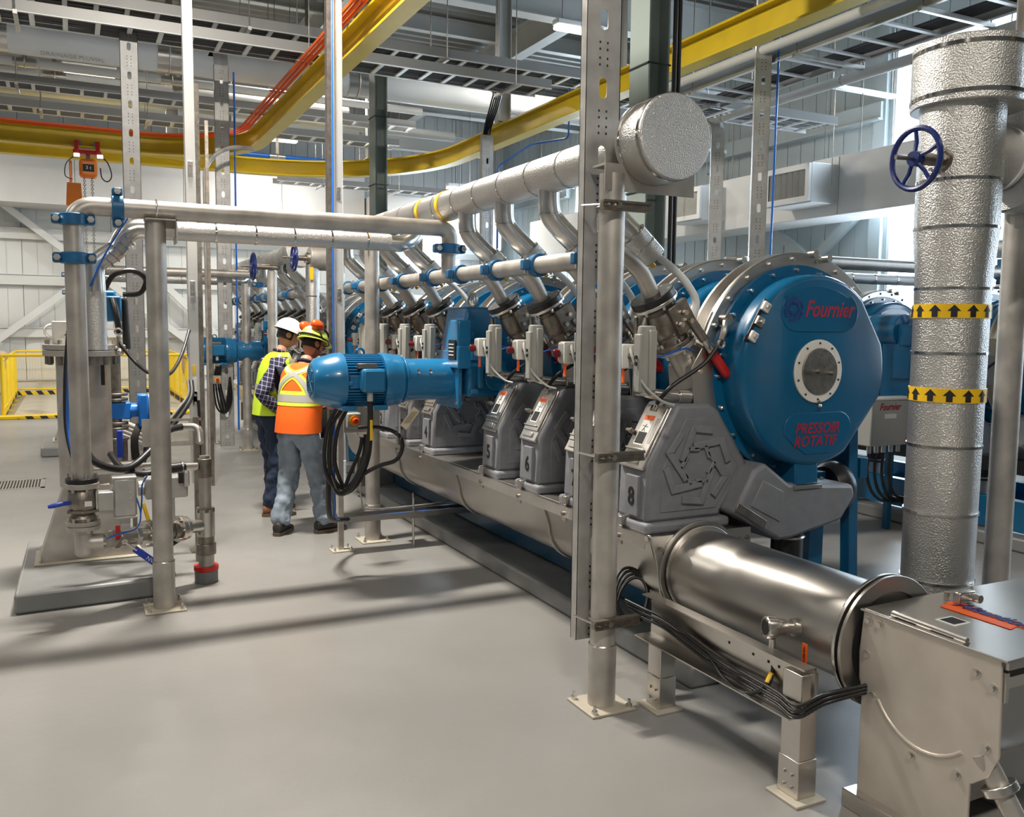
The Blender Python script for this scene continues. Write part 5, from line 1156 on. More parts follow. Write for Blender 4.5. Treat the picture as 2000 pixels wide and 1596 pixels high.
MB().box((3.005, 2.19, .80), (.09, .03, .045)).build('lid_clamp', steel_bright, t, .006); MB().cyl((3.03, 2.175, .80), (3.03, 2.14, .80), .016, 10).build('clamp_knob', steel_bright, t); MB().cyl((3.0, 2.26, .765), (3.0, 2.26, .80), .012, 6).build('lid_bolt', steel_bright, t); MB().cyl((3.16, 2.28, .765), (3.16, 2.28, .80), .012, 6).build('lid_bolt', steel_bright, t)
text('Attention', .082, blue_print, t, (2.965, 2.045, .7785), (0, -1, 0), (1, 0, 0), shear=.3, ext=.0004, sx=.88, bold=.003)
MB().prism([(2.955, 2.23), (3.00, 2.19), (2.965, 1.86), (2.935, 1.86), (2.94, 2.21)], 'z', .7745, .7765).build('orange_band', orange_tag, t, smooth=False)
MB().prism([(2.885, 2.20), (2.935, 2.21), (2.935, 1.93), (2.885, 1.92)], 'z', .7745, .7765).build('orange_band', orange_tag, t, smooth=False)
MB().lim(xf - .045, xf + .03, 1.5, 2.34, 0, .07).build('foot_channel', steel_bright, t, .004); MB().lim(3.1, 3.2, 1.5, 2.34, 0, .08).build('foot_channel', steel_bright, t, .004)
# ball valve with red lever beside the box
t = thing('drain_valve', 'steel drain valve with red lever in the lower right corner', 'valve', (2.72, 1.72, .02)); a = Vector((2.655, 1.80, .37)); d = Vector((.15, -.42, -.75)).normalized()
MB().cyl(a - d * .06, a + d * .32, .034, 18).build('pipe_stub', steel_pipe, t); MB().cyl(a + d * .04, a + d * .07, .058, 20).build('clamp_ferrule', steel_bright, t, .004); MB().cyl(a + d * .20, a + d * .25, .05, 20).build('valve_body', steel_dark, t, .006)
MB().bar(a + d * .22 + Vector((-.05, 0, 0)), a + d * .22 + Vector((-.05, .06, -.12)), .03, .012).build('red_lever', red, t, .004)
MB().tube(spline([(2.66, 1.86, .10), (2.60, 1.78, .13), (2.60, 1.7, .10), (2.62, 1.6, .06)]), .013, 8).build('black_hose', black, t)
# ---------------------------------------------------------------- arrowed vertical pipe with shut-off valve
t = thing('arrow_marked_pipe', 'tall foil-jacketed vertical pipe with yellow arrow tapes and capped top', 'pipe', (3.505, 2.7, 0)); px_, py_ = 3.505, 2.7; r0 = .158
MB().lathe([(.150, 0), (.152, .4), (.155, 1.9), (.158, 2.06), (.172, 2.22), (.172, 2.80)], (px_, py_, 0), (0, 0, 1), 56).build('jacket', foil, t)
MB().cyl((px_ + .035, py_, 2.76), (px_ + .035, py_, 3.03), .235, 56).build('top_cap', foil, t, .006)
for z in (2.79, 2.985): MB().ring((px_ + .035, py_, z), (0, 0, 1), .234, .238, .016, 56).build('cap_band', band, t)
for z in (.30, .68, .99, 1.29, 1.70, 1.98): MB().ring((px_, py_, z), (0, 0, 1), .150, .159, .011, 48).build('band', band, t)
for z in (2.24, 2.44): MB().ring((px_, py_, z), (0, 0, 1), .165, .175, .012, 48).build('band', band, t)
for z in (1.52, 1.885):
    MB().ring((px_, py_, z - .028), (0, 0, 1), .150, .1585 + .0012, .060, 56).build('arrow_tape', tape_yellow, t, smooth=True)
    mb = MB(); rr = .1612
    for k in range(13):
        a0 = 2 * math.pi * k / 13
        def S(u, v): a_ = a0 + u / rr; return (px_ + rr * math.cos(a_), py_ + rr * math.sin(a_), z + .002 + v)
        vs = [S(-.013, -.026), S(.013, -.026), S(.013, .0), S(.027, .0), S(0, .027), S(-.027, .0), S(-.013, .0), S(0, -.026), S(0, 0)]
        mb.add(vs, [(0, 7, 8, 6), (7, 1, 2, 8), (5, 6, 8, 4), (8, 2, 3, 4)])
    mb.build('printed_arrow', black_matt, t, smooth=False)
# side branch at the right edge
mb = MB(); mb.cyl((px_ + .10, py_ + .02, 2.58), (px_ + .34, py_ + .02, 2.58), .135, 36); mb.build('branch_jacket', foil, t); MB().cyl((px_ + .30, py_, 2.58), (px_ + .75, py_, 2.58), .24, 48).build('branch_cap', foil, t, .01)
MB().ring((px_ + .27, py_ + .02, 2.58), (1, 0, 0), .12, .145, .02, 36).build('flange_ring', white_paint, t)
MB().lim(px_ + .42, px_ + .9, py_ - .02, py_ + .02, 2.28, 2.42).build('support_arm', steel_pipe, t, smooth=False)
def handwheel(c, d, r, lab, stem=.14):
    t = thing('valve_handwheel', lab, 'valve wheel', c); c = Vector(c); d = Vector(d).normalized(); u, v, _ = frame(d)
    MB().torus(c, d, r, r * .10, 32, 8).build('rim', navy_cast, t); mb = MB()
    for k in range(5): a = R(72 * k + 20); e = (u * math.cos(a) + v * math.sin(a)); mb.tube([c + e * r * .2 + d * .005, c + e * r * .55 - d * .006, c + e * r], r * .075, 6)
    mb.build('spoke', navy_cast, t); MB().cyl(c - d * r * .16, c + d * r * .16, r * .26, 18).build('hub', navy_cast, t, .003)
    MB().cyl(c + d * r * .1, c + d * r * .9, r * .07, 8).build('threaded_stem', steel_dark, t); MB().cyl(c - d * stem, c - d * r * .1, r * .20, 12).cyl(c - d * stem, c - d * (stem - .03), r * .45, 16).build('bonnet', steel_dark, t)
    b = bolts(MB(), c - d * (stem - .03), d, r * .36, 8, .006, .012); b.build('bonnet_bolt', steel_bright, t)
    return t
handwheel((px_ - .30, py_ - .02, 2.52), (-1, .05, -.03), .125, 'dark blue handwheel on the arrow-marked pipe', .16)
# ---------------------------------------------------------------- drive unit behind the arrowed pipe
t = thing('drive_gearbox', 'blue gearbox with eye bolt beside the front drum, left of the arrowed pipe', 'gearbox', (7.3, 6.0, 1.1))
MB().lim(7.06, 7.5, 5.75, 6.2, 1.12, 1.86).build('housing', blue_lit, t, .03); MB().lim(7.0, 7.08, 5.8, 6.0, 1.35, 1.62).build('side_block', blue_lit, t, .01); MB().lim(7.02, 7.08, 5.82, 5.95, 1.66, 1.75).build('side_block', blue_lit, t, .01)
MB().cyl((7.15, 6.0, 1.8), (7.15, 6.5, 1.8), .16, 24).build('shaft_cover', blue_lit, t, .01); MB().torus((7.22, 5.95, 1.94), (0, 1, 0), .06, .014, 20, 8).build('eye_bolt', steel_pipe, t); MB().cyl((7.22, 5.95, 1.85), (7.22, 5.95, 1.89), .03, 12).build('eye_collar', steel_pipe, t)
MB().lim(7.22, 7.27, 5.735, 5.75, 1.45, 1.62).build('sight_glass', steel_bright, t, .003); MB().lim(7.27, 7.34, 5.742, 5.75, 1.68, 1.75).build('nameplate', steel_bright, t, .002); MB().lim(7.06, 7.2, 5.75, 5.9, 1.0, 1.15).build('foot', blue_lit, t, .01)
MB().cyl((7.0, 5.7, 1.12), (7.2, 5.74, 1.12), .05, 14).build('breather_valve', steel_dark, t)
t = thing('terminal_box', 'grey terminal box with red lettering left of the arrowed pipe', 'junction box', (6.95, 5.55, .7))
MB().lim(6.14, 6.68, 5.45, 5.62, .80, 1.20).build('enclosure', grey_box, t, .01); MB().lim(6.12, 6.70, 5.44, 5.63, 1.20, 1.22).build('lid_edge', white_paint, t, .004)
text('Fournier', .085, red_print, t, (6.36, 5.447, 1.14), shear=.3, ext=.001, sx=.85, bold=.001); MB().lim(6.30, 6.44, 5.446, 5.451, 1.04, 1.08).build('white_label', paper, t, smooth=False); MB().lim(6.57, 6.63, 5.446, 5.451, .82, .86).build('orange_sticker', orange_tag, t, smooth=False)
for k in range(5): MB().cyl((6.22 + .09 * k, 5.53, .80), (6.22 + .09 * k, 5.53, .73), .020, 10).build('cable_gland', steel_bright, t)
for k in range(4): tag(MB().tube(spline([(6.22 + .09 * k, 5.53, .75), (6.23 + .09 * k, 5.54, .5), (6.45 + .08 * k, 5.6, .30), (6.95 + .1 * k, 5.7, .22)]), .014, 6).build('black_cable', black), 'black cable looping below the grey terminal box', 'cable', 'cables below the grey terminal box')
MB().bar((6.62, 5.65, 0), (6.62, 5.65, 1.1), .05, .05).build('box_post', blue, None); tag(bpy.data.objects['box_post'], 'blue post carrying the grey terminal box', 'post')
# ================================================================ CABLES AND TRAY AT THE NEAR MOTOR
t = thing('low_cable_tray', 'low steel cable tray from the strut stand towards the base frame', 'cable tray', (2.4, 6.75, .25))
mb = MB(); mb.lim(1.90, 3.0, 6.70, 6.705, .255, .30); mb.lim(1.90, 3.0, 6.70, 6.86, .255, .258); mb.lim(1.90, 3.0, 6.855, 6.86, .255, .30); mb.build('tray', steel, t, smooth=False)
for x in (2.46, 2.53): MB().cyl((x, 6.75 + (x - 2.46) * 3, 0), (x, 6.75 + (x - 2.46) * 3, .40), .007, 8).build('support_rod', steel_bright, t)
MB().lim(2.42, 2.56, 6.74, 6.96, .235, .255).build('cross_strut', steel_pipe, t, smooth=False)
cab = 'black cables hanging in a loop below the near motor'
sx, sy = 1.80, 5.80
loops = [
 [(1.66, 6.05, 1.24), (1.60, 6.1, 1.12), (1.575, 6.15, .9), (1.60, 6.15, .72), (1.70, 6.15, .60), (1.80, 6.12, .66), (1.88, 6.1, .85), (1.90, 6.1, 1.05)],
 [(1.70, 6.06, 1.24), (1.63, 6.12, 1.10), (1.61, 6.15, .9), (1.63, 6.17, .74), (1.71, 6.17, .63), (1.79, 6.15, .69), (1.85, 6.12, .86), (1.865, 6.12, 1.02)],
 [(1.74, 6.08, 1.24), (1.67, 6.12, 1.08), (1.65, 6.15, .9), (1.66, 6.15, .78), (1.72, 6.17, .65), (1.76, 6.15, .74), (1.82, 6.12, .9), (1.84, 6.12, 1.0)]]
for l in loops: hose(l, .014, 'black cable hanging in a loop below the near blue motor', rib=False, g=cab)
hose([(1.80, 5.795, 1.285), (1.80, 5.80, 1.10), (1.79, 5.85, .92), (1.77, 5.95, .78), (1.72, 6.05, .64), (1.66, 6.12, .62), (1.62, 6.2, .78)], .020, 'thick black cable from the motor gland, with yellow marker', rib=False)
o = MB().lim(1.792, 1.81, 5.772, 5.778, 1.02, 1.16).build('yellow_marker', tape_yellow); tag(o, 'yellow marker on the thick cable below the near motor', 'marker')
hose([(1.84, 6.2, 1.06), (1.95, 6.1, 1.07), (2.06, 6.0, 1.03), (2.10, 6.0, .93), (2.05, 6.0, .84), (1.95, 6.05, .80), (1.85, 6.1, .74), (1.78, 6.15, .66)], .015, 'black cable looping out to the right below the near motor', rib=False)
hose([(1.62, 6.2, .78), (1.64, 6.3, .55), (1.68, 6.4, .38), (1.80, 6.6, .31), (2.0, 6.76, .275), (2.5, 6.78, .27), (3.0, 6.78, .27)], .020, 'black cable running down into the low tray', rib=False)
hose([(1.66, 6.22, .70), (1.69, 6.3, .50), (1.74, 6.45, .36), (1.9, 6.7, .29), (2.3, 6.75, .285), (2.95, 6.75, .285)], .008, 'blue cable running into the low tray', m_=blue_line, rib=False)
hose([(2.03, 6.6, 1.0), (2.035, 6.8, .6), (2.04, 6.8, .40), (2.10, 6.8, .33), (2.6, 6.8, .33), (3.0, 6.85, .35)], .006, 'thin grey conduit bending above the low tray', m_=steel_pipe, rib=False)
t = thing('emergency_stop', 'red and yellow emergency stop box below the near blue motor', 'switch', (1.74, 6.68, .95)); c = Vector((1.865, 6.42, 1.09))
MB().box(c, (.105, .06, .115)).build('box', grey_plastic, t, .012); MB().cyl(c + Vector((0, -.03, 0)), c + Vector((0, -.038, 0)), .038, 24).build('yellow_disc', tape_yellow, t); MB().lathe([(.014, 0), (.014, .012), (.024, .016), (.024, .03), (.018, .036)], c + Vector((0, -.038, 0)), (0, -1, 0), 24).build('red_button', mat('bright_red_button', (.8, .05, .01), .3), t)
MB().lim(1.80, 1.97, 6.45, 6.46, 1.0, 1.22).build('mount_plate', steel_pipe, t, smooth=False); MB().lim(1.875, 1.90, 6.46, 6.87, 1.15, 1.18).build('mount_arm', steel_pipe, t, smooth=False)
t = thing('paper_tag', 'cream cardboard tag hanging on a chain below the blue adapter', 'tag', (2.1, 5.9, 1.1)); MB().box((2.10, 5.84, 1.155), (.055, .003, .16), Matrix.Rotation(R(38), 3, 'Y')).build('card', mat('cream_card', (.62, .56, .42), .7), t); mb = MB()
for k in range(4): mb.box((2.104 + .012 * (k - 1.5), 5.838, 1.16), (.004, .002, .10), Matrix.Rotation(R(38), 3, 'Y'))
mb.build('printed_line', mat('brown_print', (.2, .12, .08), .7), t, smooth=False); MB().tube([(2.055, 5.84, 1.09), (2.05, 5.85, 1.06), (2.052, 5.9, 1.0)], .004, 6).build('bead_chain', steel_dark, t)
# far motor cables
for k in range(4): hose([(1.80 + .02 * k, 12.9, 1.2), (1.76 + .03 * k, 12.9, .95), (1.80 + .04 * k, 12.9, .62), (1.92, 12.9, .55), (2.0 - .02 * k, 12.9, .75), (1.98, 12.9, 1.05)], .014, 'black cable in the loop below the farther blue motor', rib=False, g='cables below the farther blue motor', n=6, k=4)
t = thing('emergency_stop', 'red and yellow emergency stop box below the farther blue motor', 'switch', (1.78, 12.9, 1.0)); c = Vector((1.79, 12.78, 1.02)); MB().box(c, (.11, .06, .115)).build('box', grey_plastic, t, .012); MB().cyl(c + Vector((0, -.03, 0)), c + Vector((0, -.04, 0)), .038, 20).build('yellow_disc', tape_yellow, t); MB().cyl(c + Vector((0, -.04, 0)), c + Vector((0, -.07, 0)), .022, 20).build('red_button', red, t); MB().lim(1.77, 1.81, 12.80, 13.88, 1.0, 1.03).build('mount_arm', steel_pipe, t, smooth=False)
handwheel((2.22, 9.9, 2.52), (-1, 0, .02), .14, 'dark blue handwheel above the white helmet, nearer of two', .16); handwheel((2.05, 11.4, 2.50), (-1, 0, .02), .16, 'dark blue handwheel above the white helmet, farther of two', .42)
t = thing('valve_body_jacket', 'grey insulated valve body above the two helmets', 'valve', (2.45, 9.9, 2.3)); MB().cyl((2.38, 9.9, 2.52), (2.75, 9.9, 2.52), .13, 28).build('body_jacket', steel_pipe, t, .01); MB().cyl((2.42, 9.9, 0.0), (2.42, 9.9, 2.45), .075, 28).build('drop_jacket', foil, t)
for z in (.8, 1.3, 1.75, 2.1): MB().ring((2.42, 9.9, z), (0, 0, 1), .075, .078, .012, 24).build('band', band, t)
MB().lim(2.37, 2.41, 9.81, 9.82, 2.28, 2.42).build('yellow_tag', tape_yellow, t, .004)
post(2.60, 9.6, 2.35, 'wide dull steel post behind the near man in the orange vest', .095); post(2.1, 10.5, 2.4, 'steel post directly behind the two helmets', .057); post(2.22, 12.95, 2.35, 'steel post beside the farther blue motor', .060)
post(.80, 12.9, 2.3, 'steel post of the farther bare pipe, behind the left tank', .058)
# ================================================================ LEFT FOREGROUND: FLOCCULATION TANK
struct(MB().prism([(-.36, 6.10), (.56, 6.16), (.60, 7.52), (-.34, 7.60)], 'z', 0, .13).build('plinth', concrete, None, .02))
def tank(dy, lab):
    t = thing('mixing_tank', lab, 'tank', (.07, 6.98 + dy, .13)); y = 6.98 + dy; w_ = .165
    MB().cyl((.075, y, .64), (.075, y, 1.56), .175, 40).build('tank_shell', steel_pipe, t)
    mb = MB(); mb.prism([(-.245, .14), (.40, .14), (.215, .66), (-.07, .66)], 'y', y - .16, y + .16); mb.build('tapered_skirt', steel_pipe, t, .004)
    MB().lim(-.27, .42, y - .22, y + .22, .13, .142).build('skirt_plate', tread, t, .003); b = MB()
    for (x_, yy) in ((-.23, -.18), (.38, -.18), (-.23, .18), (.38, .18)): b.cyl((x_, y + yy, .14), (x_, y + yy, .18), .011, 6)
    b.build('anchor_bolt', steel_bright, t)
    MB().cyl((.075, y, 1.56), (.075, y, 1.60), .255, 44).build('lower_flange', steel_pipe, t, .003); MB().cyl((.075, y, 1.604), (.075, y, 1.64), .255, 44).build('upper_flange', steel_pipe, t, .003)
    b = bolts(MB(), (.075, y, 1.50), (0, 0, 1), .225, 14, .018, .06, 12); b.build('flange_bolt', steel_dark, t); b = bolts(MB(), (.075, y, 1.64), (0, 0, 1), .225, 14, .016, .03, 12); b.build('flange_nut', steel_bright, t)
    MB().cyl((-.02, y - .03, 1.64), (-.02, y - .03, 1.80), .095, 28).build('white_bucket', white_plastic, t, .006)
    MB().torus((-.115, y - .03, 1.73), (0, 1, 0), .045, .010, 18, 6).build('bucket_handle', white_plastic, t)
    MB().cyl((.13, y + .02, 1.64), (.13, y + .02, 1.70), .11, 28).build('yellow_guard', tape_yellow, t, .004)
    MB().cyl((.14, y + .03, 1.70), (.14, y + .03, 1.86), .075, 24).build('gear_lantern', blue_lit, t, .01); MB().lim(.06, .30, y - .05, y + .13, 1.86, 2.02).build('gear_housing', blue_lit, t, .02); MB().cyl((.14, y + .03, 2.0), (.14, y + .03, 2.24), .085, 28).build('mixer_motor', blue_lit, t, .02)
    MB().lim(.20, .33, y - .07, y - .03, 1.80, 1.98).build('terminal_box', blue_lit, t, .012)
    mb = MB(); mb.tube(bend([(.14, y, 1.60), (.20, y - .1, 1.62), (.28, y - .14, 1.62), (.34, y - .12, 1.62)], .03), .02, 10); mb.ball((.24, y - .15, 1.60), .03, 10, 6); mb.ball((.31, y - .15, 1.59), .028, 10, 6); mb.tube([(.30, y - .14, 1.62), (.30, y - .14, 1.70)], .016, 8); mb.torus((.30, y - .15, 1.73), (0, 1, 0), .022, .008, 14, 6); mb.build('sampling_fitting', steel_bright, t)
    MB().lim(.18, .205, y - .19, y - .178, 1.36, 1.50).build('black_strap', black, t, smooth=False)
    return t
tk = tank(0, 'cylindrical steel mixing tank with a white bucket on its lid, on the left plinth')
text('2', .09, black_matt, tk, (-.02, 6.98 - .03 - .097, 1.73), shear=.3, ext=.001)
tank(7.0, 'farther steel mixing tank, mostly hidden behind the near one')
struct(MB().lim(-.40, .55, 13.2, 14.6, 0, .13).build('plinth', concrete, None, .02))
# flanged valve at the foot of the bare pipe
t = thing('flanged_valve', 'flanged steel valve with small blue lever below the bare pipe', 'valve', (.035, 5.9, .40)); V = Vector((.035, 5.9, 0))
MB().cyl((.035, 5.9, .835), (.035, 5.9, .862), .092, 32).build('black_flange', black, t, .003); MB().cyl((.035, 5.9, .80), (.035, 5.9, .832), .095, 32).build('upper_flange', steel_pipe, t, .003)
MB().lathe([(.07, .60), (.075, .62), (.06, .65), (.082, .68), (.085, .72), (.078, .77), (.06, .80)], V, (0, 0, 1), 32).build('valve_body', steel_dark, t); MB().cyl((.035, 5.9, .655), (.035, 5.9, .672), .10, 6).build('body_flange', steel_dark, t, .003)
MB().cyl((.035, 5.9, .575), (.035, 5.9, .60), .095, 32).build('lower_flange', steel_pipe, t, .003); MB().cyl((.035, 5.9, .548), (.035, 5.9, .572), .095, 32).build('counter_flange', steel_pipe, t, .003)
b = bolts(MB(), (.035, 5.9, .78), (0, 0, 1), .078, 6, .010, .11, 20); b = bolts(b, (.035, 5.9, .535), (0, 0, 1), .078, 6, .010, .09, 20); b.build('flange_bolt', steel_bright, t)
MB().tube(bend([(.035, 5.9, .56), (.035, 5.9, .46), (.14, 5.9, .46)], .06, 6), .052, 22).build('elbow', steel_pipe, t); MB().cyl((.035, 5.9, .56), (.035, 5.9, .40), .0525, 22).ball((.035, 5.9, .405), .052, 18, 10, (1, 1, .6)).build('blind_leg', steel_pipe, t)
MB().tube([(-.03, 5.86, .72), (-.07, 5.84, .722), (-.12, 5.83, .715), (-.15, 5.83, .71)], .013, 10, rs=[.012, .014, .015, .010]).build('blue_lever', blue_handle, t)
MB().lim(.045, .085, 5.812, 5.818, .70, .73).build('paper_label', paper, t, smooth=False)
# horizontal valve train running right to the floor sleeve
ZT = .455
def P_(x): return Vector((x, 5.9 + (x - .035) * .62, ZT - (x - .035) * .06))
D_ = (P_(1) - P_(0)).normalized()
t = thing('valve_train', 'row of steel pipe fittings with blue-handled valve leading to the floor sleeve', 'pipe fittings', (.4, 6.1, .3))
def seg(x0, x1, r, nm, mt, n=24, bv=.002): return MB().cyl(P_(x0), P_(x1), r, n).build(nm, mt, t, bv)
seg(.08, .14, .046, 'pipe_end', steel_bright); seg(.14, .19, .050, 'coupling', steel_pipe); seg(.19, .225, .062, 'hex_nut', steel_bright, 6); seg(.225, .32, .056, 'valve_body', steel_bright); seg(.32, .35, .062, 'hex_nut', steel_bright, 6); seg(.35, .39, .040, 'nipple', steel_pipe)
seg(.385, .41, .088, 'flow_flange', steel_bright); seg(.415, .445, .088, 'flow_flange', steel_bright, 32); seg(.445, .56, .060, 'flow_body', steel_dark); seg(.60, .63, .088, 'flow_flange', steel_bright, 32); seg(.56, .60, .066, 'flow_body', steel_dark); seg(.635, .66, .080, 'flow_flange', steel_bright); seg(.66, .76, .046, 'reducer', steel_bright)
b = bolts(MB(), P_(.375), D_, .072, 6, .008, .08); b = bolts(b, P_(.59), D_, .072, 6, .008, .08); b.build('flange_bolt', steel_bright, t)
c = P_(.255) + Vector((.01, -.055, -.01)); MB().cyl(P_(.255), c + Vector((0, -.02, 0)), .018, 12).build('stem', steel_bright, t); hd = Vector((.72, -.10, -.62)).normalized(); MB().bar(c + Vector((0, -.02, 0)), c + Vector((0, -.02, 0)) + hd * .09, .02, .010).build('lever_shank', steel_bright, t); q0 = c + Vector((0, -.02, 0)) + hd * .07; q1 = q0 + hd * .20
MB().bar(q0, q1, .042, .018, (0, -1, 0)).build('blue_handle', blue_handle, t, .007)
text('NVC', .036, white_paint, t, q0 + hd * .13 + Vector((0, -.0105, 0)) + Vector((0, -.001, 0)), hd, Vector((.62, 0, .72)), ext=.0008)
MB().lim(.212, .238, 5.925, 5.93, .455, .545).build('red_tag', red, t, smooth=False)
X_, Y_ = .80, 6.375
MB().cyl((X_, Y_, .33), (X_, Y_, .52), .060, 24).build('tee_body', steel_bright, t); MB().cyl((X_, Y_, .50), (X_, Y_, .53), .066, 6).build('hex_nut', steel_dark, t, .002); MB().cyl((X_, Y_, .52), (X_, Y_, .86), .040, 22).build('riser', steel_pipe, t); MB().cyl((X_, Y_, .74), (X_, Y_, .87), .046, 22).build('coupling', steel_dark, t, .003); MB().cyl((X_, Y_, .86), (X_, Y_, .89), .036, 6).build('hex_plug', steel_bright, t)
MB().cyl((X_, Y_, .27), (X_, Y_, .34), .056, 22).build('coupling', steel_dark, t, .004); MB().cyl((X_, Y_, .20), (X_, Y_, .28), .066, 22).build('groove_coupling', steel_dark, t, .006); MB().cyl((X_, Y_, .12), (X_, Y_, .21), .052, 22).build('lower_pipe', steel_pipe, t)
MB().cyl((X_ - .05, Y_ - .01, .82), (X_ - .13, Y_ - .03, .825), .026, 16).build('hose_barb', steel_bright, t); MB().cyl((X_ - .13, Y_ - .03, .825), (X_ - .28, Y_ - .06, .82), .034, 16).build('black_hose_end', black, t); MB().torus((X_ - .15, Y_ - .03, .825), (1, .15, 0), .034, .005, 18, 6).build('hose_clamp', steel_bright, t)
t = thing('floor_sleeve', 'grey floor sleeve with a red clamp ring around the drain pipe', 'pipe sleeve', (X_, Y_ + .03, 0)); MB().cyl((X_, Y_ + .02, 0), (X_, Y_ + .02, .085), .078, 28).build('sleeve', mat('grey_plastic_sleeve', (.14, .15, .15), .5), t, .003); MB().ring((X_, Y_ + .02, .085), (0, 0, 1), .05, .083, .035, 28).build('red_ring', red, t, .004)
t = thing('elbow_hose', 'black hose with brass-coloured elbow beside the bright strut', 'hose', (.78, 6.6, .9)); MB().tube(bend([(.70, 6.7, 1.06), (.80, 6.65, 1.06), (.80, 6.6, .95)], .05), .028, 14).build('elbow', steel_bright, t)
MB().tube(spline([(.70, 6.7, 1.06), (.58, 6.6, 1.04), (.45, 6.45, .92), (.30, 6.3, .84), (.12, 6.25, .90), (.05, 6.3, 1.02)]), .024, 12).build('black_hose', black, t)
MB().tube(spline([(.52, 6.31, .815), (.40, 6.3, .80), (.28, 6.4, .83), (.22, 6.6, .90)]), .022, 12).build('lower_hose', black, t)
# actuator boxes on the train
t = thing('pneumatic_actuator', 'upright grey actuator box on the left valve', 'actuator', (.27, 5.95, .6)); MB().lim(.205, .335, 5.90, 6.02, .60, .84).build('housing', galv, t, .012); MB().lim(.20, .34, 5.895, 6.025, .835, .85).build('end_cap', galv, t, .004); MB().lim(.20, .34, 5.895, 6.025, .59, .605).build('end_cap', galv, t, .004)
MB().cyl((.30, 5.90, .76), (.30, 5.89, .76), .010, 10).cyl((.30, 5.90, .72), (.30, 5.89, .72), .010, 10).build('port_plug', steel_bright, t); MB().lim(.115, .205, 5.86, 5.96, .655, .77).build('switch_box', galv, t, .006); MB().lim(.105, .118, 5.85, 5.97, .645, .78).build('box_flange', steel_bright, t, .003)
MB().lim(.24, .30, 5.95, 6.0, .50, .60).build('bracket', galv, t, .003)
t = thing('pneumatic_actuator', 'grey actuator box beside the left pipe post', 'actuator', (.55, 6.1, .6)); MB().lim(.40, .66, 6.10, 6.22, .66, .80).build('housing', galv, t, .012); MB().cyl((.40, 6.16, .73), (.36, 6.16, .73), .05, 20).build('end_cap', galv, t, .004); MB().lim(.60, .66, 6.06, 6.12, .76, .83).build('solenoid', black, t, .004); MB().lim(.63, .665, 6.05, 6.10, .74, .84).build('connector', steel_bright, t, .006)
MB().lim(.50, .58, 6.13, 6.20, .50, .66).build('bracket', galv, t, .003); MB().lim(.525, .54, 6.05, 6.055, .62, .76).build('red_tag', red, t, smooth=False); MB().cyl((.385, 6.08, .64), (.41, 6.03, .54), .012, 10).build('yellow_sleeve', tape_yellow, t)
t = thing('foot_bracket', 'small steel foot under the valve train', 'bracket', (.52, 6.2, 0)); MB().lim(.50, .515, 6.15, 6.2, .13, .42).build('upright', steel_bright, t, smooth=False); MB().lim(.46, .58, 6.12, 6.23, .13, .14).build('foot_plate', tread, t)
t = thing('drain_line', 'black drain hose slanting behind the left pipe post', 'hose', (.6, 6.3, .3)); MB().tube([(.47, 6.28, .30), (.56, 6.32, .30), (.70, 6.38, .37), (.75, 6.4, .42)], .020, 10).build('hose', black, t)
# smaller items behind: actuated valve with blue drive, pipes
t = thing('blue_actuated_valve', 'bright blue actuator with white cover on a vertical dark pipe', 'valve', (.30, 7.4, .7)); yv = 7.4
MB().cyl((.295, yv, .12), (.295, yv, 1.60), .040, 18).build('dark_pipe', steel_dark, t)
for z in (.98, 1.02, 1.20, 1.24, .90): MB().cyl((.295, yv, z), (.295, yv, z + .02), .085, 24).build('flange', steel_dark, t, .003)
MB().lim(.24, .40, yv - .05, yv + .05, 1.06, 1.19).build('gear_body', mat('bright_blue_lacquer', (.01, .17, .62), .35), t, .012); MB().cyl((.39, yv, 1.125), (.46, yv, 1.125), .055, 20).build('neck', bpy.data.materials['bright_blue_lacquer'], t); MB().lim(.445, .52, yv - .09, yv + .06, 1.0, 1.25).build('drive_housing', bpy.data.materials['bright_blue_lacquer'], t, .014); MB().lim(.52, .575, yv - .085, yv + .055, 1.01, 1.24).build('white_cover', white_plastic, t, .012)
MB().cyl((.295, yv, .60), (.295, yv, .90), .075, 24).build('lower_pipe', steel_dark, t)
t = thing('black_bent_pipe', 'black bent pipe above the tank flange', 'pipe', (.3, 7.2, 1.6)); MB().tube(bend([(.20, 7.15, 1.96), (.36, 7.15, 1.96), (.37, 7.15, 1.60)], .02, 3), .026, 12).build('pipe_run', black, t)
MB().tube(spline([(.22, 6.75, 2.02), (.28, 6.7, 2.12), (.40, 6.7, 2.15), (.48, 6.72, 2.09), (.44, 6.75, 2.0), (.34, 6.8, 1.99)]), .018, 10).build('looped_hose', black, t)
hose([(.30, 6.84, 1.66), (.40, 6.75, 1.52), (.50, 6.6, 1.44), (.62, 6.7, 1.44), (.72, 6.9, 1.56), (.80, 7.1, 1.74)], .014, 'black armoured cable sagging behind the left pipe post')
hose([(.31, 6.86, 1.72), (.29, 6.85, 1.86), (.27, 6.9, 1.96)], .022, 'short thick black cable rising from the tank fittings', rib=False)
hose([(-.01, 6.2, 1.74), (-.035, 6.15, 1.45), (-.04, 6.1, 1.15), (-.005, 6.0, .95), (.02, 6.0, .86)], .014, 'black cable beside the vertical bare pipe', rib=False)
hose([(-.01, 6.12, 1.62), (-.02, 6.05, 1.45), (-.03, 6.0, 1.15), (-.005, 5.93, .98), (.02, 5.93, .9)], .009, 'blue hose beside the vertical bare pipe', m_=blue_line, rib=False)
hose([(.12, 6.2, 2.02), (.20, 6.15, 2.2), (.29, 6.1, 2.36), (.34, 6.1, 2.44)], .006, 'thin blue tube near the top of the left pipes', m_=blue_line, rib=False)
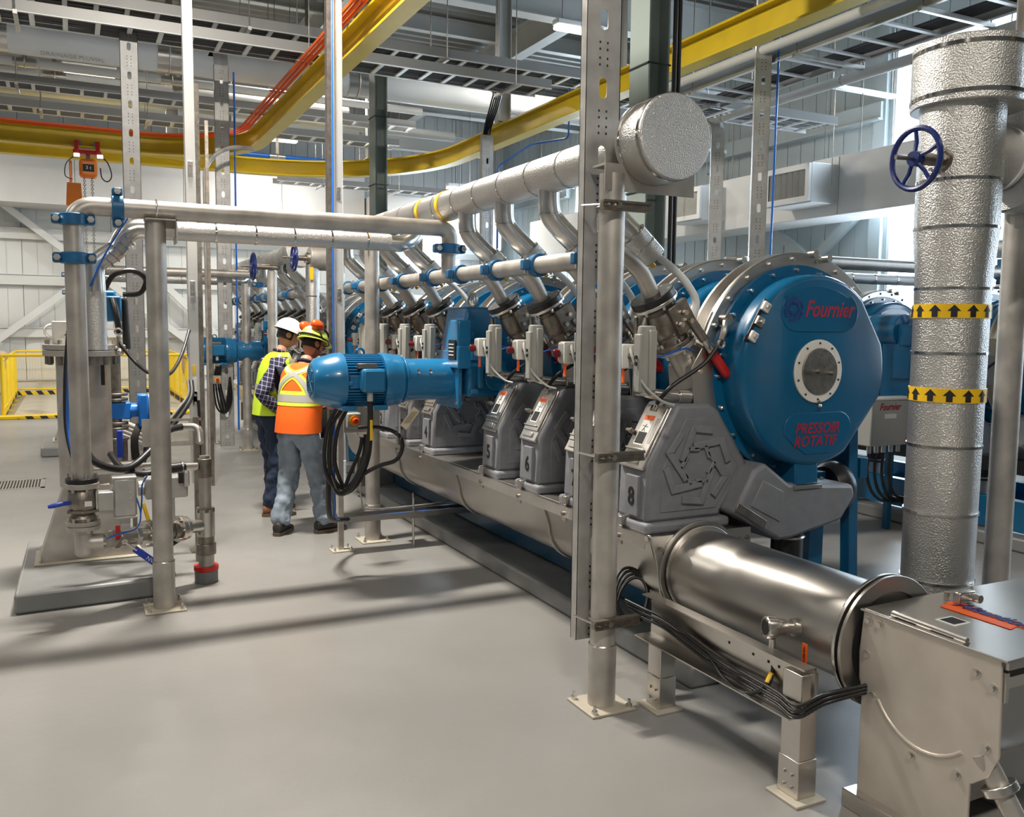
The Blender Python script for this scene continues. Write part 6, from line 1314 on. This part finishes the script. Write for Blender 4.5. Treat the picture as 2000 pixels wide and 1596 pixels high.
hose([(.34, 5.99, .70), (.36, 5.95, .60), (.33, 5.92, .52), (.22, 5.88, .50), (.16, 5.86, .485)], .005, 'thin blue tube below the upright actuator', m_=blue_line, rib=False)
hose([(.41, 6.0, .84), (.375, 5.98, .78), (.37, 5.98, .68), (.36, 5.98, .58)], .005, 'thin blue tube between the two grey actuators', m_=blue_line, rib=False)
t = thing('side_valve', 'steel side valve with a long blue lever beside the tank', 'valve', (.30, 6.7, .8)); MB().cyl((.12, 6.72, .78), (.42, 6.66, .80), .045, 20).build('valve_body', steel_bright, t, .003); MB().cyl((.42, 6.66, .80), (.56, 6.62, .81), .022, 14).build('pipe_end', steel_bright, t); MB().lim(.26, .30, 6.60, 6.625, .87, 1.06).build('blue_lever', blue_handle, t, .006)
t = thing('coiled_cables', 'loop of black cables hanging below the blue actuator', 'cable', (.42, 7.3, .7))
for k in range(4): MB().tube(spline([(.44 + .01 * k, 7.35, 1.02), (.40 + .01 * k, 7.3, .92), (.40 + .012 * k, 7.3, .78), (.44 + .01 * k, 7.3, .68), (.50 - .006 * k, 7.3, .80), (.51 - .006 * k, 7.3, .98)]), .012, 8).build('cable', black, t)
for k in range(4): tag(MB().tube(spline([(.22, 8.2, .98 - .03 * k), (.40, 8.2, .94 - .035 * k), (.55, 8.1, .88 - .035 * k), (.66, 8.0, .88 - .02 * k)]), .020, 10).build('grey_conduit', steel_pipe), 'grey conduit slanting behind the blue actuator', 'conduit', 'grey conduits behind the blue actuator')
t = thing('slotted_bracket', 'wide slotted steel bracket tying the bright strut to the left post', 'bracket', (.70, 7.25, .9)); mb = MB(); mb.lim(.46, .63, 7.20, 7.21, .86, 1.07); mb.lim(.56, .88, 7.18, 7.19, 1.05, 1.07); mb.lim(.56, .88, 7.18, 7.19, .86, .90); mb.lim(.56, .61, 7.18, 7.19, .9, 1.05); mb.lim(.79, .83, 7.18, 7.19, .9, 1.05); mb.build('plate', steel_pipe, t, smooth=False)
for k in range(4): tag(MB().tube(spline([(.83 - .012 * k, 7.22, 1.36), (.83 - .012 * k, 7.2, 1.25), (.78 - .02 * k, 7.2, 1.14), (.68 - .02 * k, 7.22, 1.0), (.60, 7.24, .92 - .01 * k)]), .009, 8).build('grey_cable', grey_box if k in (1, 3) else cable_m), 'dark cable curving into the slotted bracket', 'cable', 'dark cables at the slotted bracket')
hose([(.875, 7.25, 1.2), (.88, 7.25, .9), (.87, 7.2, .6), (.90, 7.2, .35)], .010, 'black cable running down the bright strut', rib=False)
tag(MB().lim(.80, .84, 6.95, 7.0, .012, 1.1).build('short_strut', steel_dark, smooth=False), 'short dull strut behind the riser with the red ring', 'strut')
tag(MB().lim(.42, .455, 7.95, 8.0, .0, .86).build('short_strut', steel_dark, smooth=False), 'short dull strut behind the left pipe post', 'strut')
# ================================================================ THE TWO MEN
def cloth(name, col, rough=.85, bs=30, b=.35, var=.12): return mat(name, col, rough, var=var, vs=9, bump=b, bs=bs)
jean_l = cloth('light_washed_denim', (.23, .28, .34), bs=10, b=.8, var=.2); jean_d = cloth('dark_denim', (.012, .025, .055), bs=14, b=.5)
orange_v = cloth('orange_hi_vis', (.95, .14, .005), .7, 6, .35, .03); lime_v = cloth('lime_hi_vis', (.62, .85, .03), .7, 6, .35, .03)
silver = mat('retroreflective_tape', (.48, .47, .44), .45, .2); lime_tape = mat('lime_tape', (.75, .90, .06), .6); navy = cloth('navy_cotton', (.012, .016, .04), .85)
boot_b = mat('black_worn_leather', (.02, .018, .016), .6, bump=.2, bs=50); boot_t = mat('tan_leather', (.25, .10, .04), .6, bump=.2, bs=50); sole = mat('boot_sole', (.10, .075, .05), .8); helm_w = mat('white_helmet_shell', (.85, .80, .78), .3, coat=.4); helm_l = mat('lime_helmet_shell', (.70, .85, .12), .35)
muff = mat('orange_ear_muff', (.85, .10, .01), .35); beard = mat('stubble_skin', (.20, .10, .065), .7)
def plaid():
    mt, nt, b = nodes('navy_white_plaid'); N = nt.nodes.new; L = nt.links.new; tc = N('ShaderNodeTexCoord'); sp = N('ShaderNodeSeparateXYZ'); L(tc.outputs['Object'], sp.inputs[0])
    outs = []
    ad = N('ShaderNodeMath'); ad.operation = 'MULTIPLY_ADD'; L(sp.outputs[2], ad.inputs[0]); ad.inputs[1].default_value = -.25; L(sp.outputs[0], ad.inputs[2])
    az = N('ShaderNodeMath'); az.operation = 'MULTIPLY_ADD'; L(sp.outputs[0], az.inputs[0]); az.inputs[1].default_value = .25; L(sp.outputs[2], az.inputs[2])
    for src, s in ((ad.outputs[0], 26), (az.outputs[0], 24)):
        m1 = N('ShaderNodeMath'); m1.operation = 'MULTIPLY'; m1.inputs[1].default_value = s; L(src, m1.inputs[0]); f = N('ShaderNodeMath'); f.operation = 'FRACT'; L(m1.outputs[0], f.inputs[0])
        g = N('ShaderNodeMath'); g.operation = 'GREATER_THAN'; g.inputs[1].default_value = .86; L(f.outputs[0], g.inputs[0]); outs.append(g)
    mx = N('ShaderNodeMath'); mx.operation = 'ADD'; L(outs[0].outputs[0], mx.inputs[0]); L(outs[1].outputs[0], mx.inputs[1]); dv = N('ShaderNodeMath'); dv.operation = 'MULTIPLY'; dv.inputs[1].default_value = .5; L(mx.outputs[0], dv.inputs[0])
    cr = N('ShaderNodeValToRGB'); cr.color_ramp.elements[0].color = (.018, .018, .06, 1); cr.color_ramp.elements[1].color = (.62, .60, .68, 1); L(dv.outputs[0], cr.inputs[0]); L(cr.outputs[0], b.inputs['Base Color']); b.inputs['Roughness'].default_value = .85
    return mt
plaid_m = plaid()
def skinmesh(name, pts, edges, rad, mt, parent, M, sub=2, root=0):
    me = bpy.data.meshes.new(name); me.from_pydata([tuple(M @ Vector(p)) for p in pts], edges, []); me.materials.append(mt)
    o = bpy.data.objects.new(name, me); C.objects.link(o); o.parent = parent; o.modifiers.new('skin', 'SKIN').use_smooth_shade = True
    for i, r in enumerate(rad):
        s = me.skin_vertices[0].data[i]; s.radius = (r, r) if not isinstance(r, tuple) else r; s.use_root = (i == root)
    m_ = o.modifiers.new('sub', 'SUBSURF'); m_.levels = sub + (name in ('jeans', 'shirt')); m_.render_levels = m_.levels
    if name in ('jeans', 'shirt'):
        tx = bpy.data.textures.get('folds') or bpy.data.textures.new('folds', 'CLOUDS'); tx.noise_scale = .07; tx.noise_depth = 2; d = o.modifiers.new('folds', 'DISPLACE'); d.texture = tx; d.texture_coords = 'LOCAL'; d.strength = .052 if name == 'jeans' else .022; d.mid_level = .5
    return o
def shell(name, rings, mt, parent, M, n=36, off=0, angle=60, caps=False):
    """rings: (centre xyz, half depth (x), half width (y), lean) lofted with elliptical sections"""
    vs = []; fs = []
    for (c, a, b) in rings:
        for i in range(n):
            t = 2 * math.pi * i / n; ct, st = math.cos(t), math.sin(t); e = .82
            x = math.copysign(abs(ct) ** e, ct) * (a + off); y = math.copysign(abs(st) ** e, st) * (b + off); vs.append(M @ (Vector(c) + Vector((x, y, 0))))
    for k in range(len(rings) - 1):
        for i in range(n): fs.append((k * n + i, k * n + (i + 1) % n, (k + 1) * n + (i + 1) % n, (k + 1) * n + i))
    if caps: fs += [tuple(range(n)), tuple((len(rings) - 1) * n + i for i in range(n))]
    mb = MB(); mb.add(vs, fs); return rawlocal(name, mb, mt, parent, angle)
def rawlocal(name, mb, mt, parent, angle=40, bevel=0):
    """vertices are already in the parent's local space"""
    me = bpy.data.meshes.new(name); me.from_pydata([tuple(p) for p in mb.v], [], mb.f); bm = bmesh.new(); bm.from_mesh(me); bmesh.ops.recalc_face_normals(bm, faces=bm.faces); bm.to_mesh(me); bm.free()
    me.polygons.foreach_set('use_smooth', [True] * len(me.polygons)); me.set_sharp_from_angle(angle=R(angle)); me.materials.append(mt); o = bpy.data.objects.new(name, me); C.objects.link(o); o.parent = parent; return o
def interp(rings, k=4):
    out = []; pts = spline([Vector((r[0][0], r[0][1], r[0][2])) for r in rings], k); ab = spline([Vector((r[1], r[2], 0)) for r in rings], k)
    return [((p.x, p.y, p.z), q.x, q.y) for p, q in zip(pts, ab)]
def surf(rings, u, v, off, M, n=None):
    """point on the lofted torso: u angle in degrees (0 front, 90 left, 180 back), v 0..1 along the rings"""
    f = v * (len(rings) - 1); k = min(int(f), len(rings) - 2); f -= k; (c0, a0, b0), (c1, a1, b1) = rings[k], rings[k + 1]
    c = Vector(c0) * (1 - f) + Vector(c1) * f; a = a0 * (1 - f) + a1 * f + off; b = b0 * (1 - f) + b1 * f + off; t = R(u); ct, st = math.cos(t), math.sin(t); e = .82
    return M @ (c + Vector((math.copysign(abs(ct) ** e, ct) * a, math.copysign(abs(st) ** e, st) * b, 0)))
def strip(name, rings, path, half, off, mt, parent, M):
    """ribbon laid on the torso along (u, v) points; half width given in v units and corrected for u"""
    mb = MB(); vs = []; P = []
    for (a, b) in zip(path, path[1:]):
        for i in range(8): P.append((a[0] + (b[0] - a[0]) * i / 8, a[1] + (b[1] - a[1]) * i / 8))
    P.append(path[-1])
    for i, (u, v) in enumerate(P):
        q0, q1 = P[max(0, i - 1)], P[min(len(P) - 1, i + 1)]; du, dv = (q1[0] - q0[0]) / 57.3 * .17, (q1[1] - q0[1]) * .60; L = math.hypot(du, dv); nu, nv = -dv / L, du / L
        for s in (-1, 1): vs.append(surf(rings, u + s * nu * half / .17 * 57.3, min(.999, max(.001, v + s * nv * half / .60)), off, M))
    mb.add(vs, [(2 * i, 2 * i + 1, 2 * i + 3, 2 * i + 2) for i in range(len(P) - 1)]); return rawlocal(name, mb, mt, parent, 60)
def man(lab, loc, heading, pose):
    t = thing('person', lab, 'person', loc); H = Matrix.Rotation(R(heading), 4, 'Z'); I = Matrix.Identity(4); p = pose
    # joints in the man's own frame: x forward, y to his left
    pel, ch, nk = Vector(p['pelvis']), Vector(p['chest']), Vector(p['neck']); W = .085
    pts = [pel]; ed = []; rad = [(.12, .10)]
    def add(q, pr, r): pts.append(Vector(q)); rad.append(r); ed.append((pr, len(pts) - 1)); return len(pts) - 1
    a = add(pel.lerp(ch, .5), 0, (.115, .10)); b = add(ch, a, (.13, .115)); nb = add(nk, b, .06); hb = add(nk + Vector(p['headdir']) * .06, nb, .052)
    hand_roots = []
    for s in ('L', 'R'):
        sg = 1 if s == 'L' else -1; sh = add(ch + Vector(p['sh' + s]), b, .06); el = add(p['el' + s], sh, .043); wr = add(p['wr' + s], el, .028); hand_roots.append((wr, sg))
        hp = add(pel + Vector((0, sg * W, -.06)), 0, .095); kn = add(p['kn' + s], hp, .060); an = add(p['an' + s], kn, .042); add(Vector(p['an' + s]) + Vector(p['ft' + s]) * .12 + Vector((0, 0, -.06)), an, .034)
    body = skinmesh('body', pts, ed, rad, skin, t, H)
    # hands: palm and five curled fingers each
    for (wi, sg) in hand_roots:
        w0 = pts[wi]; e0 = pts[ed[wi - 1][0]]; d = (w0 - e0).normalized(); side = Vector((0, 1, 0)).cross(d).normalized(); pn = d.cross(side).normalized()
        P2 = [w0, w0 + d * .05]; E2 = [(0, 1)]; R2 = [(.026, .017), (.034, .015)]
        for k in range(4):
            o_ = side * (-.027 + .018 * k); base = w0 + d * .082 + o_; L = (.030, .034, .032, .025)[k]; i0 = len(P2)
            P2 += [w0 + d * .06 + o_ * .8, base, base + (d * .8 + pn * sg * .5).normalized() * L, base + (d * .8 + pn * sg * .5).normalized() * L + (d * .2 + pn * sg * .9).normalized() * L * .9]; R2 += [.011, .0095, .0085, .0075]; E2 += [(1, i0), (i0, i0 + 1), (i0 + 1, i0 + 2), (i0 + 2, i0 + 3)]
        i0 = len(P2); P2 += [w0 + d * .03 - side * .025, w0 + d * .055 - side * .045 + pn * sg * .01, w0 + d * .085 - side * .048 + pn * sg * .025]; R2 += [.012, .011, .009]; E2 += [(0, i0), (i0, i0 + 1), (i0 + 1, i0 + 2)]
        skinmesh('hand', P2, E2, R2, skin, t, H, 1)
    # head
    hd = Vector(p['headdir']).normalized(); hc = nk + hd * .155 + Vector(p.get('headoff', (0, 0, 0))); F = Vector(p['face']).normalized(); F = (F - hd * F.dot(hd)).normalized(); Lf = hd.cross(F)
    HM = Matrix((F, Lf, hd)).transposed().to_4x4(); HM.translation = hc; HM = H @ HM
    mb = MB(); vs = []; fs = []; n, k_ = 28, 20
    for j in range(k_ + 1):
        ph = math.pi * j / k_; z = math.cos(ph) * .122
        for i in range(n):
            th = 2 * math.pi * i / n; r = math.sin(ph); x = r * math.cos(th) * .098; y = r * math.sin(th) * .076
            if z < -.01: s_ = 1 + z * 2.2; y *= max(.55, s_ * .98 + .02); x *= (1.0 if math.cos(th) > 0 else max(.5, 1 + z * 3.5))
            fr = max(0, math.cos(th)) ** 14; x += fr * (.024 * math.exp(-((z + .022) / .018) ** 2) + .006 * math.exp(-((z - .025) / .012) ** 2) + .008 * math.exp(-((z + .060) / .012) ** 2) + .012 * math.exp(-((z + .098) / .016) ** 2)) * r
            vs.append(HM @ Vector((x, y, z)))
    for j in range(k_):
        for i in range(n): fs.append((j * n + i, (j + 1) * n + i, (j + 1) * n + (i + 1) % n, j * n + (i + 1) % n))
    mb.add(vs, fs); rawlocal('head', mb, skin, t, 80)
    for s in (-1, 1):
        mb = MB(); mb.M = HM; mb.torus((-.008, s * .078, -.005), (.25, s, .1), .020, .008, 16, 8); mb.ball((-.008, s * .076, -.008), .018, 10, 8, (.8, .35, 1.2)); rawlocal('ear', mb, skin, t, 80)
        mb = MB(); mb.M = HM; mb.ball((.078, s * .032, .008), .012, 10, 8); rawlocal('eye', mb, paper, t, 80); mb = MB(); mb.M = HM; mb.ball((.087, s * .033, .007), .005, 8, 6); rawlocal('iris', mb, black_matt, t, 80)
        mb = MB(); mb.M = HM; mb.tube([(.086, s * .018, .026), (.088, s * .034, .032), (.080, s * .050, .026)], .004, 6); rawlocal('eyebrow', mb, hair_m, t)
    mb = MB(); mb.M = HM; mb.tube([(.090, -.022, -.060), (.100, 0, -.058), (.090, .022, -.060)], .005, 6); rawlocal('mouth', mb, mat('lips', (.35, .12, .09), .5), t)
    mb = MB(); vs = []; fs = []; n = 28; rows = 8     # hair band round the back and sides
    for j in range(rows + 1):
        z = .06 - .105 * j / rows; rr = math.sqrt(max(0, 1 - (z / .125) ** 2))
        for i in range(n + 1): th = R(70) + R(220) * i / n; vs.append(HM @ Vector((rr * math.cos(th) * .101, rr * math.sin(th) * .079, z)))
    for j in range(rows):
        for i in range(n): fs.append((j * (n + 1) + i, (j + 1) * (n + 1) + i, (j + 1) * (n + 1) + i + 1, j * (n + 1) + i + 1))
    mb.add(vs, fs); rawlocal('hair', mb, hair_m, t, 80)
    if p.get('beard'):
        mb = MB(); vs = []; fs = []
        for j in range(6):
            z = -.035 - .075 * j / 5; q = 1 + z * 2.2
            for i in range(19):
                th = R(-88 + 176 * i / 18); rr = math.sqrt(max(0, 1 - (z / .122) ** 2)); fr = max(0, math.cos(th)) ** 14
                vs.append(HM @ Vector((rr * math.cos(th) * .1005 + fr * (.008 * math.exp(-((z + .060) / .012) ** 2) + .013 * math.exp(-((z + .098) / .016) ** 2)) * rr, rr * math.sin(th) * .078 * max(.55, q * .98 + .02), z)))
        for j in range(5):
            for i in range(18): fs.append((j * 19 + i, j * 19 + 19 + i, j * 19 + 20 + i, j * 19 + i + 1))
        mb.add(vs, fs); rawlocal('beard', mb, beard, t, 80)
        mb = MB(); mb.M = HM
        for s in (-1, 1): mb.torus((.100, s * .032, .006), (1, s * .2, 0), .021, .0025, 16, 5); mb.tube([(.096, s * .054, .010), (.04, s * .079, .010), (-.01, s * .082, .002)], .0022, 5)
        mb.tube([(.104, -.012, .01), (.106, 0, .013), (.104, .012, .01)], .002, 5); rawlocal('glasses', mb, black, t)
    # helmet
    hm = p['helmet']; mb = MB(); mb.M = HM @ Matrix.Translation((0, 0, .045)) @ Matrix.Rotation(R(p.get('tilt', -4)), 4, 'Y')
    prof = []; 
    n = 40; vs = []; fs = []; K = 10
    for j in range(K + 1):
        ph = math.pi / 2 * j / K; z = math.cos(ph) * .118; r = math.sin(ph)
        for i in range(n): th = 2 * math.pi * i / n; rid = .006 * math.exp(-(math.sin(th) / .25) ** 2) * (1 if j < K - 1 else 0); vs.append((r * math.cos(th) * .135, r * math.sin(th) * .112, z + rid))
    for (e, z) in ((.012, -.006), (.016, -.012)):
        for i in range(n): th = 2 * math.pi * i / n; pk = max(0, math.cos(th)) ** 3 * .045; vs.append(((.135 + e + pk) * math.cos(th), (.112 + e) * math.sin(th), z - pk * .25))
    for i in range(n): th = 2 * math.pi * i / n; vs.append((.128 * math.cos(th), .105 * math.sin(th), -.012))
    for j in range(K + 3):
        for i in range(n): fs.append((j * n + i, (j + 1) * n + i, (j + 1) * n + (i + 1) % n, j * n + (i + 1) % n))
    mb.add(vs, fs); rawlocal('helmet_shell', mb, helm_w if hm == 'white' else helm_l, t, 50)
    if hm != 'white':
        Mq = mb.M; mb = MB(); mb.M = Mq; vs = []; fs = []
        for j in range(7):
            ph = math.pi / 2 * j / K; z = math.cos(ph) * .120; r = math.sin(ph)
            for i in range(n): th = 2 * math.pi * i / n; vs.append((r * math.cos(th) * .137, r * math.sin(th) * .114, z + .006 * math.exp(-(math.sin(th) / .25) ** 2)))
        for j in range(6):
            for i in range(n): fs.append((j * n + i, (j + 1) * n + i, (j + 1) * n + (i + 1) % n, j * n + (i + 1) % n))
        mb.add(vs, fs); rawlocal('white_crown', mb, helm_w, t, 50)
    if p.get('muffs'):
        for s in (-1, 1):
            mb = MB(); mb.M = HM @ Matrix.Translation((0, 0, .045)); q = Vector((-.06, s * .078, .105)); mb.ball(q, .056, 18, 12, (1.2, .75, .85)); rawlocal('ear_muff', mb, muff, t, 80)
        mb = MB(); mb.M = HM @ Matrix.Translation((0, 0, .045)); mb.tube(spline([(-.055, .10, .07), (-.03, .125, .03), (.0, .125, -.005)]), .006, 6); mb.tube(spline([(-.055, -.10, .07), (-.03, -.125, .03), (.0, -.125, -.005)]), .006, 6); mb.tube(spline([(.02, -.08, .10), (.09, -.06, .085), (.125, 0, .06), (.09, .06, .085), (.02, .08, .10)]), .009, 6); rawlocal('muff_arm', mb, black, t)
        mb = MB(); mb.M = HM @ Matrix.Translation((0, 0, .045)); 
        mb.tube([(.145 * math.cos(R(a)), .122 * math.sin(R(a)), .004) for a in range(0, 360, 12)], .008, 6, closed=True); rawlocal('goggle_strap', mb, black, t)
    # trousers
    tp = [pel + Vector((0, 0, .10)), pel, ]; te = [(0, 1)]; tr = [(.158, .125), (.165, .135)]
    for s in ('L', 'R'):
        sg = 1 if s == 'L' else -1; i0 = len(tp); kn = Vector(p['kn' + s]); an = Vector(p['an' + s]); hp = pel + Vector((0, sg * W, -.10))
        tp += [hp, hp.lerp(kn, .5), kn, kn.lerp(an, .5), an + Vector((0, 0, .05)), an + Vector((0, 0, -.045))]; tr += [.112, .104, .088, .084, .086, .090]; te += [(1, i0), (i0, i0 + 1), (i0 + 1, i0 + 2), (i0 + 2, i0 + 3), (i0 + 3, i0 + 4), (i0 + 4, i0 + 5)]
    skinmesh('jeans', tp, te, tr, p['jeans'], t, H, 2, 1)
    # boots
    for s in ('L', 'R'):
        an = Vector(p['an' + s]); f = Vector(p['ft' + s]).normalized(); g = Vector((-f.y, f.x, 0)); gz = .0
        sh_ = [(-.075, .050, .09), (-.07, .052, .05), (.0, .056, .0), (.10, .060, .0), (.175, .050, .0)]
        mb = MB(); vs = []; fs = []; n = 16; secs = [(-.085, .035, .10), (-.07, .043, .115), (-.02, .046, .12), (.05, .046, .095), (.11, .052, .072), (.165, .049, .058), (.20, .036, .045), (.212, .015, .03)]
        for (x, w_, hgt) in secs:
            for i in range(n): th = 2 * math.pi * i / n; vs.append(H @ (Vector((an.x, an.y, 0)) + f * x + g * math.cos(th) * w_ + Vector((0, 0, .022 + (math.sin(th) * .5 + .5) * (hgt - .02)))))
        for k in range(len(secs) - 1):
            for i in range(n): fs.append((k * n + i, k * n + (i + 1) % n, (k + 1) * n + (i + 1) % n, (k + 1) * n + i))
        fs += [tuple(range(n)), tuple((len(secs) - 1) * n + i for i in range(n))]; mb.add(vs, fs); rawlocal('boot', mb, p['boot'], t, 60)
        mb = MB(); out = [(-.09, .03), (-.095, 0), (-.09, -.03), (-.05, -.047), (.05, -.048), (.12, -.056), (.18, -.048), (.215, -.02), (.22, 0), (.215, .02), (.18, .048), (.12, .056), (.05, .048), (-.05, .047)]
        vs = [H @ (Vector((an.x, an.y, 0)) + f * x + g * y + Vector((0, 0, z))) for z in (.0, .03) for (x, y) in out]; m_ = len(out); mb.add(vs, [tuple(range(m_)), tuple(range(m_, 2 * m_))] + [(i, (i + 1) % m_, m_ + (i + 1) % m_, m_ + i) for i in range(m_)]); rawlocal('sole', mb, sole, t, 40)
        mb = MB()
        for k in range(4): c = H @ (Vector((an.x, an.y, 0)) + f * (.02 + .028 * k) + Vector((0, 0, .118 - .014 * k))); e = H.to_3x3() @ (g * .03); mb.tube([c - e, c + Vector((0, 0, .006)), c + e], .003, 5)
        rawlocal('laces', mb, p.get('lace', black), t)
    # shirt (torso + sleeves)
    sp_ = [pel + Vector((0, 0, .02)), pel.lerp(ch, .5), ch, ch.lerp(nk, .62)]; se = [(0, 1), (1, 2), (2, 3)]; sr = [(.155, .12), (.15, .115), (.165, .125), (.085, .075)]
    for s in ('L', 'R'):
        sh = ch + Vector(p['sh' + s]); el = Vector(p['el' + s]); wr = Vector(p['wr' + s]); i0 = len(sp_); sp_ += [sh, sh.lerp(el, .55)]; sr += [.086, .074]; se += [(2, i0), (i0, i0 + 1)]
        if p['sleeve'] == 'long': sp_ += [el, el.lerp(wr, .5), el.lerp(wr, .92)]; sr += [.068, .058, .048]; se += [(i0 + 1, i0 + 2), (i0 + 2, i0 + 3), (i0 + 3, i0 + 4)]
        else: sp_ += [sh.lerp(el, .85)]; sr += [.066]; se += [(i0 + 1, i0 + 2)]
    skinmesh('shirt', sp_, se, sr, p['shirt'], t, H, 2, 0)
    mb = MB(); mb.M = H; 
    c = nk - Vector(p['headdir']) * .01; q = []; u, v, _ = frame(Vector(p['headdir']))
    mb.tube([c + (u * math.cos(R(a)) * .066 + v * math.sin(R(a)) * .062) for a in range(0, 360, 20)], .014, 8, closed=True); rawlocal('collar', mb, p['shirt'], t, 80)
    # vest
    rg = interp(p['vest'], 4); shell('vest', rg, p['vestmat'], t, H)
    for (path, half) in p['tapes']: strip('reflective_border', rg, path, half, .004, lime_tape if p['vestmat'] is orange_v else silver, t, H); 
    if p['vestmat'] is orange_v:
        for (path, half) in p['tapes']: strip('reflective_tape', rg, path, half * .5, .0065, silver, t, H)
    return t
# near man: orange vest, facing right and away, looking down
man('man in an orange vest and lime helmet looking down beside the blue motor', (1.735, 7.60, 0), 38, dict(
    pelvis=(-.02, 0, .96), chest=(.05, 0, 1.30), neck=(.095, 0, 1.48), headdir=(.42, 0, .90), face=(.85, -.25, -.55), headoff=(.02, 0, 0),
    shL=(-.01, .175, .06), shR=(-.01, -.175, .06), elL=(.12, .26, 1.10), elR=(.10, -.25, 1.10), wrL=(.36, .14, 1.10), wrR=(.33, -.12, 1.10),
    knL=(.02, .13, .51), anL=(-.13, .11, .11), ftL=(.95, .3, 0), knR=(.08, -.12, .52), anR=(.11, -.17, .11), ftR=(.93, -.37, 0),
    jeans=jean_l, boot=boot_b, shirt=navy, sleeve='short', helmet='lime', muffs=True, beard=True, tilt=-8,
    vestmat=orange_v, vest=[((-.02, 0, .88), .155, .205), ((-.01, 0, 1.0), .15, .20), ((.02, 0, 1.15), .145, .198), ((.045, 0, 1.29), .14, .205), ((.06, 0, 1.38), .125, .20), ((.075, 0, 1.435), .10, .165), ((.085, 0, 1.468), .072, .095)],
    tapes=[([(0, .36), (120, .36), (240, .36), (360, .36)], .042), ([(118, .93), (150, .78), (180, .66), (215, .48), (232, .38)], .036), ([(242, .93), (210, .78), (180, .66), (145, .48), (128, .38)], .036), ([(62, .36), (60, .92)], .036), ([(298, .36), (300, .92)], .036)]))
# far man: lime vest, plaid shirt, facing right, hand at his pocket
man('man in a lime vest, plaid shirt and white helmet behind the orange-vested man', (1.69, 8.50, 0), 8, dict(
    pelvis=(-.02, 0, 1.0), chest=(.03, 0, 1.36), neck=(.085, 0, 1.545), headdir=(.34, 0, .94), face=(.85, -.10, -.50), headoff=(.015, 0, 0),
    shL=(-.01, .18, .06), shR=(-.02, -.18, .06), elL=(.02, .30, 1.12), elR=(-.20, -.25, 1.16), wrL=(.22, .20, 1.02), wrR=(.02, -.21, .98),
    knL=(.02, .12, .53), anL=(.06, .14, .11), ftL=(.98, .2, 0), knR=(.0, -.11, .53), anR=(-.06, -.12, .11), ftR=(.96, -.28, 0),
    jeans=jean_d, boot=boot_t, lace=paper, shirt=plaid_m, sleeve='long', helmet='white', tilt=2,
    vestmat=lime_v, vest=[((-.03, 0, .95), .15, .20), ((-.02, 0, 1.06), .148, .198), ((.0, 0, 1.2), .143, .195), ((.025, 0, 1.34), .142, .20), ((.045, 0, 1.44), .125, .192), ((.06, 0, 1.50), .10, .155), ((.075, 0, 1.532), .074, .092)],
    tapes=[([(0, .34), (120, .34), (240, .34), (360, .34)], .022), ([(300, .34), (292, .95)], .020), ([(60, .34), (68, .95)], .020), ([(245, .34), (250, .93)], .020)]))
# notebook held by the two men
t = thing('clipboard', 'dark clipboard held between the two men', 'clipboard', (2.0, 7.72, 1.08)); MB().box((2.03, 7.78, 1.09), (.20, .26, .01), Matrix.Rotation(R(-20), 3, 'Y')).build('board', black_matt, t, .003); MB().box((2.03, 7.78, 1.098), (.18, .23, .003), Matrix.Rotation(R(-20), 3, 'Y')).build('sheet', paper, t)
# ---------------------------------------------------------------- pieces of the nearest things that can be picked apart become parts
for o in list(C.objects):
    if o.name.split('.')[0] == 'anchor_bolt': split_loose(o)
